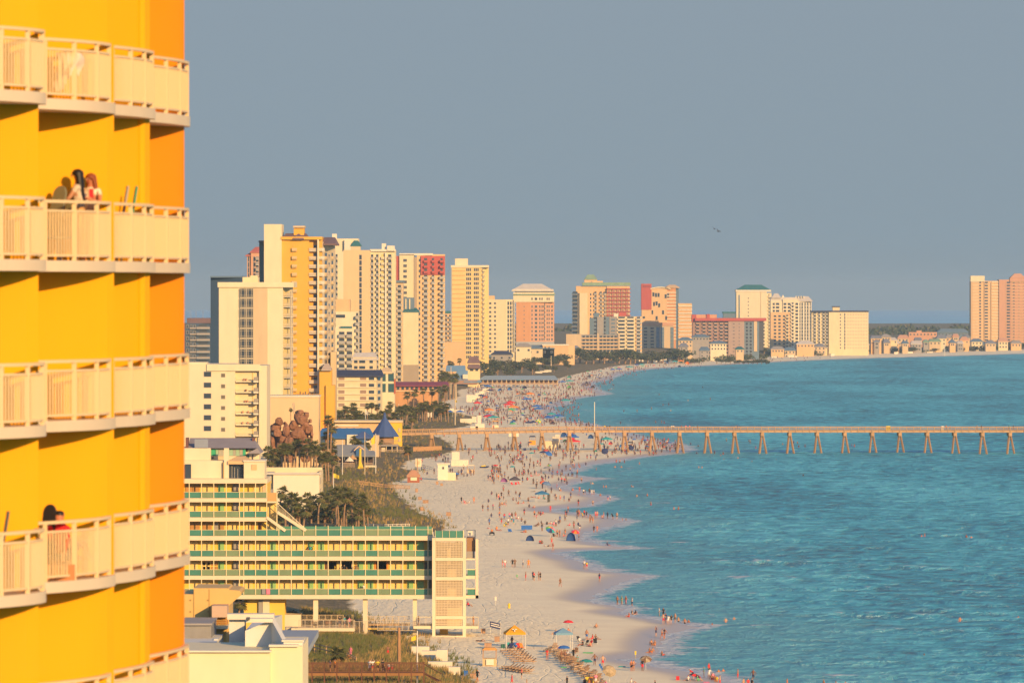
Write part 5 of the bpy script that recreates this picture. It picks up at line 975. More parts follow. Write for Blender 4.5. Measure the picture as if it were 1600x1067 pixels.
# peach mall box, rocks
t=Tower('big blank peach hall behind the artificial rock formation',1640,458,name='peach_hall')
t.block([(418,0),(498,0)],619,mat('hall_peach',(.78,.56,.33),.85,.03),14); t.bx(417,499,618,620.5,-.3,15,WHITE,'coping')
for i in range(18): x=420+i*3.9; t.bx(x,x+2.8,616.6,618,.3,1,GREYB,'rooftop_unit') if i%4!=3 else None
t.bx(416,434,692,720,-3,3,CREAM2,'low_wall'); t.finish()
def rocks():
    Y=1622; g=ground(wx(455,Y),Y); E=thing('rock_formation','craggy brown artificial rock mountain with a waterfall top beside palms','rocks',(wx(455,Y),Y,g))
    RM=mat('red_brown_rock',(.26,.125,.07),.95,.4,.5,bump=.5,bscale=.9)
    import bmesh
    spec=[(436,658,9,9,0),(470,655,15,13,0),(430,668,12,12,1),(447,672,8,14,-.5),(466,676,16,13,0),(483,672,8,12,1),(424,690,8,14,1),(438,697,9,9,0),(452,690,10,10,-1),(468,698,14,10,-1),(485,688,6,8,0),(452,712,18,14,-2),(430,712,12,14,0),(478,712,14,14,0),(484,658,4,4,2),(445,662,4,4,2),(420,676,5,9,2),(442,684,10,12,.5),(459,664,10,12,.7),(476,664,9,12,.6),(475,688,10,12,-.3),(461,703,10,10,-.6),(444,706,10,10,-.4),(428,702,9,9,.6),(480,700,9,10,.3),(434,676,9,9,.2),(455,682,9,10,.6),(487,680,4,8,.6),(468,645,9,6,.6),(478,648,6,7,1),(464,692,24,26,2.5),(440,692,22,24,2.5)]
    for i,(px,py,w_,h_,dy) in enumerate(spec):
        bm=bmesh.new(); bmesh.ops.create_icosphere(bm,subdivisions=3,radius=1); r=np.random.RandomState(i)
        k=[(Vector(r.randn(3)).normalized(),.62+.3*r.rand()) for _ in range(15)]
        for v in bm.verts:
            p=v.co.copy(); p=Vector([math.copysign(abs(c)**.62,c) for c in p])*.9
            for n,d in k:
                e=p.dot(n)-d
                if e>0: p-=n*e*.92
            p+=p*(.04*math.sin(p.x*9+i)*math.sin(p.z*17+i*2)+.03*math.sin(p.z*23+p.x*3)); v.co=p
        S_=Y/F
        for v in bm.verts: v.co=Vector((v.co.x*w_*S_*.86,v.co.y*2.2,v.co.z*h_*S_*.84))
        me=bpy.data.meshes.new('rock'); bm.to_mesh(me); bm.free(); me.materials.append(RM)
        link('rock',me,E,Vector((wx(px,Y),Y+dy,wz(py,Y)))-Vector(E.location))
    mb=MB()
    for a,b,c in ((457,630,649),(459,629,648)): mb.tube([(wx(a,Y),Y+1,wz(b,Y)),(wx(a+2.5,Y),Y+1,wz(c,Y))],.09,5)
    mb.build('feature_pole',GREYB,E)
rocks()
# conical blue roof restaurant and neighbours
t=Tower('restaurant pavilion with a tall pointed royal blue roof and a wooden balcony',1850,600,name='pavilion')
RB=mat('royal_blue_roof',(.05,.09,.24),.55,.06,1)
X,Yc=t.X(600.5),t.Y+5
for k in range(12):
    mb=MB(); a0,a1=2*PI*k/12,2*PI*(k+1)/12; p=[(X+math.cos(a)*4.7,Yc+math.sin(a)*4.7,t.Z(682)) for a in (a0,a1)]+[(X+math.cos(a)*.35,Yc+math.sin(a)*.35,t.Z(652)) for a in (a1,a0)]; q=[(x,y,z-.15) for x,y,z in p]
    mb.add(p+q,[(0,1,2,3),(7,6,5,4),(0,4,5,1),(1,5,6,2),(2,6,7,3),(3,7,4,0)]); mb.build('roof_panel',RB,t.E)
mb=MB(); mb.cone((X,Yc,t.Z(653)),.6,1.2,10,.35); mb.cone((X,Yc,t.Z(653)+1.2),.5,.6,10); mb.build('finial',RB,t.E)
mb=MB(); mb.tube([(X,Yc,t.Z(694)),(X,Yc,t.Z(682))],3.0,12); mb.build('wall',mat('brown_wood',(.33,.18,.09),.9,.1),t.E)
t.bx(592,622,695,697,-.5,9,GREYB,'balcony_floor'); 
mb=MB(); 
for i in range(22): x=t.X(592.5+i*1.38,-.4); mb.box(x-.05,x+.05,t.Y-.4,t.Y-.3,t.Z(695,-.4),t.Z(688,-.4))
mb.box(t.X(592),t.X(622),t.Y-.45,t.Y-.25,t.Z(688.4),t.Z(687.6)); mb.build('balcony_rail',mat('weathered_wood',(.38,.28,.2),.9,.1,1),t.E)
for x in (594,603,612,620): t.bx(x,x+1.2,697,716,0,.3,SAND2,'post')
t.bx(590,624,697,716,3,5,DOORDK,'painted_dark_interior'); t.bx(596,602,699,716,-.1,.2,SAND2,'window_frame'); t.bx(588,632,706,708,-3,6,mat('weathered_wood',(.38,.28,.2),.9,.1,1),'deck_floor')  # near-black block stands for the shade under the balcony
mb=MB()
for i in range(26): x=t.X(589+i*1.65,-3); mb.box(x-.05,x+.05,t.Y-3.1,t.Y-3,t.Z(708,-3),t.Z(703,-3))
mb.box(t.X(588,-3),t.X(632,-3),t.Y-3.15,t.Y-2.95,t.Z(703.4,-3),t.Z(702.8,-3)); mb.build('deck_rail',mat('weathered_wood',(.38,.28,.2),.9,.1,1),t.E); t.finish()
t=Tower('long yellow and peach building directly behind the pointed blue roof',1905,575,name='yellow_building')
t.block([(521,0),(616,0)],659.5,PEACH,10); t.block([(604,-1),(628,-1)],659,mat('bright_yellow_stucco',(.85,.55,.05),.85,.04),10,name='end_wall'); t.bx(521,629,657,660,-1.4,12,SAND2,'coping'); t.bx(521,560,663,666,-.3,.4,WHITE,'stripe'); t.wins((604,-1),(628,-1),[(624,2.6)],[672,687],5,m=TAN)
for i in range(5): t.bx(530+i*11,533+i*11,668,672,-.3,.2,GREYB,'window')
t.finish()
t=Tower('blue gable-roofed shop left of the pointed blue roof',1800,545,name='shop')
t.block([(498,0),(592,0)],680,TAN,8); DB=mat('deep_blue_roof',(.03,.11,.30),.5,.05,1)
t.hip(497,583,683,669,DB,-.5,8,.3,.08); t.hip(556,580,683,674,RB,-2,5,.3,.4); t.block([(542,-1),(560,-1)],679,WHITE,4,name='gable_wall'); t.bx(556,573,680,692,-1.4,.4,DB,'awning'); t.bx(572,580,689,691,-3,1,WHITE,'beam'); t.bx(579,580.5,689,712,-3,.4,WHITE,'post'); t.bx(498,520,682,700,-1,3,DKBLUE,'shop_front'); t.finish()
t=Tower('open tiki bar hall under a curved grey-blue metal roof',1715,550,name='beach_bar')
GM=mat('grey_metal_roof',(.17,.19,.24),.5,.06,1)
t.hip(517,577,711,695,GM,0,9,.4,.16); t.hip(574,586,711,704,GM,0,6,.2,.2); 
for x in range(520,584,9): t.bx(x,x+.8,711,735,.3,.2,GREYB,'post')
t.bx(521,582,712,735,4,3,mat('painted_interior_shade',(.08,.05,.05),.9,0),'interior'); mb=MB(); p=lambda x,y,d=-1: Vector((t.X(x,d),t.Y+d,t.Z(y,d)))  # dark block carries the shade under the roof in its colour
mb.bar(p(553,704),p(561,696.5),.9,.25); mb.bar(p(561,696.5),p(569,702.5),.9,.25); mb.build('gable_trim',mat('gable_trim',(.78,.55,.35),.8,0),t.E); t.bx(556,566,702,712,-.8,3,DB,'gable_front')
t.finish()
def thatch(px,py,w_,Y,c,label,cat='parasol',nm='thatched_parasol'):
    p=Vector((wx(px,Y),Y,ground(wx(px,Y),Y))); E=thing(nm,label,cat,p,'parasols on the bar terrace'); z=wz(py,Y); r=w_*Y/F/2
    mb=MB(); mb.cone((p.x,p.y,z-1.4),r,1.4,12); mb.build('canopy',c,E); mb=MB(); mb.tube([p,(p.x,p.y,z-.9)],.06,5); mb.build('pole',GREYB,E)
TH=mat('thatch_straw',(.45,.26,.12),.95,.2,2)
thatch(525,711,17,1705,TH,'straw thatched parasol left on the bar terrace'); thatch(551,710,15,1712,TH,'straw thatched parasol behind the white parasol'); thatch(546,713,15,1700,WHITE,'white parasol on the bar terrace'); thatch(508,712,13,1706,TH,'brown thatched parasol half hidden by palms'); thatch(516,711,9,1702,mat('pale_blue_canvas',(.35,.5,.6),.8,0),'pale blue parasol between thatched ones')
t=Tower('terrace of the tiki bar with wooden railing and white retaining walls',1690,540,name='bar_terrace',cat='terrace')
t.bx(495,535,731,748,0,2,CREAM2,'retaining_wall'); t.bx(571,588,727,748,-.5,3,CREAM2,'retaining_wall'); t.bx(495,590,731,733,0,16,TAN,'terrace_floor'); t.bx(536,553,733,738,-.2,.3,SAND2,'step_rail'); WW=mat('weathered_wood',(.38,.28,.2),.9,.1,1)
for a,b in ((482,534),(534,554),(571,582)):
    mb=MB(); n=int((b-a)/1.5)
    for i in range(n+1): x=t.X(a+(b-a)*i/n); mb.box(x-.06,x+.06,t.Y-.1,t.Y,t.Z(732),t.Z(723))
    mb.box(t.X(a),t.X(b),t.Y-.12,t.Y+.02,t.Z(724),t.Z(723)); mb.build('railing',WW,t.E)
t.finish()
# yellow slide-like sign post
mb=MB(); Y=1680; P_=lambda x,y: Vector((wx(x,Y),Y,wz(y,Y))); mb.tube([P_(563,701),P_(562.5,718),P_(562,728),P_(559,736)],[.35,.4,.5,.7],6); mb.tube([P_(562.5,720),P_(566,732),P_(569,738)],[.3,.4,.4],6); mb.solo('giraffe_post',CM['yellow'],'slender yellow flared post on the bar terrace','post')
# low building behind blue restaurant (gabled blue roofs further along the beach)
t=Tower('beach restaurant with stepped light blue metal gables beyond the maroon shop row',3200,718,name='beach_restaurant')
LB=mat('light_blue_metal',(.13,.24,.40),.45,.05,1)
t.hip(697,727,579,571,LB,4,8,.2,.03); t.hip(705,745,594,579,LB,0,10,.3,.25); t.block([(706,0),(745,0)],592,BROWNF,8); t.block([(723,-1),(733,-1)],585,WHITE,3,bot=592,name='gable'); t.wins((706,0),(745,0),cw(710,742,8,2.4),[597],3,m=REDP); t.finish()
t=Tower('cream arched house with a mauve tiled roof left of the yellow tower foot',3150,741,name='tiled_villa')
t.block([(731,0),(750,0)],566,CREAM,10); t.hip(731,749,566,557,MAUVE,0,10,.4,.2); t.hip(731,750,574,569,MAUVE,-2,5,.4,.1); t.wins((731,0),(750,0),[(737,5),(745,4)],[571,578],3); t.finish()
t=Tower('long low canopy pavilion with a grey-blue roof standing on the beach',3150,810,name='pier_pavilion')
mb=MB(); x0,x1=t.X(745),t.X(873); y0,y1=t.Y,t.Y+10; z0,z1=t.Z(593.5),t.Z(587); q=(x1-x0)*.05
mb.add([(x0,y0,z0),(x1,y0,z0),(x1,y1,z0),(x0,y1,z0),(x0+q*2,y0+4,z1),(x1-q,y0+4,z1),(x1-q,y0+6,z1),(x0+q*2,y0+6,z1)],[(0,1,5,4),(1,2,6,5),(2,3,7,6),(3,0,4,7),(4,5,6,7),(3,2,1,0)]); mb.build('roof',mat('pavilion_blue_grey',(.20,.27,.36),.6,.05,1),t.E)
for i in range(18): x=747+i*7.3; t.bx(x,x+1,593.5,604,.4,.4,TAN,'post')
t.bx(748,871,598.5,600.5,0,9,mat('weathered_wood',(.38,.28,.2),.9,.1,1),'deck'); t.bx(748,871,594,599,3,.3,mat('dim_brown',(.22,.13,.09),.9,.1),'partition'); t.bx(690,746,594,600,-1,2,BROWNF,'low_wing'); t.hip(725,752,596,592,LB,-1,6,.2,.1); t.finish()
# ------------------------------------------------------------------ long fishing pier
def pier():
    Y=1905.0; W_=mat('pier_timber',(.46,.29,.16),.85,.15,.6); WD2=mat('pier_pile_concrete',(.34,.21,.12),.85,.2,.5)
    E=thing('fishing_pier','long timber railed fishing pier on splayed piles running out over the water','pier',(wx(1000,Y),Y,0))
    zd=wz(675.6,Y); zt=wz(672,Y); zr=wz(667,Y); x0=wx(628,Y); xk=wx(860,Y); x1=wx(1720,Y); D=7.0; dz=-.95
    sl=lambda x: dz*(xk-x)/(xk-x0) if x<xk else 0.0
    def run(ya,yb,za,zb_,nm):
        for a,b in ((x0,xk),(xk,x1)):
            mb=MB(); za0,za1=za+sl(a),za+sl(b); zb0,zb1=zb_+sl(a),zb_+sl(b)
            mb.add([(a,ya,za0),(b,ya,za1),(b,yb,za1),(a,yb,za0),(a,ya,zb0),(b,ya,zb1),(b,yb,zb1),(a,yb,zb0)],[(3,2,1,0),(4,5,6,7),(0,1,5,4),(1,2,6,5),(2,3,7,6),(3,0,4,7)]); mb.build(nm,W_,E)
    run(Y,Y+D,zd,zt,'deck')
    for yy in (Y-.15,Y+D):
        for z,h in ((zr,.13),(zt+.75,.06),(zt+.35,.06)): run(yy,yy+.12,z-h,z,'rail')
    q=MB(); q.box(-.12,.12,-.10,.02,zd-.1,zr+.05); pm=q.mesh('post',W_); q=MB(); q.box(-.05,.05,-.06,0,zt,zr-.1); sm_=q.mesh('rail_stanchion',W_); x=x0; k=0
    while x<x1: link('post' if k%3==0 else 'rail_stanchion',pm if k%3==0 else sm_,E,Vector((x,Y-.16,sl(x)))-Vector(E.location)); x+=9.25/12; k+=1
    for i in range(25):
        X=wx(674.5+43.05*i,Y); s_=sl(X); zb=-3.0; zt2=zd+s_; zc=wz(681.3,Y)+s_
        q=MB(); q.box(X-.62,X+.62,Y+.2,Y+D-.2,zc,zt2-.003); q.box(X-.42,X+.42,Y-.05,Y+.2,zc,zt2); q.build('pile_cap',W_,E)
        q=MB(); q.bar((X-.3,Y+1,zc+.1),(X-1.35,Y-.2,zb),.5,.5); q.build('pile',WD2,E)
        q=MB(); q.bar((X+.3,Y+1.6,zc+.1),(X+1.9,Y+.4,zb),.5,.5); q.build('pile',WD2,E)
        q=MB(); q.bar((X,Y+D-1.2,zc+.1),(X-.8,Y+D-.4,zb),.45,.45); q.build('pile',WD2,E)
    # lamp pole
    q=MB(); X=wx(929,Y); q.box(X-.10,X+.10,Y-.35,Y-.17,zt-.5,wz(628,Y)); q.solo('light_pole',WHITE,'tall white pole standing on the pier above the waterline','pole')
    for px,c,l in ((1388,'yellow','pale yellow box by the far right pier railing'),(1473,'white','small white cooler on the pier near its right end')):
        q=MB(); X=wx(px,Y); q.box(X-.7 if c=='yellow' else X-.4,X+.7 if c=='yellow' else X+.4,Y-.6 if False else Y+.3,Y+1.3,zt+.02,zt+1.4); q.solo('fish_box',mat('box_'+c,CL[c],.7,0),l,'box')
    for px,c in ((945,'yellow'),(948.5,'black'),(953,'black'),(1044,'black'),(1050,'white'),(1053,'white'),(1065,'red'),(1072,'pink'),(1078,'pink'),(1152,'navy'),(1479,'orange'),(1485,'pink'),(1527,'grey'),(1534,'black'),(1577,'teal'),(1584,'navy'),(873,'pink'),(771,'red'),(664,'navy'),(1090,'brown')):
        person(0,0,'st','s',c,'navy','tiny figure in %s standing on the pier %s'%(c,'near the white pole' if px<1000 else 'at its middle stretch' if px<1300 else 'towards its right end'),'people standing on the pier',loc=Vector((wx(px,Y),Y+1.5+rnd.random(),zt+.01)),scale=1.0)
pier()
# small birds over the sea
def bird(px,py,Y,rot,label,w_=1.1):
    p=Vector((wx(px,Y),Y,wz(py,Y))); mb=MB()
    mb.tube([(-.35,0,0),(-.1,0,.02),(.2,0,.03),(.42,0,.05)],[.02,.09,.08,.02],6)
    for s in (1,-1): mb.add([(.15,0,.05),(-.12,0,.05),(-.05,s*w_*.45,.28),(.16,s*w_*.42,.30),(-.12,s*w_,.05),(-.03,s*w_*1.02,.06)],[(0,1,2,3),(3,2,4,5)])
    mb.add([(-.3,.03,0),(-.3,-.03,0),(-.6,-.12,.0),(-.6,.12,0)],[(0,1,2,3)])
    o=mb.solo('bird',mat('bird_dark',(.05,.05,.06),.8,0),label,'bird','pair of birds in flight',loc=(0,0,0)); o.location=p; o.rotation_euler=(.35,.1,rot); return o
bird(1116,358,1100,1.2,'upper left bird of the pair gliding with spread wings',.9); bird(1122,362,1100,.9,'lower right bird of the pair with one wing dipped',.7)
# ------------------------------------------------------------------ vegetation
PT=mat('palm_trunk_bark',(.28,.18,.11),.95,.2,3); PF=mat('palm_frond_green',(.095,.105,.03),.7,.35,1.2); PF2=mat('palm_frond_dry',(.30,.17,.07),.85,.2,1.2); PF3=mat('palm_frond_olive',(.16,.14,.05),.7,.3,1.2)
def palm_meshes(seed,h=7.5,r=1.7):
    q=random.Random(seed); t_=MB(); lean=q.uniform(-.5,.5); pts=[(lean*(i/6)**2,q.uniform(-.05,.05),h*i/6) for i in range(7)]; t_.tube(pts,[.24,.2,.18,.17,.17,.2,.24],7)
    tx,ty,tz=pts[-1]; c=MB(); 
    for k in range(60):
        az=q.uniform(0,2*PI); el=q.uniform(-1.0,1.3) if k>22 else q.uniform(-1.5,-.6); L=r*q.uniform(.55,1.0)*(.75 if el<-.7 else 1); c.mi=1 if el<-.8 else (2 if q.random()<.35 else 0)
        d=Vector((math.cos(az)*math.cos(el),math.sin(az)*math.cos(el),math.sin(el))); s=d.cross(Vector((0,0,1))).normalized(); u=s.cross(d)
        b=Vector((tx,ty,tz)); m=b+d*L*.45; nb=7
        for j in range(nb):
            a=(j/(nb-1)-.5)*2.3; tip=m+(d*math.cos(a)+s*math.sin(a))*L*.62*q.uniform(.8,1.1)-Vector((0,0,.22*L*q.uniform(.5,1.4))); wv=(s*math.cos(a)-d*math.sin(a))*.125*r/1.7
            c.add([m-wv*.4,m+wv*.6,tip],[(0,1,2)]); mid=m.lerp(tip,.55)+u*.03; c.add([m,mid-wv,tip,mid+wv],[(0,1,2,3)])
        c.add([b,b+s*.04,m+s*.03,m],[(0,1,2,3)])
    return t_.mesh('trunk',PT),c.mesh('crown',[PF,PF2,PF3])
PALMS=[palm_meshes(s) for s in range(6)]
def palm(px,py_crown,Y,label,group,s=None,r=1.0,variant=None):
    X=wx(px,Y); g=ground(X,Y)-.1; E=thing('palm_tree',label,'palm tree',(X,Y,g),group); v=variant if variant is not None else rnd.randrange(6)
    H=wz(py_crown,Y)-g; a,b=PALMS[v]; o=link('trunk',a,E); k=H/7.5; o.scale=(r,r,k); c=link('crown',b,E); c.scale=(r,r,r); c.location=(0,0,7.5*k-7.5*r); 
    E.rotation_euler=(0,0,0); c.rotation_euler=(0,0,0)
G1='palms behind the motel'
for i,(px,py) in enumerate(((437,768),(446,785),(457,779),(468,785),(478,777),(486,783),(497,776),(505,783),(513,771),(519,786),(529,768),(537,776),(543,769),(551,777),(560,779),(569,786),(526,788),(463,799),(492,796),(440,800),(575,797),(507,800),(548,797),(452,793),(474,796),(484,801),(500,797),(516,803),(534,800),(556,803),(566,797),(449,776),(524,779),(541,787))):
    palm(px,py,1265+rnd.uniform(-25,45),['palm with rounded green crown,','palm with brown skirt leaves,','shorter palm with olive crown,'][i%3]+(' left end' if px<470 else ' middle' if px<530 else ' right end')+' of the motel grove',G1,r=rnd.uniform(1.05,1.4))
G2='palms in front of the rock formation'
for i in range(22): px=416+i*4.9+rnd.uniform(-2,2); palm(px,697+14*abs(math.sin(i*1.7))+(-6 if 440<px<500 else 8),1570+rnd.uniform(-50,15),['bushy palm','palm with slim trunk','palm with browning crown'][i%3]+' at the foot of the rock formation',G2,r=rnd.uniform(1.15,1.5))
for (px,py,Y_,lab,r_) in ((512,655,1640,'tallest dark palm rising beside the blank peach hall',1.35),(516,668,1650,'second tall palm close against the tallest one',1.3),(509,680,1655,'brown-skirted palm low on the left of the tall pair',1.2),(519,690,1660,'dark palm low on the right of the tall pair',1.3),(505,697,1650,'dark round palm at the foot of the tall pair',1.2),(522,702,1660,'wide dark palm beside the blue shop roof',1.3),(549,686,1730,'low palm before the blue shop gable',1.1),(556,690,1740,'second low palm before the blue shop gable',1.1),(575,696,1745,'low palm left of the pointed blue roof',1.1),(594,690,1800,'small palm at the pavilion balcony',.7),(562,694,1735,'dark palm behind the tiki bar roof',1.2),(638,703,1800,'brown wide palm at the dune edge right of the pavilion',1.35),(530,1021,800,'short shaggy palm in the dune beside the sloping wooden fence',1.05),(372,941,892,'small palm under the left end of the motel',.9),(455,640,1622,'tiny palm on top of the rocks',.5)):
    palm(px,py,Y_,lab,None,r=r_)
def bush(px,Y,r_,label,group):
    X=wx(px,Y); g=ground(X,Y); v=rnd.randrange(3); key=('bush',v)
    if key not in BODY: mb=MB(); q=random.Random(v+50); [clump(mb,(q.uniform(-.6,.6),q.uniform(-.5,.5),.45+q.uniform(-.1,.25)),(.6,.6,.5),60,q,.13) for _ in range(4)]; BODY[key]=mb.mesh('shrub',LF)
    o=link('shrub',BODY[key],None,(X,Y,g-.2)); o.scale=(r_*rnd.uniform(1,1.4),r_,r_*rnd.uniform(.8,1.2)); tag(o,label,'shrub',group)
LF=[mat('leaf_dark',(.045,.065,.03),.8,.3,.5),mat('leaf_mid',(.08,.10,.04),.8,.3,.5),mat('leaf_brown',(.13,.11,.06),.85,.3,.5)]
def clump(mb,c,r,n,q,leaf=.35):
    for _ in range(n):
        d=Vector((q.gauss(0,1),q.gauss(0,1),q.gauss(0,1))).normalized(); rr=q.uniform(.55,1.05); p=Vector(c)+Vector((d.x*r[0],d.y*r[1],d.z*r[2]))*rr
        a=Vector((q.gauss(0,1),q.gauss(0,1),q.gauss(0,1))).normalized()*leaf*q.uniform(.6,1.4); b=a.cross(Vector((q.gauss(0,1),q.gauss(0,1),q.gauss(0,1)))).normalized()*leaf*q.uniform(.5,1); mb.mi=q.choice([0,0,1,1,2]); mb.add([p-a,p+b,p+a,p-b],[(0,1,2,3)])
for i in range(16): bush(434+i*9.2,1275+rnd.uniform(-10,50),rnd.uniform(1.6,2.6),'dark shrub under the motel palm grove','shrubs under the motel palms')
for i in range(12): bush(418+i*9,1600+rnd.uniform(-20,20),rnd.uniform(1.8,3),'dark shrub at the foot of the rocks','shrubs at the foot of the rocks')
for i in range(22): bush(505+i*9,2080+rnd.uniform(-60,200) if i<16 else 2350+rnd.uniform(0,100),rnd.uniform(2.5,4),'dark shrub under the long palm grove','shrubs under the long palm grove')
for i in range(60):
    _x=1065+i*9+rnd.uniform(-5,5); _y=F*CH/((574-8*(_x-1060)/136 if _x<1196 else 566-13.5*(_x-1196)/404)-450); bush(_x,_y+(rnd.uniform(340,460) if _x>1196 else rnd.uniform(210,330)),rnd.uniform(2.5,4.5),'low dark shrub on the far dune','shrubs on the far dune')
G3='palms between the motel row and the pier'
for i in range(66):
    px=503+i*3.0+rnd.uniform(-3,3); row=rnd.random(); Y_=1990+row*330; base=450+F*CH/Y_; 
    if px>655 and Y_<2250: Y_=2250+rnd.random()*60; base=450+F*CH/Y_
    if 555<px<660 or px<555 or px>650: palm(px,base-rnd.uniform(6.0,8.6)*F/Y_,Y_,['slender palm','bushy palm','brown-crowned palm'][i%3]+(' in the left part' if px<560 else ' in the middle' if px<640 else ' in the right part')+' of the long grove',G3,r=rnd.uniform(1.1,1.6))
for i in range(10): palm(640+i*6+rnd.uniform(-3,3),606+rnd.random()*12,2520+rnd.random()*60,'palm standing before the terracotta shop row','palms before the shop row',r=rnd.uniform(1.1,1.6))
for i in range(5): palm(693+i*5,586+rnd.random()*5,2750+i*15,'dark broad palm clump tree beside the blue-gabled beach restaurant','palms by the beach restaurant',r=2.0)
for px,py in ((703,567),(707,568),(719,563)): palm(px,py,3430,'far small palm before the peach annex','far palms before the annex',r=1.3)
LF=[mat('leaf_dark',(.045,.065,.03),.8,.3,.5),mat('leaf_mid',(.08,.10,.04),.8,.3,.5),mat('leaf_brown',(.13,.11,.06),.85,.3,.5)]
def clump(mb,c,r,n,q,leaf=.35):
    for _ in range(n):
        d=Vector((q.gauss(0,1),q.gauss(0,1),q.gauss(0,1))).normalized(); rr=q.uniform(.55,1.05); p=Vector(c)+Vector((d.x*r[0],d.y*r[1],d.z*r[2]))*rr
        a=Vector((q.gauss(0,1),q.gauss(0,1),q.gauss(0,1))).normalized()*leaf*q.uniform(.6,1.4); b=a.cross(Vector((q.gauss(0,1),q.gauss(0,1),q.gauss(0,1)))).normalized()*leaf*q.uniform(.5,1); mb.mi=q.choice([0,0,1,1,2]); mb.add([p-a,p+b,p+a,p-b],[(0,1,2,3)])
def tree_mesh(seed):
    q=random.Random(seed); mb=MB(); 
    for k in range(7): clump(mb,(q.uniform(-2,2),q.uniform(-2,2),4.2+q.uniform(-1.2,1.8)),(1.6,1.6,1.2),70,q)
    t_=MB(); t_.tube([(0,0,0),(.1,0,2),(.2,.1,4.2)],[.28,.2,.1],6)
    for k in range(3): t_.tube([(.1,0,2),(q.uniform(-1.5,1.5),q.uniform(-1,1),4)],[.12,.05],5)
    return t_.mesh('trunk',PT),mb.mesh('crown',LF)
TREES=[tree_mesh(s) for s in range(4)]
def tree(px,Y,h,label,group,w_=1.0):
    X=wx(px,Y); E=thing('tree',label,'tree',(X,Y,ground(X,Y)-.1),group); k=h/6.5; a,b=rnd.choice(TREES)
    for nm,m in (('trunk',a),('crown',b)): o=link(nm,m,E); o.scale=(k*w_,k*w_,k)
for i in range(34):
    px=750+i*4.2+rnd.uniform(-3,3); tree(px,3250+rnd.uniform(0,500)+(i*14),rnd.uniform(4,8),'dark low tree in the belt behind the pier pavilion','trees behind the pier pavilion',1.5)
for i in range(20): tree(909+i*8.4+rnd.uniform(-3,3),4050+i*8+rnd.uniform(-20,60),rnd.uniform(5,11),'dark tree at the foot of the parking block and coral tower','trees before the parking block',1.8)
for i in range(44):
    _x=1196+i*9.5+rnd.uniform(-5,5); tree(_x,F*CH/(566-13.5*(_x-1196)/404-450)+rnd.uniform(345,520),rnd.uniform(3,6),'low dark bush-like tree along the far dune','trees along the far dune',1.8)
for i in range(12): tree(1120+i*7,4200,rnd.uniform(3,6),'small dark tree before the brown condominium','trees before the brown condominium',1.5)
for i in range(14): tree(300+i*9.5,1430+rnd.random()*20,rnd.uniform(3,5),'low tree behind the motel roofs','trees behind the motel roofs',1.2)
# far wood: one mass of leaf clumps
def wood():
    q=random.Random(3); mb=MB()
    for (p0,p1,Y_,top,n) in ((820,1010,6800,509,110),(1340,1525,6700,509,130),(1340,1525,6300,514,120),(250,340,5200,522,60),(1500,1640,7200,511,60),(1000,1350,7300,514,200)):
        for i in range(n):
            px=p0+(p1-p0)*i/n+q.uniform(-1,1); yy=Y_+q.uniform(-80,80); X=wx(px,yy); g=-drop(X,yy); H=wz(top,yy)-g; hh=H*(.62+.22*math.sin(px*.11)*math.sin(px*.047+1)+.12*math.sin(px*.9)+q.uniform(-.08,.14))
            for k in range(3): clump(mb,(X+q.uniform(-3,3),yy,g+hh*(.30+.27*k)),(5,5,hh*.2+1.5),16,q,2.6)
    o=mb.build('distant_wood',LF); o['kind']='stuff'
wood()
# dune grass
def grass():
    q=random.Random(11); mb=MB(); G=[mat('grass_green',(.09,.105,.03),.9,.2,1),mat('grass_straw',(.32,.21,.08),.9,.2,1),mat('grass_olive',(.14,.12,.045),.9,.2,1)]
    cand=[]
    for _ in range(9500): cand.append((q.uniform(470,745),q.uniform(965,1120)))
    for _ in range(3500): cand.append((q.uniform(500,720),q.uniform(742,832)))
    for _ in range(1600): cand.append((q.uniform(600,745),q.uniform(640,742)))
    pts=np.array([flat(*c) for c in cand]); sv=sdist(pts,veg_poly); hz=heights(pts,sdist(pts,shore_poly),sv)
    for (X,Y_),s,z in zip(pts,sv,hz):
        if s<q.uniform(-4,6): continue
        k=1.0 if Y_<1100 else 1.3; mb.mi=q.choice([0,1,2,2,1]) if math.sin(X*.3)+math.sin(Y_*.05)>-.4 else q.choice([0,0,2])
        for j in range(4):
            a=q.uniform(0,6.28); h=q.uniform(.35,.85)*k; bx_,by_=X+q.uniform(-.25,.25),Y_+q.uniform(-.5,.5); lx=q.uniform(-.3,.3)*h+.1
            mb.add([(bx_-.05*k,by_,z-.1),(bx_+.05*k,by_,z-.1),(bx_+lx,by_+q.uniform(-.2,.2),z+h)],[(0,1,2)])
    o=mb.build('dune_grass',G); o['kind']='stuff'
grass()
# a few round shrubs
for px,py,r_,l in ((456,962,1.1,'dark red-brown shrub at the left end of the patio'),(582,664,1.5,'green bush behind the yellow building'),(540,812,1.3,'dark shrub under the palm grove'),(430,812,1.6,'dark bush at the left end of the palm grove')):
    p=at(px,py+6 if py>900 else py); q=random.Random(px); mb=MB(); clump(mb,(p.x,p.y,p.z+r_*.8),(r_,r_,r_*.85),260,q,.22); mb.solo('shrub',[LF[0],mat('leaf_red_brown',(.13,.05,.03),.85,.2,1),LF[2]] if px==456 else LF,l,'shrub')
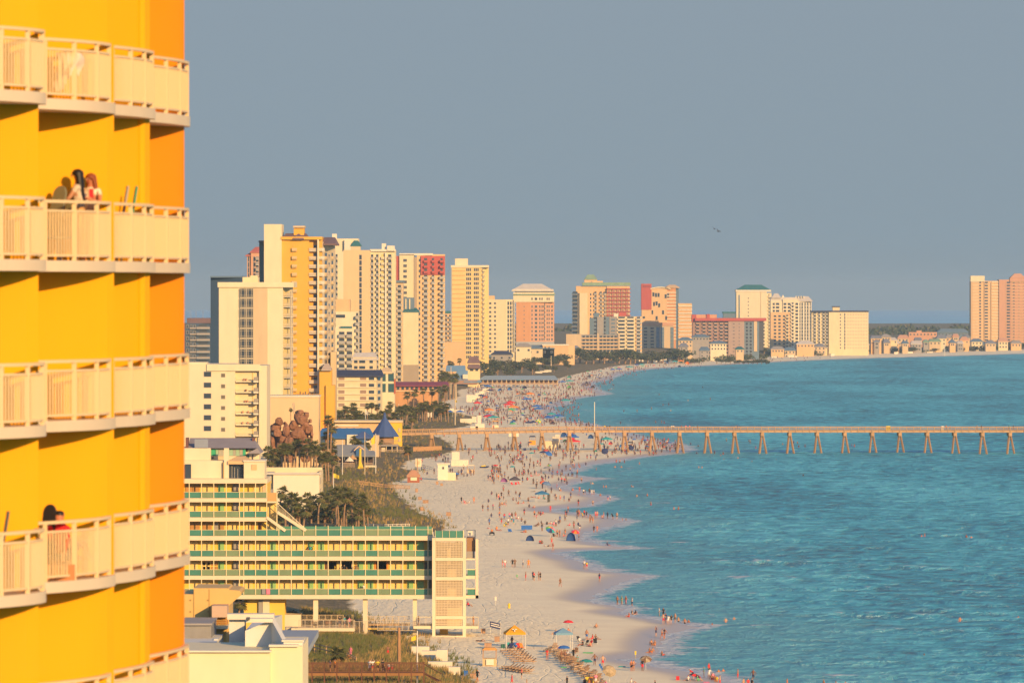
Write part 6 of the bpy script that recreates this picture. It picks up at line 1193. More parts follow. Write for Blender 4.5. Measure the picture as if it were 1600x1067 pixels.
# ------------------------------------------------------------------ beach furniture kit
ALU=mat('white_pole',(.75,.72,.66),.5,0)
def umbrella(px,py,rad_px,cols,label,group='beach umbrellas',tilt=0.0,h=2.0,az=None,bottom=False):
    p=at(px,py); r=rad_px*p.y/F; r=max(.9,r); E=thing('beach_umbrella',label,'umbrella',p,group); n=8; H=.42*r; az=rnd.uniform(0,6.28) if az is None else az
    M=Matrix.Rotation(tilt,4,'X') if tilt else Matrix.Identity(4); M=Matrix.Rotation(az,4,'Z')@M; hub=Vector((0,0,h-H))
    mats=[CM.get(c) or c for c in cols]
    mb=MB()
    for k in range(n):
        a0,a1=2*PI*k/n,2*PI*(k+1)/n; mb.mi=k%len(mats)
        for (ra,za,rb,zb) in ((1,0,.62,.30),(.62,.30,.03,.42)):
            P=[Vector((math.cos(a)*r*q_,math.sin(a)*r*q_,H*z_/.42)) for a,q_,z_ in ((a0,ra,za),(a1,ra,za),(a1,rb,zb),(a0,rb,zb))]
            P=[p+hub+ (M.to_3x3()@v) for v in P]; U=[v-Vector((0,0,.03)) for v in P]; mb.add(P+U,[(0,1,2,3),(7,6,5,4)])
    mb.build('canopy',mats,E); mb=MB(); mb.tube([p-Vector((0,0,.2)),p+hub+M.to_3x3()@Vector((0,0,H*.95))],.035,5); mb.build('pole',ALU,E); return E
def canopy(px,py,w_px,col,label,h=2.3,peak=.9,group='canopy tents',yd=None,rot=.15):
    p=at(px,py); w_=w_px*p.y/F; E=thing('canopy_tent',label,'canopy',p,group); d=w_*.9 if yd is None else yd; c,s=math.cos(rot),math.sin(rot)
    T=lambda x,y,z: Vector((p.x+x*c-y*s,p.y+x*s+y*c,p.z+z)); m=CM.get(col) or col
    mb=MB(); q=[T(-w_/2,-d/2,h),T(w_/2,-d/2,h),T(w_/2,d/2,h),T(-w_/2,d/2,h)]; tp=T(0,0,h+peak); b=[v-Vector((0,0,.28)) for v in q]
    mb.add(q+[tp]+b,[(0,1,4),(1,2,4),(2,3,4),(3,0,4),(0,5,6,1),(1,6,7,2),(2,7,8,3),(3,8,5,0),(8,7,6,5)]); mb.build('roof',m,E)
    for sx in (-1,1):
        for sy in (-1,1): mb=MB(); mb.tube([T(sx*(w_/2-.06),sy*(d/2-.06),-.1),T(sx*(w_/2-.06),sy*(d/2-.06),h)],.045,5); mb.build('leg',ALU,E)
    return E
def dome(px,py,w_px,col,label,group='pop-up beach tents',hk=.6,cut=True):
    p=at(px,py); r=w_px*p.y/F/2; mb=MB(); n=10; k=5; vs=[]
    for i in range(k+1):
        th=PI/2*i/k
        for j in range(n+1): a=PI*j/n; vs.append((p.x+math.cos(a)*r*math.cos(th),p.y+math.sin(a)*r*.8*math.cos(th)-r*.3,p.z+math.sin(th)*r*2*hk))
    N_=len(vs); fs=[(i*(n+1)+j,i*(n+1)+j+1,(i+1)*(n+1)+j+1,(i+1)*(n+1)+j) for i in range(k) for j in range(n)]
    fs+=[(0,k*(n+1),k*(n+1)+n,n)] if False else []
    vi=[(p.x+(x-p.x)*.96,p.y+(y-p.y)*.96,p.z+(z-p.z)*.96) for x,y,z in vs]
    mb.add(vs+vi,fs+[tuple(N_+i for i in reversed(f)) for f in fs]); return mb.solo('beach_tent',CM.get(col) or col,label,'tent',group,loc=tuple(p))
def lchair(px,py,col,label,group='beach chairs',rot=None,loc=None):
    p=loc or at(px,py); key=('chair',col)
    if key not in BODY:
        mb=MB(); mb.ob((-.28,-.5,.22),(.56,0,0),(0,.55,-.06),(0,0,.04)); mb.ob((-.28,.03,.16),(.56,0,0),(0,.35,.65),(0,-.04,.03)); mb.mi=1
        for s in (-.29,.26): mb.box(s,s+.03,-.48,-.44,0,.24); mb.box(s,s+.03,.05,.09,0,.3); mb.box(s,s+.03,-.48,.1,.38,.41)
        BODY[key]=mb.mesh('beach_chair',[CM[col],ALU])
    o=link('beach_chair',BODY[key],None,p); o.rotation_euler=(0,0,rnd.uniform(-1,1) if rot is None else rot); return tag(o,label,'chair',group)
def cube(px,py,w_px,h_px,m,name,label,cat,group=None,d=None,lid=None):
    p=at(px,py); S=p.y/F; w_=w_px*S; h=h_px*S; d=d or w_; mb=MB()
    mb.prism([(-w_/2,-d/2),(w_/2,-d/2),(w_/2,d/2),(-w_/2,d/2)],-.1,h*.93); mb.prism([(-w_*.53,-d*.53),(w_*.53,-d*.53),(w_*.53,d*.53),(-w_*.53,d*.53)],h*.93+.002,h); o=mb.solo(name,m,label,cat,group,loc=(0,0,0)); o.location=p; o.rotation_euler=(0,0,rnd.uniform(-.2,.2)); return o
BIN=mat('bin_brown_wood',(.38,.23,.14),.9,.12,3)
RAINBOW=['red','orange','yellow','green','blue','navy','teal','pink']
# ---- near beach
canopy(804,1012,31,mat('canopy_orange',(.85,.36,.02),.8,.03),'bright orange canopy tent with a pale mark on its front slope',h=2.35,peak=1.15)
p=at(804,1012); mb=MB()
for a,b in (((-.35,0),(.35,.12)),((-.06,-.3),(.08,.1))): mb.box(p.x+a[0],p.x+b[0],p.y-1.35,p.y-1.25,p.z+2.85+a[1],p.z+2.85+b[1])
mb.solo('canopy_logo',CM['white'],'pale T-shaped mark on the slope of the orange canopy tent','emblem')
canopy(880,1014,27,mat('canopy_steel_blue',(.16,.30,.42),.8,.03),'steel blue canopy tent with white legs near the row of stacked loungers',h=2.5,peak=.75)
umbrella(888,988,5.6,['red'],'small red umbrella shading one seated bather',h=2.0); umbrella(881,1030,10.5,['blue'],'royal blue umbrella in front of the steel blue canopy',h=2.1); umbrella(916,1050,11,[mat('umb_deep_teal',(.02,.22,.20),.8,0)],'deep teal square-looking umbrella beside the stacked loungers',h=1.9)
umbrella(952,1064,11.5,[mat('umb_tan',(.50,.38,.24),.8,0),mat('umb_tan2',(.42,.32,.2),.8,0)],'tan umbrella tipped on its side with a pale lining',tilt=.9,az=.3,h=1.9); umbrella(1009,1046,6.5,[mat('umb_floral',(.42,.33,.22),.8,.3,6),'brown'],'small patterned brown umbrella at the water edge',tilt=.5,h=1.9,az=0)
umbrella(860,838,8.3,RAINBOW,'rainbow umbrella tilted towards the sun on the near beach',tilt=.7,az=.5); umbrella(899,842,7,['red','orange','red','pink'],'red and orange umbrella behind the big blue tent',tilt=.4,az=.4); umbrella(848,763,4.6,['red','orange'],'red and orange umbrella beside the grey-blue one',tilt=.5,az=0); umbrella(854,764,8,[mat('umb_dusty_blue',(.12,.2,.34),.8,0)],'grey-blue umbrella leaning beside the red one',tilt=.3)
umbrella(849,714,7.2,['navy'],'navy umbrella just below the pier piles'); umbrella(857.5,716,6,['blue'],'tilted blue umbrella touching the navy one',tilt=.6,az=.6); umbrella(853,712,3.6,['red'],'tiny red umbrella between the two blue ones'); umbrella(830.5,716,4,['teal'],'small teal umbrella left of the navy one'); umbrella(800.7,738,4.7,['teal'],'bright teal umbrella alone on open sand'); umbrella(858.6,736,4.2,RAINBOW,'small rainbow umbrella behind the grey one'); umbrella(855,739,7,['grey'],'grey umbrella in front of the small rainbow one'); umbrella(813,720,5.5,[mat('umb_mauve',(.22,.14,.22),.8,0)],'low mauve umbrella on open sand',h=1.0); umbrella(774,736,3.5,['red'],'small coral umbrella by the crowd left of the teal one'); umbrella(944.5,693,5,RAINBOW,'rainbow umbrella at the crowded bend beyond the pier piles'); umbrella(1008,695,5.5,['blue','red','yellow','blue'],'blue umbrella with red and yellow top at the bend under the pier')
umbrella(945,712,5.6,['navy'],'navy open umbrella facing the camera on the bend',tilt=1.0,az=0); umbrella(986,707,4.4,['navy'],'navy umbrella near the tip of the sand bend',tilt=1.0,az=0); umbrella(984,699,3.8,['black'],'black umbrella just behind the navy one on the bend')
canopy(847,784,20,mat('canopy_blue_teal',(.04,.17,.32),.8,.03),'blue canopy tent with one dark side panel on the middle beach',h=2.2,peak=.7); p=at(847,784); mb=MB(); x=p.x+1.35; mb.box(x,x+.7,p.y-.9,p.y-.85,p.z,p.z+2.0); mb.solo('tent_side_panel',CM['black'],'black side curtain hanging from the blue canopy tent','curtain')
canopy(804.6,756,16,mat('canopy_charcoal',(.08,.07,.09),.8,.03),'charcoal canopy tent low over red chairs',h=1.3,peak=.9)
dome(787.5,753,11,mat('tent_purple',(.25,.10,.30),.8,.03),'purple pop-up tent left of the charcoal canopy'); dome(828,845,13,mat('tent_navy_blue',(.02,.06,.22),.8,.03),'round navy blue pop-up tent on the near beach',hk=.7); dome(892,845,15,mat('tent_blue',(.02,.08,.28),.8,.03),'big blue half-dome tent before the red and orange umbrella',hk=.9); dome(881,683,10,mat('tent_blue',(.02,.08,.28),.8,.03),'blue half-dome tent under the pier',hk=.8); dome(923,685,9,mat('tent_blue',(.02,.08,.28),.8,.03),'blue tent behind the pier piles near the waterline',hk=.7); dome(895,720,6,'grey','small pale grey tent near the water below the pier')
mb=MB(); p=at(823,829); mb.ob(p+Vector((-1.25,0,.25)),(2.5,.3,0),(0,.05,0),(0,.5,.95)); mb.solo('windbreak',CM['blue'],'wide blue fabric windbreak on the near beach','windbreak')
# jetski / boat
def boat(px,py,L_px,m1,m2,label,rot=.1):
    p=at(px,py); L=L_px*p.y/F; mb=MB(); sec=[(-.5,.30,.0,.42),(-.2,.36,0,.45),(.15,.32,0,.5),(.4,.16,.12,.58),(.5,.02,.35,.62)]; vs=[]
    for u,hw,zb,zt_ in sec: vs+=[(u*L,-hw*L*.55,zt_),(u*L,-hw*L*.35,zb+.1),(u*L,0,zb),(u*L,hw*L*.35,zb+.1),(u*L,hw*L*.55,zt_)]
    fs=[(i*5+j,(i+1)*5+j,(i+1)*5+j+1,i*5+j+1) for i in range(4) for j in range(4)]+[(i*5,i*5+4,(i+1)*5+4,(i+1)*5) for i in range(4)]+[(0,1,2,3,4)]
    E=thing('jet_ski',label,'watercraft',p); E.rotation_euler=(0,0,rot); ORG[E.name]=Vector((0,0,0)); mb.add(vs,fs); mb.build('hull',m1,E); mb=MB(); mb.prism([(-.35*L,-.1*L),(.1*L,-.1*L),(.1*L,.1*L),(-.35*L,.1*L)],.45,.85,[.7,.85,.85,.7]); mb.build('seat',m2,E); mb=MB(); mb.bar((.12*L,-.16*L,1.0),(.12*L,.16*L,1.0),.05); mb.bar((.1*L,0,.6),(.12*L,0,1.0),.08); mb.build('handlebar',CM['black'],E)
boat(757,731,15,CM['navy'],CM['yellow'],'navy and yellow watercraft parked on the sand beside the wooden cart'); boat(869,702,14,CM['grey'],CM['black'],'grey watercraft drawn up below the stepped white wall')
# wooden kiosks, bins, stands
def kiosk(px,py,w_px,h_px,roof,wall,label,legs=True,counter=.42):
    p=at(px,py); S=p.y/F; w_,h=w_px*S,h_px*S; E=thing('beach_kiosk',label,'kiosk',p,'small kiosks and stands on the sand'); d=w_*.8
    mb=MB(); mb.box(p.x-w_/2,p.x+w_/2,p.y-d/2,p.y+d/2,p.z-.1,p.z+h*counter); mb.build('counter',wall,E)
    for sx in (-1,1):
        for sy in (-1,1): mb=MB(); x,y=p.x+sx*w_*.46,p.y+sy*d*.46; mb.box(x-.07,x+.07,y-.07,y+.07,p.z+h*counter,p.z+h*.9); mb.build('post',BIN,E)
    mb=MB(); mb.cone((p.x,p.y,p.z+h*.88),w_*.78,h*.14,4,w_*.5,PI/4); mb.build('roof',roof,E); return E
OW=mat('orange_wood',(.62,.30,.08),.8,.1,1)
kiosk(765,1040,22,28,OW,mat('kiosk_cream',(.62,.46,.26),.85,.06),'wooden rental kiosk with an orange roof and white notice on its counter'); p=at(765,1040); mb=MB(); mb.box(p.x-.5,p.x+.6,p.y-1.05,p.y-1.0,p.z+.15,p.z+1.0); mb.solo('notice_board',WHITE,'white notice board on the front of the rental kiosk','sign')
kiosk(735.5,739,12,13,CREAM2,mat('kiosk_sand',(.62,.46,.30),.85,.06),'pale open-sided wooden cart on the sand left of the watercraft'); kiosk(832,695,10,14,NAVYR,mat('kiosk_orange',(.75,.34,.04),.8,.04),'orange-fronted kiosk with a dark top just under the pier',counter=.5); kiosk(774,669,10,12,OW,CREAM2,'small orange-topped stand in the crowd beyond the pier')
p=at(654,735); E=thing('lifeguard_hut','cream lifeguard hut on a blue ramp at the dune edge','hut',p); S=p.y/F
mb=MB(); mb.box(p.x-4.6*S,p.x+4.6*S,p.y-.9,p.y+.9,p.z+1.1,p.z+1.1+12*S); mb.build('cabin',CREAM2,E); mb=MB(); mb.box(p.x-5.2*S,p.x+5.2*S,p.y-1.1,p.y+1.1,p.z+1.1+12*S,p.z+1.3+12*S); mb.build('roof',WHITE,E); mb=MB(); mb.box(p.x-2.4*S,p.x+1.8*S,p.y-.95,p.y-.9,p.z+1.1+4*S,p.z+1.1+9*S); mb.build('window',TAN,E)
for sx in (-.8,.8): mb=MB(); mb.box(p.x+sx-.08,p.x+sx+.08,p.y-.8,p.y-.6,p.z-.1,p.z+1.1); mb.build('leg',DKBLUE,E)
mb=MB(); 
for zz in (.5,1.1,1.7): mb.bar((p.x+5*S,p.y-.5,p.z+zz),(p.x+21*S,p.y-.7,p.z+zz-.7),.09)
for i in range(6): x=p.x+(5+i*3.2)*S; mb.bar((x,p.y-.6,p.z-.1),(x,p.y-.6,p.z+1.65-i*.13),.09)
mb.build('ramp',DKBLUE,E)
t=Tower('small brick red beach shack with a pale door at the dune edge',at(646,754).y,646,name='beach_shack',cat='shack'); t.block([(636.5,0),(655.5,0)],742,mat('brick_red_boards',(.30,.10,.06),.85,.1,1),3); t.hip(636,656,742.5,734,mat('shack_roof',(.42,.22,.14),.8,.1,1),0,3,.1,.35); t.bx(641.5,651.5,744.5,750.5,-.1,.15,CREAM2,'door'); t.finish()
t=Tower('white-walled beach snack bar with a small dark window and a sloping side',at(693,750).y,695,name='snack_bar',cat='hut'); t.block([(684,0),(700,0)],725,mat('chalk_white',(.84,.76,.60),.85,.03),3); t.block([(699.8,.2),(712,.2)],738,CREAM2,3,name='side_wall'); t.bx(683,703,723.5,725.3,-.3,3.6,WHITE,'roof'); t.wins((684,0),(700,0),[(692.5,2)],[731],3); t.finish(); umbrella(711,749,7,['blue'],'blue umbrella beside the white snack bar',h=2.0); umbrella(699.5,737,2,['navy'],'folded navy umbrella against the snack bar wall',h=1.8)
for (x,y,w_,h,l) in ((755,989,7,7,'brown slatted bin box just right of the stilt tower foot'),(776.7,1002,7.5,8,'brown slatted bin box left of the orange canopy'),(762.6,1013,11,9,'wide brown bin box behind the rental kiosk'),(739,1060,9,8,'brown bin box beside the blue bin'),(733,704,4,4,'small brown bin far left below the pier'),(762.5,703,3.3,4,'left one of two small bins under the pier'),(767,703,3.3,4,'right one of two small bins under the pier'),(683,757,4,5,'bin at the left end of the snack bar sand'),(690,759,4,4,'bin just right of the snack bar corner'),(651,769,4,6,'bin with a dark top on the pale sand left'),(656,781,5,5,'bin below the dark-topped one'),(665,786,8,5,'low brown pile box right of the two bins'),(659,798,5,6,'bin lowest of the row by the dune'),(711,725,4,4,'bin beside the white wall seats'),(701,806,7,6,'pair of bins joined on the open sand')): cube(x,y,w_,h,BIN,'litter_bin',l,'bin','brown wooden litter bins')
cube(728,1056,6,8,CM['blue'],'recycling_bin','blue recycling bin in front of the white wall blocks','bin')
# white stepped wall blocks
WB=mat('white_wall_block',(.80,.70,.56),.9,.06,1)
def wall_steps(name,label,blocks,mtl=WB,cat='wall'):
    Yv=at(*blocks[0][:2]).y; bs=[]
    E=None
    for (px,py,w_,h,*r) in blocks:
        p=at(px,py); S=p.y/F
        if E is None: E=thing(name,label,cat,p)
        mb=MB(); mb.box(p.x-w_*S/2,p.x+w_*S/2,p.y-.8,p.y+.8,p.z-.4,p.z+h*S); mb.build('wall_block',mtl,E)
wall_steps('white_block_wall','stepped wall of white blocks beside the stilt motel stair tower',[(657,1024,28,14),(674,1030,30,13),(691,1034,17,19),(679,1042,20,8),(690,1045,34,11),(710,1054,18,12)])
wall_steps('white_ruin_wall','stepped white wall with a tower-like end just below the pier',[(862,703,22,14),(868,702,10,20),(871,701,7,22)]); wall_steps('white_seat_wall','low white stepped wall with people left of the central sand path',[(718,728,26,9),(712,722,12,16),(724,726,16,8),(714,716,6,9)]); wall_steps('white_chimney_hut','white stepped block with a chimney-like top behind the pier',[(750,671,14,9),(749,668,6,19),(741,671,12,5)])
wall_steps('white_cabin_row','row of low white cabins between the tall pole and the pier',[(729,661,20,7),(741,660,7,9),(748,662,4,6)]); wall_steps('white_cube_hut','white cube hut on the sand behind the dune palms',[(670.5,652,9,12)]); wall_steps('white_sand_wall','long jagged white wall climbing along the upper beach',[(735,628,12,8),(741,625,12,8),(748,622,10,8),(753,617,8,6),(759,612,10,5),(733,622,8,5)]); wall_steps('white_blocks_far','small white block pair at the foot of the tall pole',[(704,643,10,5),(716,644,18,4)]); wall_steps('tiny_white_wall','two small white blocks near the rear bend of the pier',[(797,682,4,7),(808,682,5,6)])
for i in range(9): 
    px=728+i*0+0
t_=[(842,583),(850,582),(856,581),(1002,565),(1022,566),(1036,564),(1042,565),(1070,563),(1112,561),(1120,560),(1210,559),(1240,558),(1236,558),(1300,556),(1400,553),(1420,552),(1452,551)]
for i,(x,y) in enumerate(t_): cube(x,y,rnd.uniform(6,13),rnd.uniform(2,3.6),WHITE,'beach_cabin','low white '+('long' if i%2 else 'short')+' cabin on the sand '+('beyond the pavilion' if x<900 else 'before the coral tower' if x<1100 else 'before the pale towers' if x<1300 else 'at the far right shore'),'cabin','white cabins on the far sand',d=4)
# poles and flags
def pole(px,py0,py1,label,name='pole',m=None,w_=.14,flag=None,cat='pole'):
    p=at(px,py1); E=thing(name,label,cat,p); mb=MB(); mb.tube([p-Vector((0,0,.3)),(p.x,p.y,wz(py0,p.y))],[w_,w_*.7],6); mb.build('shaft',m or ALU,E)
    if flag:
        c,fx,fy0,fy1,wd=flag; z0,z1=wz(fy1,p.y),wz(fy0,p.y); S=p.y/F; vs=[];n=6
        for i in range(n+1): u=i/n; y=p.y-.1+.25*math.sin(u*5); vs+=[(p.x+fx*wd*u*S,y,z1-(z1-z0)*.5*u),(p.x+fx*wd*u*S,y,z0-(z1-z0)*.25*u)]
        k=len(vs); f=[(2*i,2*i+2,2*i+3,2*i+1) for i in range(n)]; vs+=[(x,y+.03,z) for x,y,z in vs]; mb=MB(); mb.add(vs,f+[tuple(k+j for j in reversed(q)) for q in f]); mb.build('flag',CM[c],E)
WOOD=mat('wood_post',(.40,.22,.11),.9,.15,2)
pole(652,985,1072,'slim white flagpole with a limp yellow flag by the stilt motel','flagpole',flag=('yellow',-1,991,999,9),w_=.12); pole(623.5,980,1040,'thick brown wooden post with a pointed top in the dune','wooden_post',WOOD,.27,cat='post')
pole(535,687,742,'white lamp post at the left of the tiki bar','lamp_post'); pole(570,675,744,'tall grey pole in front of the blue shop','utility_pole',SAND2); pole(587,677,740,'flagpole with a yellow flag left of the pointed blue roof','flagpole',flag=('yellow',-1,679,692,7)); pole(508,707,738,'short dark post before the terrace railing','short_post',WOOD,.2); pole(521,742,770,'short flagpole with yellow flag behind the white low building','flagpole',flag=('yellow',1,739,746,9)); pole(571,642,660,'thin white flagpole among the dune palms','flagpole',flag=('white',1,640,647,4)); pole(525,640,658,'thin white flagpole left among the dune palms','flagpole',flag=('white',1,642,648,5))
pole(711,600,664,'tall pale pole with a yellow box above the upper beach','beach_pole',SAND2,.22,flag=('yellow',1,624,628,3)); pole(704.5,573,616,'tall pole with a small yellow canopy top near the blue-gabled restaurant','beach_pole',SAND2,.25); pole(713,600,625,'second pale pole by the jagged white wall','beach_pole',SAND2,.2); pole(748,575,602,'pale pole left of the pavilion roof','beach_pole',SAND2,.25); pole(861,556,576,'pale pole beyond the pavilion','beach_pole',SAND2,.3); pole(623,631,652,'thin light pole among the grove before the shop row','beach_pole',ALU,.15); pole(652,716,736,'short pole behind the lifeguard hut','short_post',WOOD,.15)
pole(1013,556,566,'thin pole on the far dune before the coral tower','beach_pole',ALU,.3); pole(1476,538,556,'thin pole on the far right shore','beach_pole',ALU,.3); pole(823,1060,1075,'short wooden stake at the lower edge of the sand','stake',WOOD,.08); pole(704,603,615,'short pole under the pale canopy','beach_pole',ALU,.12)
# signs
p=at(774.4,946); mb=MB(); mb.tube([p,p+Vector((0,0,1.6))],.05,5); mb.box(p.x-.16,p.x+.16,p.y-.05,p.y+.05,p.z+.9,p.z+1.5); mb.solo('sign_post',WHITE,'small white sign on a post on the open sand','sign')
p=at(795.5,950); mb=MB(); mb.cone((p.x,p.y,p.z),.22,.5,8,.2); mb.cone((p.x,p.y,p.z+.5),.26,.35,8,.16); mb.solo('yellow_marker',CM['yellow'],'small bright yellow marker on the open sand','marker')
p=at(774,991); E=thing('banner_frame','dark navy banner with pale lettering strips tilted on the sand','banner',p); mb=MB(); mb.ob(p+Vector((-.85,0,1.15)),(1.7,.2,-.42),(0,.06,0),(0,0,.95)); mb.build('banner_sheet',CM['navy'],E)
for r_ in range(2):
    mb=MB(); q=random.Random(4+r_); x=-.7
    while x<.62: w_=q.uniform(.05,.16); zz=1.15+.58-.32*r_-.247*(x+.85); mb.ob(p+Vector((x,-.03+.118*(x+.85),zz)),(w_,.02,-w_*.247),(0,.02,0),(0,0,.16)); x+=w_+.04
    o=mb.build('lettering',CM['white'],E); o['kind']='stuff'
for sx in (-.8,.8): mb=MB(); mb.bar(p+Vector((sx,.12+sx*.1,-.1)),p+Vector((sx,.12+sx*.1,2.2-.25*sx)),.05); mb.build('pole',ALU,E)
# wooden fences in the dune
def fence(pts,label,h=1.0,bal=True,m=None,gap=1.9):
    P=[at(*q) for q in pts]; E=thing('boardwalk_fence',label,'fence',P[0]); m=m or WOOD
    for a,b in zip(P[:-1],P[1:]):
        n=max(1,int((b-a).length/gap))
        for i in range(n+1): q=a.lerp(b,i/n); mb=MB(); mb.box(q.x-.07,q.x+.07,q.y-.07,q.y+.07,q.z-.4,q.z+h); mb.build('post',m,E)
        for hh in ((h*.95,h*.12) if bal else (h*.9,h*.55,h*.2)): mb=MB(); mb.bar(a+Vector((0,0,hh)),b+Vector((0,0,hh)),.06,.14); mb.build('rail',m,E)
        if bal:
            mb=MB(); k=int((b-a).length/.17)
            for i in range(k): q=a.lerp(b,i/k); mb.box(q.x-.025,q.x+.025,q.y-.02,q.y+.02,q.z+.1,q.z+h*.93)
            o=mb.build('balusters',m,E); o['kind']='stuff'
DW=mat('dark_boardwalk_wood',(.15,.065,.035),.9,.12,2)
def walk():
    Y=760.0; x0,x1=wx(468,Y),wx(662,Y); z=wz(1051,Y); E=thing('boardwalk','dark wooden boardwalk with railings carrying a group of people through the dune','boardwalk',((x0+x1)/2,Y,ground(x0,Y)))
    mb=MB(); mb.box(x0,x1,Y,Y+2.2,z-.2,z); mb.build('deck',DW,E); mb=MB(); mb.box(x0,x1,Y-.04,Y-.002,z-.35,z+.02); mb.build('fascia',mat('boardwalk_edge',(.29,.14,.05),.85,.1,1),E)
    for yy in (Y-.02,Y+2.15):
        for hh in (1.25,.15): mb=MB(); mb.box(x0,x1,yy,yy+.08,z+hh-.05,z+hh+.05); mb.build('rail',DW,E)
        mb=MB(); k=int((x1-x0)/.16)
        for i in range(k): x=x0+(x1-x0)*i/k; mb.box(x-.025,x+.025,yy+.02,yy+.06,z+.15,z+1.2)
        o=mb.build('balusters',DW,E); o['kind']='stuff'
        for i in range(11): x=x0+(x1-x0)*i/10; mb=MB(); mb.box(x-.08,x+.08,yy-.03,yy+.1,z-1.6,z+1.35); mb.build('post',DW,E)
    mb=MB(); a=Vector((x1,Y,z+1.25)); b=Vector((wx(690,Y+12),Y+12,z-.9)); mb.bar(a,b,.1); mb.bar(a-Vector((0,0,1.2)),b-Vector((0,0,1.0)),.1); mb.build('stair_rail',DW,E)
    for i in range(14): u=i/13; q=a.lerp(b,u)-Vector((0,0,1.3)); mb=MB(); mb.box(q.x-.2,q.x+.2,q.y,q.y+2,q.z-.05,q.z); mb.build('stair_tread',DW,E)
    for px,kind,st,tp,bt,l in ((516,'st','s','navy','black','man in navy top facing left on the boardwalk'),(523,'st','s','orange','black','woman in orange top beside the man in navy'),(582.5,'up','s','white','red','person in white top and red shorts taking a picture'),(590,'st','s','yellow','black','person in black and yellow next to the picture-taker'),(598,'st','s','black','black','tall person in black in the boardwalk group'),(603,'si','s','black','black','person in black crouching close beside the tall one'),(607.5,'st','s','white','red','child in white and red on the boardwalk'),(613,'st','m','pink','red','shirtless child at the right end of the boardwalk group'),(577.5,'st','s','white','white','pale dressed person partly hidden behind the picture-taker')):
        person(0,0,kind,st,tp,bt,l,'people on the boardwalk',loc=Vector((wx(px,Y+1),Y+1,z+.02)),scale=.75 if 'child' in l else 1.02)
walk()
fence([(474,1016),(500,1023),(520,1028)],'weathered rail fence sloping down through the dune left of the shaggy palm',1.5,False,mat('pale_fence_wood',(.52,.33,.18),.9,.1,1),3.5); fence([(542,1029),(557,1037)],'short end of the sloping rail fence right of the shaggy palm',.8,False,mat('pale_fence_wood',(.52,.33,.18),.9,.1,1),3)
fence([(568,826),(600,828),(640,826)],'low white rail fence beyond the motel roof deck',1.1,False,WHITE,3); fence([(646,706),(690,704)],'orange-brown boardwalk railing leading over the dune to the sand',1.6,True,mat('orange_fence',(.55,.32,.16),.9,.1,1),3); fence([(656,640),(700,638)],'straight brown boardwalk railing behind the white cube hut',1.5,True,mat('orange_fence',(.55,.32,.16),.9,.1,1),3); fence([(560,757),(600,762),(640,764)],'low brown fence along the dune slope left of the brick red shack',.9,True,mat('orange_fence',(.55,.32,.16),.9,.1,1),3)
for px,py,c,l in ((545,1032,'orange','person in orange seated beside the shaggy palm'),(606,1027,'red','shirtless person in red shorts alone on the dune path'),(548,1030,'pink','person in pink shirt standing beside the shaggy palm')): person(px,py,'si' if 'seated' in l else 'st','m' if 'shirtless' in l else 's',c,c,l,'people in the dune')
# driftwood-like row of stacked wooden loungers
LW=[mat('lounger_wood',(.36,.21,.11),.9,.2,3),mat('lounger_wood_pale',(.55,.37,.22),.9,.15,3)]
def lounger_mesh():
    mb=MB(); 
    for i in range(7): mb.box(-.95+i*.2,-.80+i*.2,-.33,.33,.30,.34)
    mb.ob((.42,-.33,.32),(.5,0,.38),(0,.66,0),(-.02,0,.04)); 
    for s in (-.33,.29): mb.box(-.97,.95,s,s+.04,.24,.30); 
    for x in (-.9,.5):
        for s in (-.33,.29): mb.box(x,x+.05,s,s+.04,0,.25)
    return mb
LM=[lounger_mesh().mesh('lounger',m) for m in LW]
a,b=at(859,1018),at(935,1071); q=random.Random(2)
for i in range(46):
    u=i/45; p=a.lerp(b,u); p.z=ground(p.x,p.y); st=i%3; o=link('lounger',LM[q.randrange(2)],None,p+Vector((q.uniform(-.35,.35),q.uniform(-1,1),st*.38))); o.rotation_euler=(q.uniform(-.06,.06),q.uniform(-.12,.12),.9+q.uniform(-.25,.25)); tag(o,['wooden lounger at the bottom','wooden lounger in the middle layer','wooden lounger on top'][st]+' of the long diagonal stack, '+('far end' if u<.33 else 'central part' if u<.66 else 'near end'),'lounger','long diagonal row of stacked loungers')
for (x0,y0,x1,y1,rows_,lab,tb) in ((792,1019,812,1036,7,'lounger in the upper separate stack right of the kiosk','upper flat stack of loungers'),(790,1047,821,1052,7,'lounger in the lower separate stack near the bottom edge','lower flat stack of loungers')):
    a,b=at(x0,y0),at(x1,y1); 
    for i in range(rows_):
        p=a.lerp(b,i/(rows_-1))
        for k in range(3 if y0<1040 else 2): o=link('lounger',LM[(i+k)%2],None,Vector((p.x+k*.75*(1 if y0<1040 else .5),p.y,ground(p.x,p.y)+.25*(k%2)))); o.rotation_euler=(0,0,q.uniform(-.1,.1)+.2); tag(o,lab,'lounger',tb)
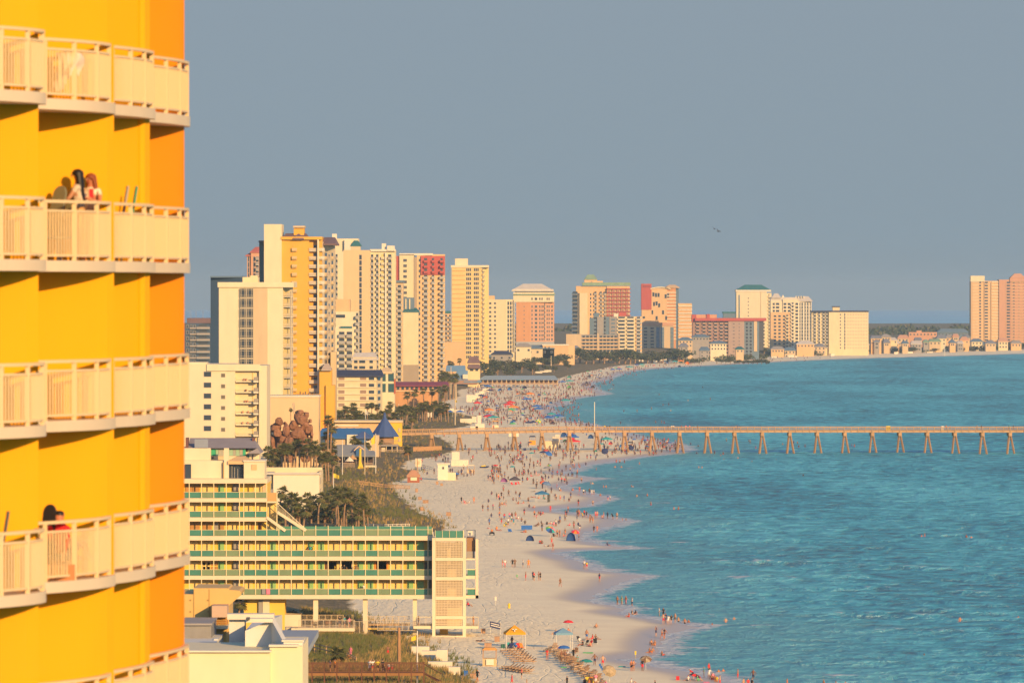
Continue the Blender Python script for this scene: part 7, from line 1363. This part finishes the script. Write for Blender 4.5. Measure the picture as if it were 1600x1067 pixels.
# boards, towels, cooler
for px,py,w_,c,l in ((919,1020,16,'green','lime green bodyboard beyond the seated bather'),(881,1043,9,'green','small green float in the shade of the stacked loungers'),(972,1042,11,'teal','thin teal mat on the sand before the water'),(1104,1066,10,'pink','pink float lying at the water edge'),(921,1009,6,'red','red towel beside the chair circle')):
    p=at(px,py); w2=w_*p.y/F; mb=MB(); mb.prism([(p.x-w2/2,p.y-.4),(p.x+w2*.4,p.y-.5),(p.x+w2/2,p.y),(p.x+w2*.4,p.y+.5),(p.x-w2/2,p.y+.4)],p.z+.03,p.z+.13); mb.solo('float_board',CM[c],l,'board')
cube(880,988,4,4,CM['red'],'cooler','red cooler beside the small red umbrella','cooler'); cube(786,1012,6,6,mat('dark_teal_cooler',(.02,.12,.10),.6,0),'cooler','dark green cooler left of the orange canopy','cooler'); cube(1059,1062,5,6,CM['red'],'cooler','red bag at the wet sand near the bottom','bag'); cube(820,704,4,4,CM['navy'],'cooler','navy cooler right of the red chairs below the pier','cooler')
umbrella(1086,1062,6.5,['black','red','black','red'],'low black and red umbrella over bathers at the lower right waterline',h=.9,tilt=.3)
p=at(993,1026); mb=MB(); mb.tube([p,p+Vector((0,0,.9))],.03,5); mb.box(p.x-.12,p.x+.12,p.y-.04,p.y+.04,p.z+.4,p.z+.95); mb.solo('yellow_flag',CM['yellow'],'small yellow marker flag in the tidal pool','flag')
for i,(x,y) in enumerate(((905,1002),(910.5,1006),(916,1008),(922,1008.5),(930,1006))): lchair(x,y,['black','grey','black','red','black'][i],['black','grey','second black','red','right-hand black'][i]+' beach chair in the chair circle')
for i,(x,y,c) in enumerate(((796,1012,'teal'),(799,1013,'navy'),(806,1012,'blue'),(810,1013,'red'),(815,1013,'orange'),(900,1020,'brown'),(800,758,'red'),(806,758,'red'),(811,757,'red'),(796,832,'blue'),(799,832,'blue'),(917,1067,'yellow'),(924,1067,'orange'),(938,1069,'grey'))): lchair(x,y,c,c+' beach chair '+('under the orange canopy' if y>1010 and x<820 else 'under the charcoal canopy' if y<800 else 'left of the blue windbreak' if y<900 else 'at the near end of the stacked loungers' if y>1060 else 'right of the blue umbrella'))
p=at(938,1056); mb=MB()
for i in range(5): a0=i/5; mb.box(p.x-.2+a0*.9,p.x+.1+a0*.9,p.y-.2,p.y+.2,p.z+1.4-a0*1.5,p.z+1.75-a0*1.5)
mb.solo('towel',CM['blue'],'blue towel draped down the rim of the tipped tan umbrella','towel')
p=at(768.7,836); E=thing('beach_buggy','small dark beach buggy with fat tyres carrying a person in orange','buggy',p); mb=MB(); mb.box(p.x-.35,p.x+.35,p.y-.6,p.y+.6,p.z+.35,p.z+.75); mb.build('chassis',CM['black'],E)
for sx in (-.45,.45):
    for sy in (-.5,.5): mb=MB(); mb.tube([(p.x+sx-.12,p.y+sy,p.z+.3),(p.x+sx+.12,p.y+sy,p.z+.3)],.32,10); mb.build('wheel',CM['black'],E)
person(0,0,'si','s','orange','orange','person in orange riding the dark beach buggy',None,loc=p+Vector((0,.2,.62)),rot=0)
# ------------------------------------------------------------------ people, one by one
WHERE={}
def pp(lst,kind,style,where,group,**k):
    for it in lst:
        px,py=it[0],it[1]; top=it[2] if len(it)>2 else rnd.choice(['red','navy','black','white','pink','blue','grey']); bot=it[3] if len(it)>3 else rnd.choice(['navy','black','red','blue','grey']); kd=it[4] if len(it)>4 else kind; stl=it[5] if len(it)>5 else style
        verb={'st':'standing','wk':'walking','si':'sitting','ly':'lying','bend':'bending','up':'standing with raised arms'}[kd]
        if stl=='m': d=f'shirtless person in {bot} trunks'
        elif stl=='b': d=f'person in {bot} bikini'
        elif stl=='f': d=f'person in {top} swimsuit'
        elif stl=='d': d=f'person in {top} dress'
        else: d=f'person in {top} top, {bot} shorts,' if top!=bot else f'person all in {top}'
        person(px,py,kd,stl,top,bot,f'{d} {verb} {where}',group,**k)
pp([(929.3,1039,'','navy'),(941.9,1041.7,'','red')],'wk','m','on open sand above the tipped tan umbrella','pair walking to the water',rot=0)
pp([(875.3,916.4,'brown','brown')],'wk','s','alone on the smooth sand of the middle beach',None); pp([(936.7,908,'navy','red')],'st','s','alone at a sand spit',None)
pp([(964.7,944.5,'','brown','st','m'),(971.6,944,'green','green','st','f'),(978,943.5,'','pink','st','m'),(987.6,946,'white','navy')],'st','s','in the row of four at the waterline','four people in a row at the waterline')
pp([(982.5,963.8,'','red','si','m'),(988,959.5,'black','black'),(993,959,'black','navy')],'si','f','at the edge of the shallow tidal inlet','trio at the tidal inlet')
pp([(1030,962,'white','grey'),(1036.5,961,'black','black'),(1036.5,974.5,'','red','st','m'),(1040,973,'navy','navy'),(1044,975,'white','white','bend'),(1048,974,'black','black','bend'),(1055,972,'','brown','st','m')],'st','s','on the long sand spit at right','group on the sand spit')
pp([(1025,993,'navy','navy'),(1034.6,997.5,'grey','black','wk','f'),(1038.4,997,'black','black','wk','f')],'st','d','on wet sand below the sand spit','trio on wet sand'); pp([(1018,1007,'','orange'),(1023,1008,'','orange'),(1014.8,1019,'','red'),(1019.5,1019.5,'','orange'),(1034.6,1023,'','red')],'si','m','at the waterline beside the tidal pool','sitters by the tidal pool')
pp([(986.5,1048,'','black'),(990,1048,'','navy','st','b'),(1003.7,1048,'black','red','st','s')],'st','m','before the patterned brown umbrella','standers near the patterned umbrella'); pp([(987,1068,'white','grey','si','s'),(1023,1071,'black','black','si','s'),(931.5,981,'','grey','si','m'),(888,989,'','black','si','m'),(900.5,1019,'','brown','si','m')],'si','s','alone on the sand around the canopies',None)
pp([(916.8,1000,'','blue','st','m'),(925.4,998.5,'red','red'),(931,998.5,'brown','black'),(910,1009,'black','black','si'),(922,1010,'','black','si','m'),(905.5,1003,'white','grey','si')],'si','s','in the chair circle','chair circle')
pp([(800,1010.5,'black','black','st'),(797,1012,'navy','navy'),(811,1012,'red','blue'),(815.5,1012.5,'','orange','si','m'),(806,1013,'blue','white')],'si','s','under the orange canopy','people under the orange canopy'); pp([(870,1014,'','pink','si','m'),(868,991,'','brown','si','m')],'si','m','under the steel blue canopy','people under the steel blue canopy')
pp([(855,1031,'red','red','st','f'),(877,1034,'','black','st','m'),(883,1034,'','navy','st','b'),(887,1032,'white','white'),(896,1030,'black','black'),(892,1033,'yellow','yellow','si','s'),(902,1040,'teal','teal'),(899,1036,'teal','navy','si','s')],'st','s','along the long stack of loungers','people along the stacked loungers')
pp([(815,1061,'red','black','st'),(800,1071,'red','red','wk'),(746,1065,'black','black','wk'),(886,1074,'black','black'),(914,1068,'black','black','si'),(920,1069,'orange','black','si'),(926,1069,'yellow','black','si'),(931,1070,'pink','white','st'),(940,1070,'grey','navy','si'),(947,1072,'pink','black','si')],'st','s','at the bottom edge','people at the bottom edge',rot=None)
pp([(750,1002,'black','black','ly'),(730,946,'navy','navy','si'),(732,947,'red','navy','si')],'ly','s','beside the stilt tower','loungers beside the stilt tower')
pp([(785,886.5,'','pink','st','m'),(789,886.5,'white','pink'),(800.7,886,'black','black'),(804.5,886,'brown','brown','st','d'),(817,886.5,'white','navy'),(825.7,887,'orange','orange','wk','d')],'st','s','in the upper row of walkers','upper row of walkers'); pp([(821.5,906.7,'brown','red','st','d'),(832.8,905,'navy','navy'),(834.5,907,'red','black'),(841.7,906,'','brown','st','m'),(844.3,906.5,'black','black')],'st','s','in the lower row of walkers','lower row of walkers'); person(807.8,904.5,'st','s','green','green','small child in green left of the lower row of walkers',None,scale=.6)
pp([(821,906,'brown','brown')][:0],'st','s','','')
pp([(913,887.6,'white','grey'),(916.5,888.5,'yellow','red','bend')],'st','s','in the shallow wash','pair in the shallow wash',sink=.1); pp([(949,851.5,'navy','navy')],'si','s','alone on the thin sand spit',None)
pp([(862,850.5,'','red','st','m'),(864,860,'red','red','wk','f'),(843.8,849,'red','brown','si'),(846.5,849.5,'brown','red','si'),(855.4,853.5,'white','black','ly')],'st','s','below the rainbow umbrella','people below the rainbow umbrella'); pp([(870.7,838.5,'','black','st','m'),(874.6,838.5,'','orange','st','b'),(865,838,'black','black','si','s'),(904.5,843.5,'','black','st','m'),(883,836,'','orange','st','m'),(880.5,838,'','red','si','m'),(895.5,843,'red','brown','si')],'st','s','by the big blue tent','people by the big blue tent')
pp([(928,831.5,'black','black'),(933,831,'','pink','st','b'),(905.5,829,'navy','white','bend')],'st','s','at the water above the big blue tent','trio at the water edge'); pp([(837,822,'black','black','ly'),(841,821,'brown','black'),(846,818.5,'black','black'),(854.7,819.5,'black','navy'),(860.6,819,'white','red'),(865,820,'pink','red'),(869,821.5,'','pink','si','m'),(890,821.5,'pink','red'),(903.6,821,'navy','black')],'si','s','above the umbrellas','sitters in the loose row')
pp([(835,808,'','black','st','m'),(838,811,'','pink','bend','m'),(844.6,803.5,'red','pink'),(848,803.5,'red','brown'),(842,803,'brown','red')],'si','s','near the middle cusp','people near the middle cusp'); pp([(860,799.5,'red','red')],'st','d','alone at the cusp edge',None)
pp([(901.6,814.5,'navy','navy'),(883.4,807,'','pink','st','m'),(887.6,799.5,'','black','st','m'),(885,807,'navy','navy','bend'),(901.6,806.6,'navy','navy'),(905,806.6,'','red','st','m'),(910.4,809,'yellow','yellow','bend'),(913,807,'red','black'),(916.3,808.5,'black','black'),(924,812,'brown','brown','bend','d'),(922,816.5,'','orange','st','m'),(926.4,817,'','orange','st','m'),(930.5,808.5,'pink','red'),(933,809,'','red','st','m'),(941,809.5,'','pink','si','m'),(943.3,809.5,'','pink','st','m'),(949.2,810,'navy','black'),(957.6,811,'black','black','bend'),(964,811,'','brown','st','m')],'st','s','in the row along the cusp','row along the cusp')
pp([(780.5,809,'','navy','st','m'),(783.5,819,'brown','red'),(788,812,'red','blue'),(790.6,820,'yellow','green','si'),(794,820.5,'white','black'),(799,816,'white','teal'),(802.4,820,'blue','teal'),(809.7,811,'white','pink','si'),(806,810,'','pink','bend','m'),(796,811,'pink','blue'),(800,811,'black','black'),(788,823,'yellow','yellow','si'),(763,825.5,'pink','white','ly'),(776,827.5,'orange','pink','si','s'),(779,829,'','pink','ly','m'),(817,831.5,'','red','ly','m'),(821,832,'','orange','si','m')],'st','s','in the busy group above the buggy','busy group above the buggy')
pp([(754.3,798.5,'brown','black'),(770.4,796.8,'pink','navy')],'wk','s','across open sand left of the groups','two walkers'); pp([(775.8,779.6,'black','black'),(778.8,780.5,'','red','st','m'),(783.5,778,'black','black'),(787,781.5,'white','black'),(781,788.5,'','orange','si','m'),(784.5,788.8,'','orange','si','m'),(788,788.6,'','pink','si','m'),(790.6,790.8,'','brown','st','m')],'st','s','in the ring left of blue canopy','ring left of the blue canopy')
pp([(806.6,786.5,'navy','navy'),(810,787.3,'','red','si','m'),(818,786.5,'','pink','si','m'),(825.5,786.5,'brown','black'),(834.5,793.5,'','pink','si','m'),(832,777,'red','brown','ly'),(838,778,'','pink','ly','m'),(842,779,'','orange','si','m'),(850,780,'teal','teal','si')],'st','s','beside the dark-panelled blue canopy','people beside the blue canopy'); pp([(867.4,781,'navy','grey'),(869,781.5,'','black','st','m'),(875.3,782,'','red','st','m'),(881.4,783,'blue','blue')],'st','s','between blue canopy and water','file towards the water')
pp([(877.5,754.5,'red','navy'),(882,755,'red','black')],'st','s','side by side at the water edge','pair in red'); pp([(884,749.5,'','pink','st','m'),(762.8,750.5,'navy','black'),(766,750.5,'black','pink'),(769.5,751.5,'black','black'),(778.8,750,'orange','brown'),(776,748,'orange','orange'),(794,752,'black','navy'),(805,741.5,'black','black'),(812,742,'black','black'),(817.5,743.5,'navy','navy'),(829.5,744.5,'pink','red','si'),(838,743.5,'','pink','st','m'),(842,743,'','pink','si','m'),(845.5,740,'grey','black'),(850,741,'teal','black','si')],'st','s','around the charcoal canopy and purple tent','people around the charcoal canopy')
pp([(637,0,'','')][:0],'st','s','','')
pp([(721,786,'black','black'),(727,787,'','pink','si','m'),(733,786,'white','white','si'),(740.5,786,'','orange','st','m'),(725,785,'pink','red','si')],'st','s','on the wide empty sand left','small group on empty sand')
pp([(905.5,768,'','red','st','m'),(911.8,772,'white','black'),(914.6,772.5,'navy','navy'),(921,771,'brown','black'),(924.7,772.5,'white','white'),(928,772.5,'white','brown'),(904,773,'','pink','ly','m'),(908.5,753,'','black','st','m'),(950,781.5,'blue','pink'),(953.4,782,'white','navy'),(926.4,789.3,'','brown','st','m'),(895,766,'','orange','si','m'),(876,767,'','pink','si','m'),(870,762,'white','pink'),(833,768,'black','black','ly')],'st','s','in the shallows of the middle bay','people in the middle bay',sink=.12)
# swimmers
SW=[(1060,971,.8),(1070,974,.7),(1076,972,1.1),(1134,971.5,.9),(1147,967,1.2),(1112.8,976,1.25),(972.8,812.5,1.1),(978,812.5,1.1),(923,755.5,1.0),(926,755.8,1.1),(943,762,.8),(947,762,.8),(986.5,760.5,1.0),(989,761,1.2),(995,776,.9),(1011.5,776,.7),(1017,789,.6),(1060,795,.9),(1053,795,1.0),(1092,731,1.0),(1097,731,1.0),(1088.6,709,.9),(1116.5,709,1.0),(1091,698,.7),(1079,695,.5),(999,725,.8),(975.6,723,.5),(968.5,723,.5),(963,722.5,.5),(961,731,.9),(971,731,.9),(931.7,734,.8),(902,738.5,.5),(891,735.5,.5),(897.5,728.5,.3),(904,729,.3),(974.7,643.5,1.0),(995.5,643.5,.9),(1024.5,660,1.1),(1033.8,660,1.1),(1038,660.5,1.2),(1036,633.5,1.2),(1045,633,1.2),(1075,627,1.2),(969.7,662.5,1.1),(1445,836.5,1.0),(1440,837.5,1.25),(1510,838.5,1.1),(1517.5,840,1.2),(1500,968.5,1.05),(1591,967.5,1.0),(1444,1025.5,1.1),(1230,1069,.75),(1287,1070,.8),(1306,1070,1.0),(1321,1072,.9),(1255,743,1.1),(1130,709.5,1.0),(1135,690,1.1),(1170,690,1.1),(1172,692,1.1),(1223,695,1.1),(1231,694,1.0),(1240,693,1.0),(1246,694,1.1),(1258,698,1.2),(1248,698,1.2),(1126,712,1.1),(1153,716,1.1),(1131,718,1.2),(1175,721,1.2),(1213,719,1.2),(1331,697,1.2),(1335,697.5,1.2),(1181,700,1.2),(938,774.6,.9),(987,761.5,1.1),(1110,625,1.2),(1018,640,1.2),(1150,668,1.2),(1048,642,1.2),(1030,618,1.2),(1098,606,1.2)]
SWF=[]
for px,py,s_ in SW:
    near=py>930
    if py<712: SWF.append((px,py)); continue
    person(px,py,'st','m','',rnd.choice(['navy','red','black']),'bather %s %s'%('up to the waist' if s_<.85 else 'up to the chest' if s_<1.08 else 'showing only head and shoulders','off the sand spit' if near and px<1200 else 'far out at right' if px>1400 else 'near the bottom edge' if near else 'around the pier piles' if 685<py<722 and px>1060 else 'beyond the pier' if py<668 else 'below the pier'),'bathers in the sea',sink=s_,sea=True,scale=.98)
pp([(1100,1058,'teal','grey','st','s'),(1107.7,1052,'red','black','st','s'),(1112,1061,'','red','si','m'),(1117,1062,'','orange','si','m'),(1114,1058,'pink','pink','si'),(1083,1060,'red','black','bend','s'),(1075,1063,'white','black','si'),(1107.5,1059,'white','white','bend'),(1120,1064,'yellow','orange','si'),(1090,1063,'green','green','si'),(1125,1072,'','red','st','m')],'st','s','at the lower right waterline','cluster at the lower right waterline',sink=.05)
pp([(1123,1049.5,'','orange','si','m'),(1129.7,1048.5,'black','black','si','b'),(1153,1059,'','red','st','m'),(1177,1060,'','navy','st','m'),(1162,1073,'','orange','st','m'),(1169,1073,'red','red','st','s'),(1175,1073,'black','black','st','s')],'st','m','in the water at the lower right','people in the water at lower right',sink=.35,sea=True)
# ------------------------------------------------------------------ mid-distance crowd, individually placed at random
sp=shore_poly; vp=veg_poly
def free(px,py):
    X,Y_=flat(px,py); P=np.array([[X,Y_]]); return sdist(P,sp)[0]>-1.5 and sdist(P,vp)[0]<-1
CAND=[]
def crowd(n,x0,x1,y0,y1,where,group,jit=None):
    c=0; tries=0
    while c<n and tries<n*30:
        tries+=1; px,py=rnd.uniform(x0,x1),rnd.uniform(y0,y1)
        if jit: px=rnd.gauss(x0,x1); py=rnd.gauss(y0,y1)
        if not free(px,py): continue
        c+=1; kd=rnd.choice(['st','st','wk','si','st','si']); stl=rnd.choice(['m','s','f','b','s']); top=rnd.choice(['red','navy','black','white','blue','pink']); bt=rnd.choice(['navy','black','red','blue'])
        CAND.append((px,py))
CR=(("in the crowd on the sand bend right of the pier piles",'crowd on the sand bend'),('in the scattered crowd below the pier','crowd below the pier'))
crowd(120,935,1068,686,712,*CR[0]); crowd(60,770,905,700,762,*CR[1]); crowd(25,930,1060,690,706,*CR[0]); crowd(20,640,760,690,760,*CR[1]); crowd(45,760,905,745,832,*CR[1]); crowd(30,800,900,720,760,*CR[1]); crowd(30,860,960,700,735,*CR[1]); crowd(34,845,905,703,722,*CR[1]); crowd(26,762,815,706,722,*CR[1]); crowd(16,795,818,718,730,*CR[1]); crowd(16,768,784,735,746,*CR[1]); crowd(12,655,700,684,728,*CR[1]); crowd(8,800,815,700,706,*CR[1]); crowd(14,690,745,744,750,*CR[1])
crowd(60,880,1000,664,684,'in the crowd right behind the pier','crowd right behind the pier')
# far packed crowd: one mass of small figures, plus its umbrellas as things
def far_crowd():
    cl=['skin','red','navy','black','white','blue','pink','grey']; mats=[mat('crowd_skin',(.26,.13,.08),.7,0)]+[CM[c] for c in cl[1:]]; mb=MB(); q=random.Random(21)
    def fig(p,seat,a,b,wd):
        s=q.uniform(.9,1.05); z=p.z; x,y=p.x,p.y; dx=q.uniform(-.12,.12)
        if wd: z-=wd
        hh=1.0 if not seat else .25
        mb.mi=0
        if not seat:
            for o_ in (-.1,.1): mb.tube([(x+o_+dx*(1 if o_>0 else -1),y,z),(x+o_,y,z+.75*s)],[.06,.09],4)
        else: mb.tube([(x,y-.7,z+.08),(x,y,z+.12)],[.1,.15],4)
        zb=z+(.72*s if not seat else .0); mb.mi=b; mb.tube([(x,y,zb),(x,y,zb+.28)],[.17,.15],5); mb.mi=a; mb.tube([(x,y,zb+.28),(x,y,zb+.72)],[.15,.17],5); mb.mi=0; mb.tube([(x-.2,y,zb+.66),(x-.27,y-.05,zb+.25)],[.055,.04],4); mb.tube([(x+.2,y,zb+.66),(x+.27,y-.05,zb+.25)],[.055,.04],4)
        mb.tube([(x,y,zb+.72),(x,y,zb+.80)],[.06,.06],4); mb.tube([(x,y,zb+.78),(x,y,zb+.90),(x,y,zb+1.0)],[.08,.115,.06],5); mb.mi=3; mb.tube([(x,y+.03,zb+.90),(x,y+.03,zb+1.03)],[.118,.05],5)
    zones=[(700,905,640,668,330),(690,760,640,658,60),(740,900,618,642,300),(730,930,602,620,300),(760,960,588,604,280),(820,1010,576,590,230),(880,1100,566,578,170),(1000,1300,559,568,110),(900,1040,600,640,40)]
    cand=[(q.uniform(a,b),q.uniform(c,d)) for a,b,c,d,n in zones for _ in range(n)]+CAND+SWF; nsw=len(SWF); P=np.array([flat(*c) for c in cand]); ss=sdist(P,sp); sv=sdist(P,vp); h=heights(P,ss,sv)
    for i in range(len(P)):
        if i<len(P)-nsw and (sv[i]>-2 or ss[i]<-14): continue
        X,Y_=P[i]; z=h[i] if ss[i]>0 else -drop(X,Y_); fig(Vector((X,Y_,z)),q.random()<.3 and ss[i]>2,q.choice([0,0,1,2,2,2,3,3,3,4,5,7,7]),q.choice([1,2,3,5,2,3]),0 if ss[i]>0 else q.uniform(.4,1.0))
    o=mb.build('packed_crowd',mats); o['kind']='stuff'
far_crowd()
q=random.Random(33); UC=['blue','navy','red','teal','blue','green','navy','grey','orange','brown','blue']; k=0
zones=[(870,1060,688,708,16,'on the sand bend under the pier'),(800,900,684,700,7,'below the left pier piles'),(760,890,640,664,40,'nearest the pier'),(735,905,620,640,30,'in the middle of the packed stretch'),(745,930,604,620,26,'before the pavilion'),(800,960,588,602,22,'right of the pavilion'),(880,1100,567,586,22,'on the thin far stretch')]
for a,b,c,d,n,l in zones:
    m_=0; tr=0
    while m_<n and tr<500:
        tr+=1; px,py=q.uniform(a,b),q.uniform(c,d)
        if not free(px,py): continue
        m_+=1; col=q.choice(UC); r_=q.random()
        if r_<.62: umbrella(px,py,2.0+q.random()*1.1,[col],f'small {col} umbrella in the crowd {l}','umbrellas of the packed crowd')
        elif r_<.85: canopy(px,py,q.uniform(3.2,4.6)*F/at(px,py).y,col,f'{col} canopy in the crowd {l}',2.1,.7,'canopies of the packed crowd')
        else: dome(px,py,q.uniform(5,8),col,f'{col} pop-up tent in the crowd {l}','tents of the packed crowd')
canopy(703,651,9,'blue','bright blue canopy in the crowd left of the tall pole',2.2,.6,'canopies of the packed crowd'); canopy(719,651,12,'blue','larger bright blue canopy right of the tall pole',2.2,.6,'canopies of the packed crowd'); canopy(826,668,9,'navy','left navy canopy just behind the pier rail',2,.6,'canopies of the packed crowd'); canopy(833,667,9,'navy','right navy canopy just behind the pier rail',2,.6,'canopies of the packed crowd'); umbrella(801,668,6,['green'],'green-rimmed umbrella just behind the pier'); umbrella(841,664,4.5,['green','yellow','white'],'green and yellow striped umbrella tipped toward the camera behind the pier',tilt=1.0,az=0); umbrella(860,658,4.5,RAINBOW,'rainbow umbrella in the crowd just behind the pier')
# ------------------------------------------------------------------ air
def haze():
    m=bpy.data.materials.new('haze_air'); m.use_nodes=True; t=m.node_tree; t.nodes.clear()
    o=t.nodes.new('ShaderNodeOutputMaterial'); v=t.nodes.new('ShaderNodeVolumePrincipled'); v.inputs['Color'].default_value=(.43,.58,.74,1); v.inputs['Density'].default_value=HAZE; v.inputs['Anisotropy'].default_value=0.0
    t.links.new(v.outputs[0],o.inputs['Volume']); mb=MB(); mb.box(-40000,40000,-38000,42000,-115,100); ob=mb.build('haze',m); ob['kind']='stuff'
HAZE=5.5e-5
haze()

# ------------------------------------------------------------------ tell look-alikes apart by their order in view
ONES=['','first','second','third','fourth','fifth','sixth','seventh','eighth','ninth','tenth','eleventh','twelfth','thirteenth','fourteenth','fifteenth','sixteenth','seventeenth','eighteenth','nineteenth']
def ordinal(n):
    if n<20: return ONES[n]
    t_,u=divmod(n,10); T_=['','','twent','thirt','fort','fift','sixt','sevent','eight','ninet'][t_]
    return T_+'ieth' if u==0 else T_+'y-'+ONES[u]
def settle():
    bl={}
    for o in COL.objects:
        if o.parent is None and 'label' in o and o.get('kind') is None: bl.setdefault(o['label'],[]).append(o)
    for l,os_ in bl.items():
        if len(l.split())>16: print('LONG',len(l.split()),l)
        if len(os_)<2 or len(os_)>99: continue
        os_.sort(key=lambda o: o.location.x/o.location.y)
        for i,o in enumerate(os_): o['label']=ordinal(i+1)+' from left: '+l; (len(o['label'].split())>16 and i==0) and print('LONG2',o['label'])
    print('PERSONS',sum(1 for o in COL.objects if o.parent is None and o.name.startswith('person')))
settle()
